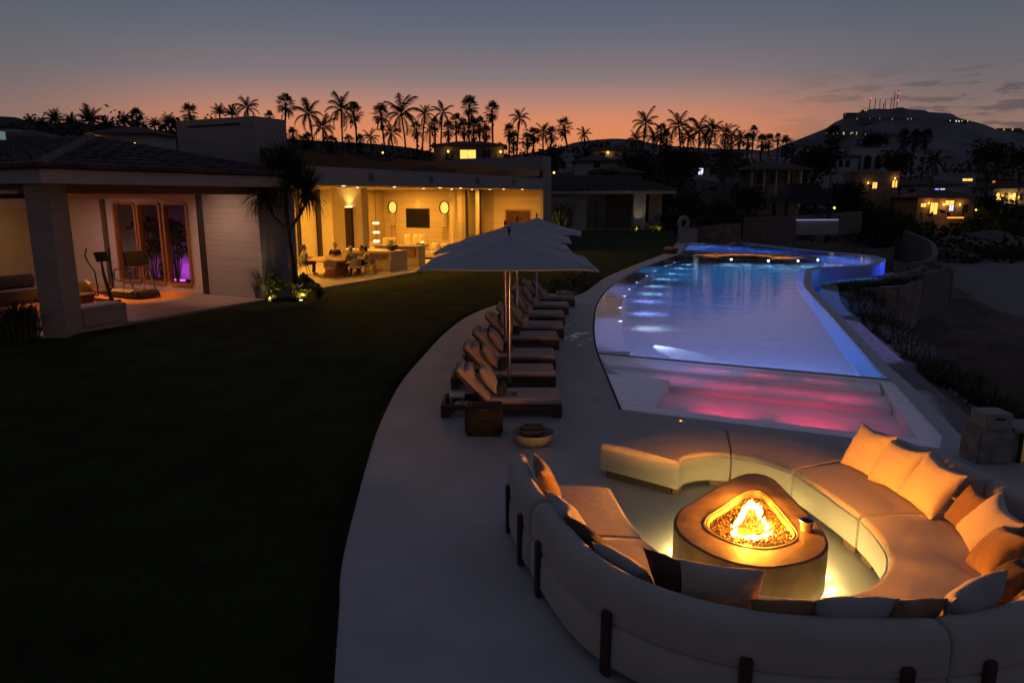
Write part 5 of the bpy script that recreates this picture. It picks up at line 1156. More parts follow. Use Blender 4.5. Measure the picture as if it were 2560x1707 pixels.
# ---- people at the table
m_skin = mat('skin', (.42, .24, .16), rough=.6, var=.08, scale=10)
def blob(mbx, pts, rs, n=10): mbx.tube(pts, rs, n); [mbx.ico(p, r_, 2) for p, r_ in zip(pts, rs)]
def person(label, s, t, face, shirt, hair, hairstyle, lean=.05, hands=(.40, .40), female=False):
    k = .93 if female else 1.0
    o0 = HW(s, t, .05)
    sh = .165 if female else .185
    chest = Vector((.03 + lean, 0, .88)); neck = Vector((.05 + lean * 1.6, 0, 1.05)); head = Vector((.08 + lean * 1.8, 0, 1.21))
    b = MB()
    blob(b, [(0, 0, .55), (0.01 + lean * .5, 0, .72), chest, (neck.x - .01, 0, .99)], [.145, .13, .145, .08]); blob(b, [(chest.x, -.09, .9), (chest.x, .09, .9)], [.12, .12]); blob(b, [(neck.x - .01, 0, .97), neck, (head.x - .02, 0, 1.12)], [.058, .052, .055])
    b.ico(head, .105, 3, (1.0, .80, 1.22)); b.ico(head + Vector((.055, 0, -.075)), .055, 2, (1, .9, .9)); b.ico(head + Vector((.108, 0, -.02)), .017, 2, (1, .8, 1.4)); b.ico(head + Vector((.1, 0, -.066)), .018, 2, (.6, 1.5, .5))
    for y in (-1, 1): b.ico(head + Vector((-.005, y * .085, -.01)), .024, 2, (.8, .4, 1.2)); b.ico(head + Vector((.09, y * .034, .012)), .014, 2, (.8, 1.2, .7))
    for y in (-1, 1):
        hx = hands[0 if y < 0 else 1]
        S_ = Vector((chest.x, y * sh, .97)); E_ = Vector((.12 + lean, y * (sh + .07), .76)); W_ = Vector((hx, y * .13, .79)); d_ = (W_ - E_).normalized()
        blob(b, [S_, E_, W_], [.056, .043, .029]); pc = W_ + d_ * .05; b.ico(pc, .042, 2, (1.05, .95, .42))
        for j in range(4):
            f0 = W_ + d_ * .085 + Vector((0, (j - 1.5) * .019, .002)); ln = (.065, .075, .07, .055)[j]; blob(b, [f0, f0 + d_ * ln * .55 + Vector((0, 0, .006)), f0 + d_ * ln + Vector((0, 0, -.012))], [.0095, .009, .008], 6)
        th = W_ + d_ * .03 + Vector((0, -y * .03, 0)); blob(b, [th, th + d_ * .035 + Vector((0, -y * .022, 0)), th + d_ * .06 + Vector((0, -y * .026, -.005))], [.012, .0105, .009], 6)
        blob(b, [(.0, y * .09, .53), (.42, y * .11, .52), (.40, y * .11, .10)], [.088, .062, .04]); blob(b, [(.40, y * .11, .06), (.52, y * .12, .04)], [.04, .034])
    body = b.build('person', m_skin, smooth=True); md = body.modifiers.new('skin', 'REMESH'); md.mode = 'VOXEL'; md.voxel_size = .0085; md.use_smooth_shade = True
    body.location = o0; body.rotation_euler = (0, 0, HR + face); body.scale = (k, k, k); tag(body, label, 'person', 'people at the dining table')
    def cloth(name, fn, m_):
        c = MB(); fn(c); o = c.build(name, m_, body, smooth=True); md = o.modifiers.new('cloth', 'REMESH'); md.mode = 'VOXEL'; md.voxel_size = .012; md.use_smooth_shade = True
    def f_shirt(c):
        blob(c, [(0, 0, .56), (0.01 + lean * .5, 0, .72), chest, (neck.x - .015, 0, .985)], [.16, .145, .16, .085]); blob(c, [(chest.x, -.09, .9), (chest.x, .09, .9)], [.135, .135])
        for y in (-1, 1): S_ = Vector((chest.x, y * sh, .97)); E_ = Vector((.12 + lean, y * (sh + .07), .76)); blob(c, [S_, S_.lerp(E_, .75)], [.068, .058])
    def f_tr(c):
        blob(c, [(0, 0, .53), (0, 0, .58)], [.155, .15])
        for y in (-1, 1): blob(c, [(.0, y * .09, .53), (.42, y * .11, .52), (.40, y * .11, .16)], [.10, .074, .054])
    cloth('shirt', f_shirt, shirt); cloth('trousers', f_tr, mat('dark_trousers', (.035, .035, .045), var=.15))
    def f_hair(c):
        c.ico(head + Vector((-.022, 0, .03)), .115, 3, (.98, .86, 1.08), .08, 5, 1)
        if hairstyle == 'bun': c.ico(head + Vector((-.07, 0, .15)), .05, 2); c.ico(head + Vector((-.06, 0, -.04)), .07, 2, (.7, 1, 1.1))
        if hairstyle == 'bob': c.ico(head + Vector((-.05, 0, -.05)), .1, 2, (.75, 1, 1.2))
        for v in list(c.bm.verts):
            if v.co.x > head.x + .062 and v.co.z < head.z + .085: v.co.x = head.x + .055
    cloth('hair', f_hair, hair)
    q = MB()
    for y in (-1, 1): q.ico((.47, y * .115, .045), .05, 2, (1.7, .8, .85))
    q.build('shoes', mat('dark_shoes', (.03, .025, .02), var=.2), body, smooth=True)
h_dark = mat('dark_hair', (.02, .014, .01), rough=.6, var=.3, scale=30); h_white = mat('white_hair', (.42, .40, .38), rough=.7, var=.15, scale=30); h_brown = mat('brown_hair', (.06, .03, .015), rough=.6, var=.3, scale=30)
def cl(n, c): return mat(n, c, rough=.9, var=.1, scale=8)
person('white haired person in a slate grey shirt seen from behind at the table', *seat_pos(-108, 1.40), rad(72), cl('slate_shirt', (.13, .14, .17)), h_white, 'short', .08)
person('person with hair in a bun and bare arms, at the right of the table', *seat_pos(-62, 1.40), rad(118), cl('light_top', (.42, .36, .28)), h_dark, 'bun', .02, (.36, .34), True)
person('dark haired person in an olive shirt between the bun and the island', *seat_pos(-25, 1.42), rad(155), cl('olive_shirt', (.14, .12, .07)), h_dark, 'bob', .06, (.38, .42), True)
person('person in a black shirt facing the lawn from the far side of the table', *seat_pos(42, 1.42), rad(222), cl('black_shirt', (.018, .016, .018)), h_brown, 'short', .05)
person('person in a pale blue shirt at the left end of the table behind the trunk', *seat_pos(118, 1.42), rad(298), cl('pale_blue_shirt', (.34, .38, .45)), h_brown, 'short', -.03, (.34, .30))
# ================================================================== VEGETATION
m_palm = mat('palm_leaf', (.030, .036, .016), rough=.8, var=.4, scale=1.5, col2=(.05, .055, .022), spec=.2)
m_trunk = mat('palm_trunk', (.10, .075, .055), rough=.95, var=.4, scale=6, bump=.8, bscale=10, bdist=.03)
m_tree = mat('dense_tree_leaf', (.035, .042, .018), rough=.85, var=.5, scale=.8, col2=(.06, .066, .026), spec=.2)
m_wood = mat('grey_tree_bark', (.09, .07, .055), rough=.95, var=.35, scale=6)
def frond_fan(mb, o, d, ln, fr, rq):
    up = Vector((0, 0, 1)); s = d.cross(up); s = s.normalized() if s.length > .05 else Vector((1, 0, 0)); n = s.cross(d).normalized()
    tip = o + d * ln
    mb.tube([o, o + d * ln * .6 + Vector((0, 0, .02)), tip], [.028, .02, .014], 4, cap=False)
    nl = 13
    for k in range(nl):
        a = rad(-118 + 236 * k / (nl - 1)); dd = (d * cos(a) + s * sin(a)); L_ = fr * (.72 + .28 * cos(a * .6)) * rq.uniform(.9, 1.1)
        m1 = tip + dd * L_ * .55; e = tip + dd * L_ + Vector((0, 0, -.28 * L_)); w_ = (s * cos(a) - d * sin(a)) * L_ * .075
        mb.f([mb.v(tip), mb.v(m1 + w_), mb.v(e), mb.v(m1 - w_)])
def fan_crown(seed):
    rq = random.Random(seed); mb = MB()
    for i in range(27):
        t = i / 27; el = lerp(84, -50, t ** .85) + rq.uniform(-8, 8); az = i * 137.5 + rq.uniform(-15, 15)
        d = Vector((cos(rad(el)) * cos(rad(az)), cos(rad(el)) * sin(rad(az)), sin(rad(el))))
        frond_fan(mb, Vector((0, 0, -.05 - .25 * t)), d, rq.uniform(.62, .9), rq.uniform(.62, .82), rq)
    for i in range(12):   # skirt of old leaves
        az = rq.uniform(0, 6.28); z = rq.uniform(-1.3, -.4); p = Vector((cos(az) * .16, sin(az) * .16, z)); q = p + Vector((cos(az) * .3, sin(az) * .3, -.55)); w_ = Vector((-sin(az), cos(az), 0)) * .12
        mb.f([mb.v(p), mb.v(q + w_), mb.v(q + Vector((0, 0, -.25))), mb.v(q - w_)])
    return mb
def coco_crown(seed, nfr=17, L0=2.35, up=0):
    rq = random.Random(seed); mb = MB()
    for i in range(nfr):
        t = i / nfr; el = lerp(86, 8 if up else -28, t ** .9) + rq.uniform(-7, 7); az = rad(i * 137.5 + rq.uniform(-12, 12)); L_ = L0 * rq.uniform(.85, 1.1)
        p = Vector((0, 0, 0)); e = rad(el); pts = []
        for k in range(12):
            pts.append(p.copy()); p = p + Vector((cos(e) * cos(az), cos(e) * sin(az), sin(e))) * L_ / 11; e -= rad(lerp(6, 13, t)) * (.6 + k * .07) * (.55 if up else 1)
        mb.tube(pts, [.035 * (1 - k / 13) for k in range(12)], 4, cap=False)
        sd = Vector((-sin(az), cos(az), 0))
        for k in range(2, 12):
            for h_ in (0, .5):
                if k == 11 and h_: continue
                o = pts[k].lerp(pts[min(k + 1, 11)], h_); tan = (pts[min(k + 1, 11)] - pts[k - 1]).normalized(); ll = L_ * .30 * sin(PI * min(1, (k + h_) / 12.5)) ** .6 * rq.uniform(.85, 1.1)
                for sg in (-1, 1):
                    e_ = o + (sd * sg * .75 + tan * .55 + Vector((0, 0, -.50 - rq.uniform(0, .2)))).normalized() * ll; w_ = tan * .05 * L_ / 2.3
                    mb.f([mb.v(o - w_), mb.v(o + w_), mb.v(e_)])
    return mb
PROTO = {}
def proto(key, fn):
    if key not in PROTO:
        o = fn().build('crown', m_palm); PROTO[key] = o.data; bpy.data.objects.remove(o)
    return PROTO[key]
PALM_N = [0]
def palm(kind, px, py, D, r, label, group='palms along the skyline', base=None, m_t=None, lean=0):
    i = PALM_N[0]; PALM_N[0] += 1
    c = PY(px, py, D); z0 = terr(c.x, c.y) - .3 if base is None else base
    rt = thing('palm_tree', label, 'palm tree', (c.x + lean, c.y, z0), group=group)
    v = i % 4
    if kind == 'f': me = proto(('f', v), lambda: fan_crown(50 + v)); sc_ = (r / 1760 * D) / 1.45
    elif kind == 'd': me = proto(('d', v), lambda: coco_crown(120 + v, 24, 2.0, up=1)); sc_ = (r / 1760 * D) / 1.75
    else: me = proto(('c', v), lambda: coco_crown(80 + v, 15 + v)); sc_ = (r / 1760 * D) / 1.75
    cr_ = bpy.data.objects.new('crown', me); COL.objects.link(cr_); cr_.parent = rt; cr_.location = (-lean, 0, c.z - z0); cr_.rotation_euler = (RND.uniform(-.12, .12), RND.uniform(-.12, .12), RND.uniform(0, 6.28)); sx_ = RND.uniform(.88, 1.12); cr_.scale = (sc_ * sx_, sc_ * sx_, sc_ * (1.08 if kind == 'f' else 1.15))
    h = c.z - z0; q = MB(); tr = .16 if kind == 'f' else .14
    q.tube([(0, 0, 0), (-lean * .2 + RND.uniform(-.1, .1), 0, h * .35), (-lean * .55 + RND.uniform(-.1, .1), 0, h * .7), (-lean, 0, h)], [tr * 1.35, tr, tr * .9, tr * .85], 7); q.build('trunk', m_t or m_trunk, rt, smooth=True)
    return rt
PALMS = [
 ('f', 715, 258, 108, 27, 'tall slender fan palm rising just right of the chimney block'),
 ('c', 771, 288, 112, 35, 'coconut palm second from the chimney block on the skyline'),
 ('c', 807, 322, 104, 30, 'low coconut palm with drooping fronds, third from the chimney block'),
 ('c', 853, 276, 112, 38, 'tall windswept coconut palm leaning into a fan palm'),
 ('f', 884, 280, 112, 27, 'fan palm leaning against the windswept coconut palm'),
 ('f', 952, 282, 110, 28, 'fan palm standing free above the middle of the living wing'),
 ('c', 1004, 288, 106, 40, 'biggest coconut palm silhouette, over the ring sculptures'),
 ('c', 1062, 288, 112, 22, 'narrow coconut palm with upswept fronds, right of the biggest one'),
 ('c', 1106, 284, 114, 25, 'thin coconut palm next to the crowded fan palm clump'),
 ('f', 1174, 263, 110, 28, 'tallest fan palm of the clump above the lantern house'),
 ('f', 1230, 276, 110, 26, 'fan palm over the right end of the lantern house roof'),
 ('c', 1300, 298, 116, 22, 'spiky coconut palm right of the lantern house'),
 ('f', 1410, 314, 112, 25, 'lone fan palm with bare trunk above the bungalow roof'),
 ('c', 926, 346, 100, 20, 'small low coconut palm with orange sky behind it, left of the biggest one'),
 ('c', 977, 336, 100, 25, 'short coconut palm at the foot of the biggest one'),
 ('c', 1461, 340, 150, 19, 'small lone coconut palm over the distant hills'),
 ('c', 1614, 312, 108, 32, 'tall coconut palm at the left of the right hand grove'),
 ('c', 1697, 318, 106, 34, 'coconut palm with two pale trunks in the middle of the right hand grove'),
 ('c', 1748, 330, 112, 30, 'drooping coconut palm in the right hand grove'),
 ('c', 1782, 328, 116, 26, 'upright coconut palm in the right hand grove beside the drooping one'),
 ('f', 1884, 328, 130, 16, 'small fan palm standing above the right end of the grove'),
 ('f', 1945, 344, 130, 13, 'tiny twin headed fan palm at the right edge of the orange sky'),
 ('f', 473, 280, 100, 25, 'fan palm rising above the left end of the chimney block'),
 ('c', 618, 271, 100, 24, 'windblown palm over the right half of the chimney block'),
 ('d', 225, 306, 95, 38, 'widest feathery palm on the left skyline'),
 ('f', 343, 294, 100, 26, 'tallest palm on the left skyline, left of the chimney block'),
 ('d', 137, 304, 100, 30, 'feathery palm second from the left edge'),
 ('d', 74, 306, 105, 20, 'feathery palm nearest the left edge'),
 ('d', 421, 308, 95, 24, 'feathery palm touching the left edge of the chimney block'),
 ('d', 310, 308, 96, 26, 'short feathery palm between the widest and the tallest on the left'),
 ('f', 2083, 338, 150, 28, 'dark palm in front of the mountain, right of the round tree'),
 ('f', 2262, 340, 170, 22, 'dark palm before the mountain, leftmost of three'),
 ('f', 2289, 342, 170, 22, 'dark palm before the mountain, middle of three'),
 ('f', 2316, 342, 170, 22, 'dark palm before the mountain, rightmost of three'),
 ('c', 2338, 408, 140, 27, 'palm with pale trunk standing among the right hand houses'),
 ('c', 1812, 400, 92, 42, 'near palm with bare trunk in front of the columned house')]
for k_, px, py, D, r, lab in PALMS: palm(k_, px, py, D, r * (.85 if k_ == 'd' else 1), lab, lean=RND.uniform(-.9, .9))
GROVE1 = [('f', 1041, 322), ('f', 1086, 310), ('f', 1120, 322), ('f', 1140, 303), ('f', 1160, 318), ('f', 1184, 318), ('f', 1215, 330), ('f', 1200, 312), ('c', 1075, 330)]
for k_, px, py in GROVE1: palm(k_, px, py, 112 + RND.uniform(-4, 6), RND.uniform(20, 25), 'dark palm in the crowded clump left of and above the lantern house', 'palms in the clump at the lantern house')
GROVE2 = [('f', 1273, 326), ('f', 1334, 336), ('c', 1358, 334), ('f', 1378, 334), ('f', 1285, 345), ('f', 1318, 348)]
for k_, px, py in GROVE2: palm(k_, px, py, 114 + RND.uniform(-4, 6), RND.uniform(18, 23), 'low dark palm between the lantern house and the lone fan palm', 'low palms right of the lantern house')
GROVE3 = [('f', 1653, 331), ('f', 1667, 345), ('c', 1635, 345), ('c', 1720, 345), ('c', 1814, 335), ('c', 1830, 345), ('c', 1850, 350), ('f', 1905, 354), ('f', 1923, 352), ('f', 1966, 360), ('c', 1765, 350), ('f', 1870, 350), ('c', 1590, 352)]
for k_, px, py in GROVE3: palm(k_, px, py, 112 + RND.uniform(-6, 12), RND.uniform(19, 28), 'dark palm in the thick grove against the orange sky right of the distant hills', 'palms in the right hand grove')
GROVE4 = [('d', 178, 308), ('d', 267, 316), ('d', 386, 314), ('d', 549, 284), ('f', 674, 292), ('d', 580, 288), ('d', 105, 312), ('d', 440, 320)]
for k_, px, py in GROVE4: palm(k_, px, py, 100 + RND.uniform(-4, 4), RND.uniform(15, 22), 'small dark palm on the left skyline behind the roofs', 'small palms on the left skyline')
for px, py in ((732, 335), (771, 346), (760, 352), (830, 356), (872, 352), (900, 352)): palm('f', px, py, 108, RND.uniform(17, 21), 'low bushy palm at the foot of the skyline palms right of the chimney block', 'low palms right of the chimney block')

def leaf_cloud(mb, c, r, n, s, rq, sq=(1, 1, 1)):
    for _ in range(n):
        d = Vector((rq.gauss(0, 1), rq.gauss(0, 1), rq.gauss(0, 1))).normalized(); k = rq.uniform(.45, 1.05) ** .6
        p = Vector(c) + Vector((d.x * sq[0], d.y * sq[1], d.z * sq[2])) * r * k
        a = Vector((rq.gauss(0, 1), rq.gauss(0, 1), rq.gauss(0, .7))).normalized() * s * rq.uniform(.6, 1.3); b = a.cross(Vector((rq.gauss(0, 1), rq.gauss(0, 1), rq.gauss(0, 1)))).normalized() * s * .5
        mb.f([mb.v(p - a), mb.v(p + b), mb.v(p + a), mb.v(p - b)])
rq = random.Random(21)
rs_ = MB()
for i in range(330):
    x = rq.uniform(-85, 62); D = rq.uniform(100, 124); z = terr(x, D); r = rq.uniform(1.0, 2.0) * (1.9 if rq.random() < .16 else 1)
    leaf_cloud(rs_, (x, D, z + r * .6), r, 34, .42, rq, (1.25, 1.25, .95))
rs_.build('ridge_shrubs', m_tree).update_tag(); tag(bpy.data.objects['ridge_shrubs'], 'dark scrub covering the ridge behind the villa', 'shrubs', kind='stuff')
def tree_crown(seed, n=30):
    r0 = random.Random(seed); mb = MB()
    for i in range(n):
        d = Vector((r0.gauss(0, 1), r0.gauss(0, 1), r0.gauss(.2, .8))).normalized() * r0.uniform(.25, .8); leaf_cloud(mb, d, r0.uniform(.22, .42), 42, .085, r0, (1, 1, .8))
    return mb
TP = []
for v in range(3):
    o = tree_crown(60 + v).build('crown', m_tree); TP.append(o.data); bpy.data.objects.remove(o)
def tree(label, px, py, D, rw, rh, group=None, base=None, name='tree'):
    c = PY(px, py, D); z0 = terr(c.x, c.y) - .2 if base is None else base; R_ = rw / 1760 * D; Rz = rh / 1760 * D
    r = thing(name, label, 'tree' if name == 'tree' else 'shrub', (c.x, c.y, min(z0, c.z - Rz * .6)), group=group); z0 = r.location.z
    o = bpy.data.objects.new('crown', TP[int(px) % 3]); COL.objects.link(o); o.parent = r; o.location = (0, 0, c.z - z0); o.scale = (R_ * 1.1, R_ * 1.1, Rz * 1.1); o.rotation_euler = (0, 0, px * .7)
    q = MB(); h = c.z - z0; q.tube([(0, 0, 0), (.1, 0, h * .5), (0, .05, h)], [R_ * .08 + .05, R_ * .05 + .04, .03], 7)
    for k in range(4): a = k * 1.6; q.tube([(.05, 0, h * .55), (cos(a) * R_ * .4, sin(a) * R_ * .4, h + Rz * .1)], [R_ * .035 + .02, .02], 5)
    q.build('trunk', m_wood, r, smooth=True); return r
tree('big round dark tree left of the arched white villa', 2035, 412, 135, 72, 62)
tree('dark tree right of the arched white villa, over the stone house', 2238, 420, 150, 46, 55)
tree('dark tree on the slope between the arched villa and the mountain', 2190, 358, 200, 40, 32)
tree('broad dark tree above the lit villa roof at the right', 2475, 398, 150, 55, 48)
tree('dark tree cut by the right edge above the lit arcades', 2556, 405, 150, 38, 40)
tree('slender dark cypress shaped tree left of the lit orange villa', 2281, 506, 140, 17, 46)
tree('dark tree between the columned house and the yellow lamp', 1985, 470, 100, 50, 52)
tree('dark tree in front of the stone house with lit windows', 2120, 500, 110, 55, 48)
tree('dark tree below the lone fan palm beside the small pale house', 1385, 400, 95, 26, 40)
tree('dark spreading tree under the palms left of the right hand grove', 1600, 430, 96, 55, 62)
tree('dark spreading tree under the middle of the right hand grove', 1705, 420, 98, 62, 62)
tree('dark tree in front of the long low tiled house', 1505, 450, 92, 55, 28)
tree('dark tree right of the lit orange villa', 2470, 520, 120, 40, 40)
for i, (px, py, rw, rh, D) in enumerate([(1560, 535, 45, 45, 84), (1640, 520, 55, 60, 82), (1725, 530, 55, 60, 80), (1800, 540, 50, 50, 78), (1870, 505, 45, 50, 82), (1690, 560, 50, 38, 76), (1770, 570, 42, 34, 74), (1850, 570, 38, 34, 72)]):
    tree('dark garden tree in the dense belt behind the far end of the pool', px, py, D, rw, rh, 'dense garden trees behind the pool', base=-.6)
for i, (px, py, rw, rh, D) in enumerate([(2070, 560, 60, 34, 95), (2160, 545, 50, 36, 100), (2230, 570, 45, 28, 90)]):
    tree('dark bush on the terraces between the pool and the lit villa', px, py, D, rw, rh, 'bushes on the terraces beyond the pool')
rs2 = MB()
for i in range(260):
    px = rq.uniform(2180, 2680); t = rq.random(); py = lerp(540, 610, t); D = lerp(150, 92, t); c = PY(px, py, D); z = terr(c.x, D)
    r = rq.uniform(1.2, 2.6); leaf_cloud(rs2, (c.x, D, z + r * .5), r, 30, .5, rq, (1.3, 1.3, .9))
for i in range(260):
    D = rq.uniform(118, 300); x = rq.uniform(30, 60 + D * .55); z = terr(x, D); r = rq.uniform(1.6, 3.6)
    leaf_cloud(rs2, (x, D, z + r * .5), r, 30, .6, rq, (1.3, 1.3, .9))
tag(rs2.build('hillside_shrubs', m_tree), 'dark bushes covering the slope between the right hand houses', 'shrubs', kind='stuff')

# ---- planted bank right of the pool
m_bank = mat('dry_bank_leaf', (.07, .06, .032), rough=.9, var=.5, scale=3, col2=(.12, .095, .05))
bs = MB(); pth = [(8, 7.5), (11.3, 7.8), (15, 8.8), (20, 10.15), (24, 11.45), (27, 12.65), (28.6, 13.3)]
bs.loft([[(x - .02, y, -.28), (x + .5, y, -.42), (x + 1.5, y - .1, -1.2), (x + 3.2, y - .3, -3.2), (x + 5.5, y - .6, -5.4)] for y, x in pth], cap=False, closed=False); struct('terrain', bs, m_ground, smooth=True)
WPX = [(2072, 742), (2100, 732), (2140, 723), (2195, 718), (2255, 713), (2290, 700), (2308, 682), (2312, 662)]
wpts = [P(px, py, -.4) for px, py in WPX]
pl2 = MB(); pl2.prism([(13.25, 28.45), (13.9, 30.0), (15.1, 31.1), (19, 33.2), (23.3, 37.3), (24.5, 39)] + [(q.x, q.y) for q in reversed(wpts)], -3, -.48); struct('planting_bed', pl2, m_ground)
bk_ = MB()
for i in range(300):
    t = rq.random(); yy = lerp(9.6, 28.3, t); base_x = next(lerp(xa, xb, (yy - a) / (b - a)) for (a, xa), (b, xb) in zip([(8, 7.5), (15, 8.8), (20, 10.2), (26, 12.3), (31, 15.2), (33.5, 19), (38, 23.6)], [(15, 8.8), (20, 10.2), (26, 12.3), (31, 15.2), (33.5, 19), (38, 23.6), (45, 26)]) if yy <= b)
    off = rq.uniform(.2, 1.7); x = base_x + off; z = -.36 - .08 * off - .45 * max(0, off - .5)
    for k in range(14):
        a = rq.uniform(0, 6.28); h = rq.uniform(.25, .6); e = Vector((x + cos(a) * .3, yy + sin(a) * .3, z + h)); o = Vector((x + rq.uniform(-.1, .1), yy + rq.uniform(-.1, .1), z)); w_ = Vector((-sin(a), cos(a), 0)) * .035
        bk_.f([bk_.v(o - w_), bk_.v(o + w_), bk_.v(e)])
wq = resample(wpts, 40)
for i in range(230):
    o = wq[rq.randrange(3, 40)].lerp(Vector((rq.uniform(14.2, 22), 0, 0)), 0); tt = rq.uniform(.08, .95); inn = Vector((lerp(13.9, 22.8, min(1, max(0, (o.x - 13.5) / 9))), lerp(30.2, 36.8, min(1, max(0, (o.x - 13.5) / 9))), 0)); o = o.lerp(inn, tt)
    for k in range(12):
        a = rq.uniform(0, 6.28); h = rq.uniform(.15, .5); b_ = Vector((o.x + rq.uniform(-.12, .12), o.y + rq.uniform(-.12, .12), -.48)); e = b_ + Vector((cos(a) * .28, sin(a) * .28, h)); w_ = Vector((-sin(a), cos(a), 0)) * .04
        bk_.f([bk_.v(b_ - w_), bk_.v(b_ + w_), bk_.v(e)])
tag(bk_.build('bank_planting', m_bank), 'low dry planting on the bank beside the pool walk', 'planting', kind='stuff')
def cwall(name, label, pts, z1, z0, th=.35, m_=None):
    p = smooth_path([(x, y, 0) for x, y in pts], 5); n = normals(p); c = p[len(p) // 2]
    o = MB(); o.loft([[(a.x - b.x * th / 2, a.y - b.y * th / 2, z0), (a.x - b.x * th / 2, a.y - b.y * th / 2, z1(i / len(p)) if callable(z1) else z1), (a.x + b.x * th / 2, a.y + b.y * th / 2, z1(i / len(p)) if callable(z1) else z1), (a.x + b.x * th / 2, a.y + b.y * th / 2, z0)] for i, (a, b) in enumerate(zip(p, n))])
    w_ = o.build(name, m_ or m_rub, smooth=True, ang=40); return tag(w_, label, 'wall')
def G2(px, py, z): p = P(px, py, z); return (p.x, p.y)
m_terr = mat('terrace_wall_stone', (.17, .14, .125), rough=.9, var=.35, scale=3, bump=.9, bscale=7, bdist=.06)
cwall('retaining_wall', 'curved rubble retaining wall below the planting right of the pool', [(q.x, q.y) for q in wpts], -.4, -6, .4, mat('retaining_rubble', (.26, .20, .17), rough=.9, var=.4, scale=2.5, bump=1, bscale=6, bdist=.08))
cwall('retaining_wall', 'tall curved garden wall reaching out towards the beach', [G2(2180, 545, -.6), G2(2260, 575, -.6), G2(2320, 600, -.6), G2(2338, 625, -.6), G2(2325, 648, -.6), G2(2275, 658, -.6)], -.6, -6, .35, m_terr)
cwall('garden_wall', 'long rough stone wall behind the far end of the pool', [G2(1700, 604, 0), G2(1760, 606, 0), G2(1850, 608, 0)], lambda t: lerp(1.0, 1.6, t), -.6, .35, m_terr)
cwall('garden_wall', 'upper terrace wall left of the dark pavilion', [G2(1860, 585, 0), G2(1980, 580, 0), G2(2150, 560, 0)], 1.6, -1, .35, m_terr)
cwall('garden_wall', 'lower terrace wall running down towards the blue basin', [PY(px, py, Y).xy for px, py, Y in ((1930, 634, 64), (1990, 631, 63), (2090, 620, 60), (2180, 612, 57), (2236, 607, 55))], lambda t: lerp(-1.65, -.25, t), -4, .35, m_terr)
bx = thing('gate_pillar', 'short pale stone block washed blue at the far left pool corner', 'pillar', (*G2(1718, 606, 0), 0)); q = MB(); q.box((0, 0, .5), (1.4, .7, 1.05), bev=.03); q.build('block', mat('pale_stone_block', (.34, .32, .32), rough=.8, var=.15, scale=4), bx)
# rocks and beach
m_rock = mat('beach_boulder', (.15, .13, .125), rough=.95, var=.4, scale=.7, bump=1, bscale=3, bdist=.15)
for i, (px, py, r, nm) in enumerate([(2400, 628, 4.2, 'tall pointed boulder on the beach behind the garden wall'), (2480, 622, 4.6, 'broad boulder on the beach left of the right edge'), (2560, 630, 4.5, 'boulder on the beach at the right edge'), (2360, 640, 2.6, 'small boulder next to the end of the garden wall')]):
    p = P(px, py + 14, -5.2); q = MB(); q.ico((0, 0, 0), r, 4, (1.5, 1, .62), .55, 1.3, i); o = q.build('boulder', m_rock, smooth=True); o.location = (p.x, p.y, -5.1); tag(o, nm, 'boulder', 'boulders on the beach')
q = MB(); q.ico((0, 0, 0), 5, 4, (1.6, 2.2, .42), .35, 1.1, 9); o = q.build('rock_outcrop', mat('dark_red_rock', (.15, .10, .08), rough=.95, var=.4, scale=.6, bump=1, bscale=2, bdist=.2), smooth=True); p = P(2430, 860, -4.2); o.location = (p.x, p.y, -5.0); tag(o, 'dark red brown rock mound rising from the beach at the right', 'rock')

# ---- the branching dragon palm and lit shrubs before the villa corner
m_sword = mat('sword_leaf', (.040, .050, .022), rough=.55, var=.3, scale=3, col2=(.07, .08, .032))
dg = thing('dragon_tree', 'dark branching palm like tree with sword leaves at the villa corner', 'tree', (-7.62, 24.1, 0))
q = MB(); q.tube([(.10, 0, 0), (.12, 0, 1.2), (.02, 0, 2.35)], [.125, .095, .09], 10); q.tube([(.02, 0, 2.3), (.0, .05, 3.1), (.05, .1, 4.2)], [.085, .08, .07], 8); q.tube([(.02, 0, 2.35), (-.4, 0, 2.8), (-.65, .1, 3.3)], [.065, .055, .05], 8); q.tube([(.02, 0, 2.35), (.45, 0, 2.85), (.85, -.1, 3.5)], [.065, .055, .05], 8)
q.build('trunk', mat('brown_fibrous_bark', (.07, .045, .03), rough=.95, var=.4, scale=12, bump=.8, bscale=25, bdist=.02), dg, smooth=True)
for (hx, hy, hz, L_, n) in ((.05, .1, 4.25, 1.38, 300), (-.68, .1, 3.55, 1.25, 220), (.80, -.1, 3.65, 1.15, 210), (-.30, -.2, 4.1, 1.3, 190), (.4, .2, 4.1, 1.2, 150)):
    mb = MB()
    for i in range(n):
        t = i / n; el = rad(lerp(88, -40, t ** .95) + rq.uniform(-10, 10)); az = i * 2.399 + rq.uniform(-.2, .2); ln = L_ * rq.uniform(.75, 1.05); p = Vector((hx, hy, hz)); prev = None; w0 = .042
        sd = Vector((-sin(az), cos(az), 0))
        for k in range(6):
            w_ = w0 * (1 - k / 5) * (1 if k else .6) + .002; a, b = mb.v(p - sd * w_), mb.v(p + sd * w_)
            if prev: mb.f([prev[0], prev[1], b, a])
            prev = (a, b); p = p + Vector((cos(el) * cos(az), cos(el) * sin(az), sin(el))) * ln / 5; el -= rad(5 + 7 * t)
    mb.build('leaf_head', m_sword, dg)
m_shrub = mat('shrub_leaf', (.06, .08, .02), rough=.6, var=.4, scale=4, col2=(.11, .12, .03))
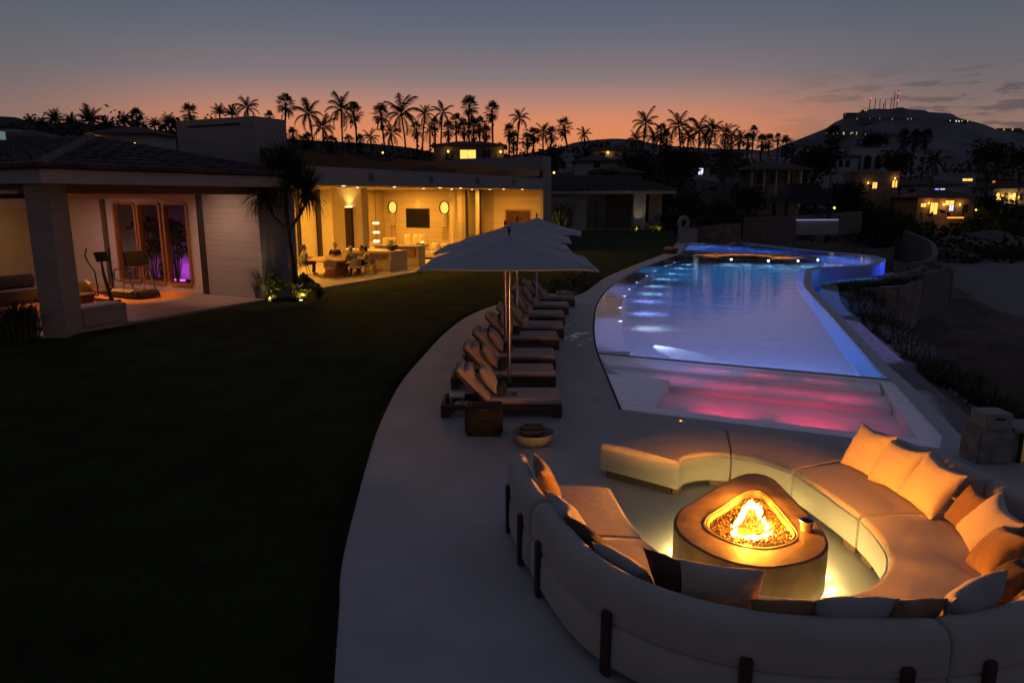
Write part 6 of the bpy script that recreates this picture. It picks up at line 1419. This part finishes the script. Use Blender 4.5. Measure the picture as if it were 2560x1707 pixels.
def shrub(label, x, y, r, h, n, s=.09, name='shrub', blades=False, m_=None, z=0, group=None):
    o = thing(name, label, 'shrub', (x, y, z), group=group); mb = MB(); st = MB()
    if blades:
        for i in range(n):
            a = rq.uniform(0, 6.28); rr_ = rq.uniform(0, r * .5); b = Vector((cos(a) * rr_, sin(a) * rr_, 0)); hh = h * rq.uniform(.6, 1.05); ou = r * rq.uniform(.1, .8); w_ = Vector((-sin(a), cos(a), 0)) * (.014 if h < 2 else .06)
            m1 = b + Vector((cos(a) * ou * .3, sin(a) * ou * .3, hh * .7)); e = b + Vector((cos(a) * ou, sin(a) * ou, hh))
            mb.f([mb.v(b - w_), mb.v(b + w_), mb.v(m1 + w_), mb.v(m1 - w_)]); mb.f([mb.v(m1 - w_), mb.v(m1 + w_), mb.v(e)])
        mb.build('blades', m_ or m_sword, o)
    else:
        for k in range(max(3, n // 45)):
            a = rq.uniform(0, 6.28); rr_ = rq.uniform(0, r * .75); c = (cos(a) * rr_, sin(a) * rr_, h * rq.uniform(.3, .8)); leaf_cloud(mb, c, r * .42, 45, s, rq); st.tube([(cos(a) * .05, sin(a) * .05, 0), c], [.02, .008], 5)
        mb.build('leaves', m_ or m_shrub, o); st.build('stem', m_wood, o)
    return o
shrub('tall dark grass clump at the foot of the villa corner wall', -8.55, 24.35, .75, 1.15, 420, blades=True)
shrub('leafy shrub lit yellow from below left of the dragon tree trunk', -8.15, 24.05, .5, .85, 360)
shrub('leafy shrub lit yellow from below right of the dragon tree trunk', -7.22, 24.15, .55, .9, 400)
shrub('dark rounded shrub beside the lit one, nearest the lawn', -6.75, 24.35, .38, .55, 220)
shrub('dark spiky grass clump at the bottom of the left glass wall', -12.35, 17.3, .9, .95, 520, blades=True)
m_pale = mat('pale_green_leaf', (.09, .10, .04), rough=.55, var=.3, scale=3, col2=(.15, .16, .07))
ep = HW(34.6, .9); eo = shrub('spiky pale leaved plant beside the end pillar of the living wing', ep.x, ep.y, 1.5, 3.3, 260, blades=True, m_=m_pale)
for v in eo.children[0].data.vertices: pass
lamp('SPOT', (ep.x - .3, ep.y - 1.0, .1), 70, (1, .75, .3), size=.04, target=(ep.x, ep.y, 2), spot=80, blend=.8)
shrub('low dark ground shrub at the lawn edge behind the loungers', 1.75, 26.4, .9, .35, 400, .07)
shrub('low dark ground shrub at the lawn corner near the deck bend', 2.6, 28.2, .8, .32, 360, .07)
def uplight(label, x, y, pw, z=.06, col=(1, .72, .12), tgt=None, em=12, group='yellow garden spotlights'):
    o = thing('garden_light', label, 'garden light', (x, y, 0), group=group); q = MB(); q.lathe([(0, .052), (.05, .052), (.055, .045)], n=14, cap=False); q.build('lens', emit('garden_spot_lens_%d' % em, (1, .8, .25), em), o); q = MB(); q.lathe([(.0, 0), (.06, 0), (.062, .05), (.056, .05), (.054, .02)], n=14, cap=False); q.build('housing', m_bronze, o, smooth=True)
    lamp('SPOT', (x, y, z + .02), pw, col, size=.03, target=tgt or (x, y + .25, 1.2), spot=120, blend=.7); return o
uplight('bright garden spotlight at the foot of the lit shrub right of the trunk', -7.17, 23.72, 26, tgt=(-7.25, 24.3, .9)); uplight('garden spotlight hidden in the shrub left of the trunk', -8.2, 23.62, 20, tgt=(-8.2, 24.2, .9), em=1)
lamp('SPOT', (-8.5, 23.2, .1), 18, (1, .7, .35), size=.04, target=(-8.0, 25.2, 2.2), spot=70, blend=.8)
# courtyard planting seen through the gym windows
for i, (s, t, r, h, nm) in enumerate(((8.6, 8.6, .9, 3.1, 'tall leafy tree filling the middle gym window'), (8.4, 6.9, .7, 2.9, 'leafy tree hanging into the right gym window'), (8.7, 7.9, .5, 1.0, 'low dark plant by the magenta light'), (8.3, 9.9, .7, 1.3, 'low dark plant in the left gym window'))):
    p = HW(s, t, .04); o = shrub(nm, p.x, p.y, r, h, 420 if i < 2 else 200, .12, z=.04, m_=m_tree if i > 1 else m_shrub)
# ================================================================== BUNGALOW AND FAR HOUSES
m_fwall = mat('far_plaster_wall', (.42, .37, .34), rough=.9, var=.12, scale=.8)
m_fwhite = mat('far_white_wall', (.42, .41, .42), rough=.9, var=.1, scale=.8)
m_fstone = mat('far_stone_wall', (.22, .16, .12), rough=.95, var=.35, scale=1.5)
m_froof = mat('far_clay_roof', (.10, .065, .055), rough=.9, var=.35, scale=2, stretch=(4, 1, 1))
m_fdark = mat('dark_opening', (.015, .014, .014), rough=.4, var=.2)
E_LIT = emit('lit_window_amber', (1, .52, .10), 1.6); E_LAMP = emit('lantern_glow', (1, .55, .10), 3); E_ORG = emit('orange_window', (1, .30, .04), .9)
# bungalow beyond the lawn
B0 = PY(1380, 467, 75)
bg_ = thing('bungalow', 'low tiled bungalow with a pillared porch at the end of the lawn', 'bungalow', (4.0, 76.0, 0), rad(2))
for b_ in ((-.6, 2.4, .6, 8), (2.402, 4.1, 1.2, 1.6), (6.4, 12.2, 6, 6.3), (11.2, 12.6, 2.6, 2.9)): q = MB(); q.span(*b_, -.5, 3.75); q.build('wall', m_fwall, bg_)
q = MB(); q.span(9.0, 10.3, .2, 1.3, -.5, 3.75); q.build('pillar', m_fwhite, bg_)
q = MB(); q.span(4.1, 6.35, 1.5, 1.62, -.1, 3.6); d_ = q.build('sliding_door', mat('smoked_door', (.11, .105, .105), rough=.2, var=.1), bg_); q = MB(); q.span(4.06, 4.14, 1.4, 1.66, -.1, 3.62); q.span(5.2, 5.26, 1.42, 1.66, -.1, 3.62); q.span(6.33, 6.42, 1.4, 1.66, -.1, 3.62); q.build('frame', m_bronze, d_)
q = MB(); q.span(-.8, 13.4, -.4, 8.6, 3.75, 4.12); q.build('fascia', m_fascia, bg_); q = MB(); q.span(-.8, 13, -.2, 8, -.5, .02); q.build('floor', m_floor, bg_)
tiled_roof(bg_, [((-.9, -.5, 4.13), (13.5, -.5, 4.13), (-.9, 4.4, 5.75), (8.8, 4.4, 5.75)), ((13.5, -.5, 4.13), (13.5, 8.6, 4.13), (8.8, 4.4, 5.75), (8.8, 4.4, 5.75))], .34, .5)
lamp('SPOT', (4.0 + 9.4, 75.6, .1), 60, (1, .7, .4), size=.05, target=(4 + 9.7, 76.4, 3), spot=60, blend=.8)
rs3 = thing('ring_sculpture', 'pale stone ring sculpture on the grass beside the bungalow', 'sculpture', (*G2(1708, 578, 0), 0), rad(25))
q = MB(); N_ = 28; q.loft([[(cos(a) * r_, y, .78 + sin(a) * r_ * 1.12) for r_, y in ((.70, -.14), (.34, -.10), (.34, .10), (.70, .14))] for a in [2 * PI * i / N_ for i in range(N_ + 1)]], cap=False); q.build('ring', mat('pale_ring_stone', (.42, .39, .36), rough=.8, var=.15, scale=4), rs3, smooth=True, ang=50); q = MB(); q.span(-.5, .5, -.25, .25, -.05, .06); q.build('plinth', m_rub, rs3)
for i, (px, py, nm) in enumerate([(1590, 578, 'yellow garden spotlight before the bungalow porch, left'), (1632, 578, 'yellow garden spotlight before the bungalow pillar, middle'), (1648, 578, 'yellow garden spotlight before the bungalow wall, right'), (1687, 572, 'yellow garden spotlight just left of the ring sculpture'), (1772, 572, 'yellow garden spotlight in the bushes right of the ring sculpture'), (1798, 574, 'faint yellow garden spotlight right of the ring sculpture')]):
    p = P(px, py); 
    if i != 3: shrub('small lit shrub at the ' + nm.replace('faint ', '').replace('yellow garden ', ''), p.x, p.y + .5, .55, .8, 130, .16)
    uplight(nm, p.x, p.y, (30, 22, 18, 24, 20, 8)[i], tgt=(p.x, p.y + .5, .9), em=3)
bs_ = thing('basket', 'round wicker basket with towels on the deck by the far pool edge', 'basket', (*G2(1676, 634, 0), 0)); q = MB(); q.lathe([(0, 0), (.4, 0), (.5, .3), (.46, .3), (.4, .06), (0, .06)], n=20, cap=False); q.build('shell', m_lframe, bs_, smooth=True); q = MB(); [q.ico((cos(a) * .22, sin(a) * .22, .3), .16, 2, (1, 1, .8)) for a in (0, 1.5, 3, 4.6)]; q.build('towels', m_ltow, bs_, smooth=True)

def house(name, label, px, py, D, w_, d_, h, roof='hip', rz=0, m_=None, wins=(), base=None, rh=1.2, eave=.5, cat='house', lamps=(), flat_m=None):
    """px,py: photo position of the middle of the front wall's foot. wins: (x, z, w, h, kind, arched)"""
    c = PY(px, py, D); r = thing(name, label, cat, (c.x, c.y, c.z), rz)
    m_ = m_ or m_fwall
    q = MB(); q.span(-w_ / 2, w_ / 2, 0, d_, -4, h); q.build('wall', m_, r)
    if roof == 'hip':
        q = MB(); e = eave; k = min(w_, d_) / 2; a = [(-w_ / 2 - e, -e, h), (w_ / 2 + e, -e, h), (w_ / 2 + e, d_ + e, h), (-w_ / 2 - e, d_ + e, h)]
        if w_ >= d_: t0, t1 = (-w_ / 2 + d_ / 2, d_ / 2, h + rh), (w_ / 2 - d_ / 2, d_ / 2, h + rh)
        else: t0, t1 = (0, w_ / 2, h + rh), (0, d_ - w_ / 2, h + rh)
        A = [q.v(p) for p in a]; lo = [q.v((p[0], p[1], h - .18)) for p in a]; T0, T1 = q.v(t0), q.v(t1)
        if w_ >= d_: q.f([A[0], A[1], T1, T0]); q.f([A[1], A[2], T1]); q.f([A[2], A[3], T0, T1]); q.f([A[3], A[0], T0])
        else: q.f([A[0], A[1], T0]); q.f([A[1], A[2], T1, T0]); q.f([A[2], A[3], T1]); q.f([A[3], A[0], T0, T1])
        for i in range(4): q.f([A[i], A[(i + 1) % 4], lo[(i + 1) % 4], lo[i]])
        q.f(list(reversed(lo))); q.build('roof', m_froof, r)
    elif roof == 'flat':
        q = MB(); q.span(-w_ / 2 - .08, w_ / 2 + .08, -.08, d_ + .08, h, h + .35); q.build('parapet', flat_m or m_, r)
    for (x, z, ww, hh, kind, ar) in wins:
        mm = {'lit': E_LIT, 'dark': m_fdark, 'orange': E_ORG, 'white': emit('cool_lit_window', (.75, .8, 1), 1.2), 'blue': emit('blue_lit_window', (.25, .3, 1), 2.0)}[kind]
        pts = [(x - ww / 2, z), (x + ww / 2, z)]
        pts += [(x + ww / 2 * cos(rad(a)), z + hh - ww / 2 + ww / 2 * sin(rad(a))) for a in range(0, 181, 20)] if ar else [(x + ww / 2, z + hh), (x - ww / 2, z + hh)]
        q = MB(); q.loft([[(p[0], -.02, p[1]) for p in pts], [(p[0], .05, p[1]) for p in pts]]); wo_ = q.build('window', mm, r)
        fr = MB(); 
        if not ar: fr.span(x - ww / 2 - .08, x - ww / 2, -.05, .05, z, z + hh); fr.span(x + ww / 2, x + ww / 2 + .08, -.05, .05, z, z + hh); fr.span(x - ww / 2, x + ww / 2, -.05, .05, z + hh, z + hh + .08); fr.span(x - .03, x + .03, -.045, -.022, z, z + hh)
        else: fr.tube([(p[0], -.03, p[1]) for p in pts[1:] + [pts[0]]], .06, 4)
        fr.build('frame', m_fstone, wo_)
    for (x, z, pw) in lamps:
        q = MB(); q.lathe([(0, -.16), (.1, -.14), (.14, .1), (0, .18)], (x, -.22, z), n=8, cap=False); q.build('lantern', E_LAMP, r)
        if pw:
            M = Matrix.Translation(c) @ Matrix.Rotation(rz, 4, 'Z'); lamp('POINT', M @ Vector((x, -.6, z)), pw, (1, .55, .12), size=.12)
    return r
house('lantern_house', 'dark tiled house with two lanterns and a lit doorway, under the palm clump', 1172, 405, 98, 9.4, 6, 2.2, 'hip', 0, m_fstone, [(-.1, .1, 2.1, 1.45, 'lit', 0), (-2.6, .2, 1.1, 1.3, 'dark', 0), (2.4, .2, 1.1, 1.3, 'dark', 0)], rh=.7, lamps=[(-2.75, 1.35, 10), (4.3, 1.3, 10), (.05, 1.1, 0)])
house('hillside_house', 'long low house with a few lit windows behind the tiled roof, left of the chimney', 305, 372, 82, 7.2, 5, 1.7, 'hip', rad(-4), m_fwall, [(-2.6, .3, 1.0, .55, 'lit', 0), (-1.4, .3, .9, .55, 'lit', 0), (1.0, .35, 1.4, .3, 'lit', 0)], rh=.9, lamps=[(-3.3, 1.35, 7)])
house('hillside_house', 'pale walled neighbour house at the left edge behind the ridge tiles', 40, 392, 60, 5, 5, 1.6, 'hip', rad(5), m_fwhite, [], rh=.8)
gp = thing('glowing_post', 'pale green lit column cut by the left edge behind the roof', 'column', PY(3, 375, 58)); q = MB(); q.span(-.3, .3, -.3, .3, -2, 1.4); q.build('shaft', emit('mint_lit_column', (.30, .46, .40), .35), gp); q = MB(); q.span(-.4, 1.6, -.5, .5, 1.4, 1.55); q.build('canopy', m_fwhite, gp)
house('hillside_house', 'small pale cube house under the lone fan palm', 1412, 428, 110, 2.4, 4, 2.2, 'flat', 0, m_fwhite, [(-.2, .4, .6, .9, 'dark', 0)])
house('hillside_house', 'dark house with one bright wall lamp below the distant hills', 1535, 402, 112, 6.5, 5, 1.6, 'hip', 0, m_fwall, [(1.6, .3, .7, .9, 'dark', 0), (-1.8, .3, .7, .9, 'dark', 0)], rh=.8, lamps=[(-1.0, 1.2, 9)])
house('hillside_house', 'pale round roofed house right of the small cube house', 1492, 422, 100, 5.6, 5, 1.1, 'hip', 0, m_fwhite, [(0, .1, .8, .7, 'dark', 0)], rh=.9)
house('hillside_house', 'low tiled house half hidden behind the dark bungalow trees', 1545, 455, 92, 6.0, 4, 1.2, 'hip', 0, m_fstone, [(1, .2, .8, .8, 'dark', 0)], rh=.7)
house('hillside_house', 'pale house lit green white under the right hand grove', 1768, 440, 108, 4.4, 4, 1.6, 'hip', 0, m_fwhite, [(-1, .2, .7, .9, 'white', 0), (.9, .2, .7, .9, 'dark', 0)], rh=.9)
house('hillside_house', 'white walled house above the columned house', 1885, 424, 118, 7.0, 5, 1.6, 'flat', rad(8), m_fwhite, [(-2, .3, .7, .9, 'dark', 0), (.3, .3, .7, .9, 'dark', 0)])
hc = house('columned_house', 'long tiled house with a row of porch columns right of the palm grove', 1935, 462, 96, 7.0, 4, 2.0, 'hip', rad(-3), m_fstone, [(-1.8, .1, 1.1, 1.5, 'dark', 0), (0, .1, 1.1, 1.5, 'dark', 0), (1.8, .1, 1.1, 1.5, 'dark', 0)], rh=1.0, eave=1.1)
for k in range(5): q = MB(); q.lathe([(.16, -3), (.14, 1.9)], (-3.2 + k * 1.6, -.8, 0), n=10); q.build('column', m_fwall, hc)
house('arched_villa', 'white villa with a row of tall arched openings below the mountain', 2150, 428, 165, 9.5, 10, 4.6, 'flat', rad(-38), m_fwhite, [(-3.2, .4, 1.5, 3.0, 'dark', 1), (-.9, .4, 1.5, 3.0, 'dark', 1), (1.4, .4, 1.5, 3.0, 'dark', 1), (3.5, .4, 1.2, 2.8, 'dark', 1)])
house('villa_annex', 'lower wing with arched windows and red tiled roof, left of the arched villa', 2098, 424, 160, 8.5, 6, 2.9, 'hip', rad(4), m_fwhite, [(-3, .5, .9, 1.6, 'dark', 1), (-1.4, .5, .9, 1.6, 'dark', 1), (.2, .5, .9, 1.6, 'dark', 1), (1.8, .5, .9, 1.6, 'dark', 1)], rh=1.2)
house('stone_house', 'brown stone house with warm lit windows under the arched villa', 2190, 474, 135, 8.0, 6, 3.0, 'flat', rad(-6), m_fstone, [(-.3, .2, .8, 1.1, 'lit', 0), (3.0, .4, .5, 1.3, 'lit', 1), (3.5, .4, .4, 1.3, 'lit', 1)], lamps=[(-1.6, 1.2, 14), (3.1, 2.0, 16)])
lvv = house('lit_villa', 'orange lit villa with tiled roof, bluish window and glowing terrace edge', 2362, 540, 128, 10.6, 7, 3.3, 'hip', rad(3), mat('amber_stone_wall', (.36, .24, .15), rough=.9, var=.25, scale=1.5), [(-4.2, 1.6, .9, .6, 'lit', 0), (-2.2, .3, 1.3, 2.0, 'lit', 0), (.6, 1.9, 1.6, .8, 'lit', 0), (1.0, .9, .8, 1.0, 'white', 0), (3.6, .6, 1.0, 1.4, 'dark', 0)], rh=1.3, eave=.9, lamps=[(-3.4, 2.2, 40), (-.6, 2.0, 40), (2.4, 2.0, 25)])
q = MB(); q.span(-.8, 2.0, -2.2, -1.9, -.35, -.15); q.build('terrace_light', emit('orange_terrace_light', (1, .33, .03), 2.2), lvv)
house('hillside_house', 'pale roof house with one blue lit window above the orange lit villa', 2345, 484, 150, 10, 6, 1.8, 'hip', rad(-5), m_fwhite, [(-.3, .2, .8, .8, 'blue', 0), (.8, .2, .9, .8, 'white', 0)], rh=1.0)
house('arcade_house', 'orange lit house with little arches at the right edge', 2530, 506, 150, 9.0, 6, 3.0, 'hip', rad(6), m_fwhite, [(-3.4, .3, .9, 1.7, 'lit', 1), (-1.6, .3, .9, 1.7, 'dark', 1), (.2, .3, .9, 1.7, 'lit', 1), (1.9, .3, .9, 1.7, 'dark', 1)], rh=1.2, lamps=[(-2.5, 1.0, 60), (-.7, 1.2, 60), (1.1, 1.0, 60)])
house('hillside_house', 'dark house with two small red orange windows above the arcade house', 2485, 476, 165, 9, 5, 2.6, 'hip', 0, m_fstone, [(-1.8, 1.0, .6, .9, 'orange', 0), (-.3, 1.2, .6, .9, 'orange', 0)], rh=1.0)
house('hillside_house', 'pale wall house with posts at the foot of the mountain', 2318, 410, 190, 8, 6, 2.4, 'flat', rad(-8), m_fwhite, [(-1.5, .4, .8, 1.4, 'dark', 0), (.5, .4, .8, 1.4, 'dark', 0)])
house('hillside_house', 'low pale house with an amber strip window right of the pale trunk palm', 2400, 455, 160, 7, 5, 1.6, 'flat', 0, m_fwhite, [(1.6, .2, 2.2, .5, 'lit', 0)])
pv = thing('pavilion', 'dark thatched pavilion on the terrace beyond the pool', 'pavilion', PY(2000, 560, 78)); q = MB(); q.loft([[(sx_ * a, sy_ * a * .8, z) for sx_, sy_ in ((-1, -1), (1, -1), (1, 1), (-1, 1))] for a, z in ((3.0, 2.2), (2.9, 2.35), (1.5, 3.9), (1.3, 4.3))]); q.build('roof', mat('dark_thatch', (.035, .03, .035), rough=1, var=.4, scale=6), pv)
for a in (-2.3, 2.3):
    for b in (-1.8, 1.8): q = MB(); q.span(a - .15, a + .15, b - .15, b + .15, -2, 2.25); q.build('post', m_dwood, pv)
ps_ = thing('pool_edge_light', 'long pale lit edge of a small terrace pool below the dark pavilion', 'light strip', PY(2025, 550, 72), rad(12)); q = MB(); q.span(-3.2, 3.2, -.06, .06, -.04, .05); q.build('strip', emit('pale_edge_light', (.35, .38, .75), .55), ps_); q = MB(); q.span(-3.4, 3.4, .07, 3, -1.5, .03); q.build('basin', m_fwall, ps_)
def street_light(label, px, py, D, pw, h=2.2, col=(1, .75, .15)):
    c = PY(px, py, D); r = thing('garden_lamp', label, 'lamp', (c.x, c.y, c.z - h), group='lamps on the far slope'); q = MB(); q.tube([(0, 0, 0), (0, 0, h)], .05, 6); q.build('post', m_bronze, r); q = MB(); q.ico((0, 0, h), .14, 2); q.build('globe', E_LAMP, r, smooth=True)
    lamp('POINT', (c.x, c.y - .5, c.z), pw, col, size=.2)
street_light('yellow globe lamp above the dark pavilion', 2051, 472, 92, 14); street_light('small lamp right of the dark pavilion', 2086, 520, 88, 5); street_light('lamp on the garden slope right of the orange lit villa', 2440, 525, 120, 22); street_light('rightmost lamp on the garden slope by the lit shrubs', 2485, 528, 120, 26)
street_light('tiny lamp left of the lantern house', 957, 382, 104, 3, 1)
street_light('amber lamp beside the end pillar of the living wing', 1385, 432, 90, 6)
# ---- mountain: masts and village lights
m_mast = mat('dark_mast_steel', (.03, .028, .03), rough=.6, var=.1)
E_RED = emit('red_beacon', (1, .03, .03), 6)
for i, (x, y0, y1, red, nm) in enumerate([(727, 388, 292, 1, 'thin aerial mast with one red light, leftmost on the mountain'), (772, 385, 295, 0, 'aerial mast second from the left on the mountain'), (812, 380, 300, 0, 'thick aerial mast third from the left on the mountain'), (845, 378, 330, 0, 'shortest aerial mast on the mountain'), (860, 378, 305, 0, 'aerial mast in the middle of the mountain row'), (908, 378, 290, 0, 'aerial mast left of the two tallest'), (932, 376, 240, 0, 'second tallest aerial mast on the mountain'), (958, 375, 222, 2, 'tallest aerial mast with two red lights on the mountain')]):
    a = PY(*z5(x, y0 + 8), 1500); b = PY(*z5(x + 4, y1), 1500); r = thing('aerial_mast', nm, 'mast', (a.x, 1500, a.z - 4), group='aerial masts on the mountain'); h = b.z - a.z + 4; w_ = .75 if i != 2 else 1.5
    q = MB()
    for k in range(3): q.tube([(cos(k * 2.1) * w_ * 1.5, sin(k * 2.1) * w_ * 1.5, -3), (cos(k * 2.1) * w_ * .5, sin(k * 2.1) * w_ * .5, h)], .28, 4)
    for z in range(0, int(h), 6): q.tube([(cos(k * 2.1) * w_ * (1.5 - z / h), sin(k * 2.1) * w_ * (1.5 - z / h), z) for k in range(4)], .2, 4, cap=False)
    q.build('lattice', m_mast, r)
    for k in range(red): q = MB(); q.ico((0, -1.5, h * (.97 if k == 0 and red == 1 else (.85, .5)[k])), .9, 2); q.build('beacon', E_RED, r, smooth=True)
def on_mountain(px, py):
    prof = smooth_path([(*z5(*q), 0) for q in [(-60, 720), (60, 670), (240, 600), (400, 535), (480, 500), (560, 445), (640, 412), (720, 390), (820, 382), (900, 385), (1000, 372), (1060, 385), (1200, 395), (1240, 410), (1420, 425), (1500, 462), (1700, 515), (1830, 560), (2045, 590), (2300, 640)]], 6)
    tp = [PY(q.x, q.y, 1500) for q in prof]; best = None
    for i in range(451):
        Y = 1050 + i; p = PY(px, py, Y); hr = None
        for a, b in zip(tp, tp[1:]):
            if a.x <= p.x <= b.x: hr = lerp(a.z, b.z, (p.x - a.x) / max(1e-6, b.x - a.x)); break
        if hr is None: continue
        k = ((Y - 1050) / 450) ** 1.05
        if -30 + (hr + 30) * k >= p.z: return p
    return PY(px, py, 1495)
def mlight(nm, x, y, n, dx, col, s=1.5, D=1380):
    a = on_mountain(*z5(x, y)); r = thing('hillside_villa', nm, 'villa', a, group='lit villas on the mountain'); q = MB(); w_ = n * dx; q.span(-w_ / 2 - 2, w_ / 2 + 2, 0, 8, -6, 5); q.build('wall', m_mount, r)
    for k in range(n):
        if n > 4 and RND.random() < .3: continue
        xx = -w_ / 2 + k * dx + RND.uniform(-.35, .35) * dx; q = MB(); q.span(xx, xx + s * RND.uniform(.5, 1.2), -.6, -.2, RND.uniform(0, 3.2), RND.uniform(3.6, 4.6)); q.build('window', emit('far_light_%s' % col[0], col[1], col[2]), r)
Y_ = ('yellow', (1, .62, .2), 1.0); Wt = ('white', (.8, .95, .85), .9); O_ = ('orange', (1, .45, .08), .8)
mlight('row of lit windows low on the left of the mountain', 585, 603, 16, 6.4, Y_, 1.8, 1330); mlight('two lit windows near the mountain summit, left of the masts', 697, 412, 2, 4, Y_, 2, 1440); mlight('building with faint lights on the left mountain shoulder', 590, 438, 5, 6, ('dim', (1, .7, .4), .25), 1.5, 1440)
mlight('pale lit villa on the right shoulder of the mountain', 1480, 500, 5, 6, Wt, 2, 1420); mlight('single yellow lit house right of the pale one on the mountain', 1557, 500, 2, 3, Y_, 2, 1420); mlight('orange lit hilltop house at the right end of the mountain', 1905, 570, 9, 12, O_, 2.4, 1400)
mlight('faint white lights in the middle of the mountain side', 880, 480, 10, 12, ('faint', (.7, .8, .75), .22), 1.5, 1420); mlight('scattered faint lights below the row of lit windows', 920, 615, 8, 14, ('faint2', (.8, .75, .6), .3), 1.4, 1330)
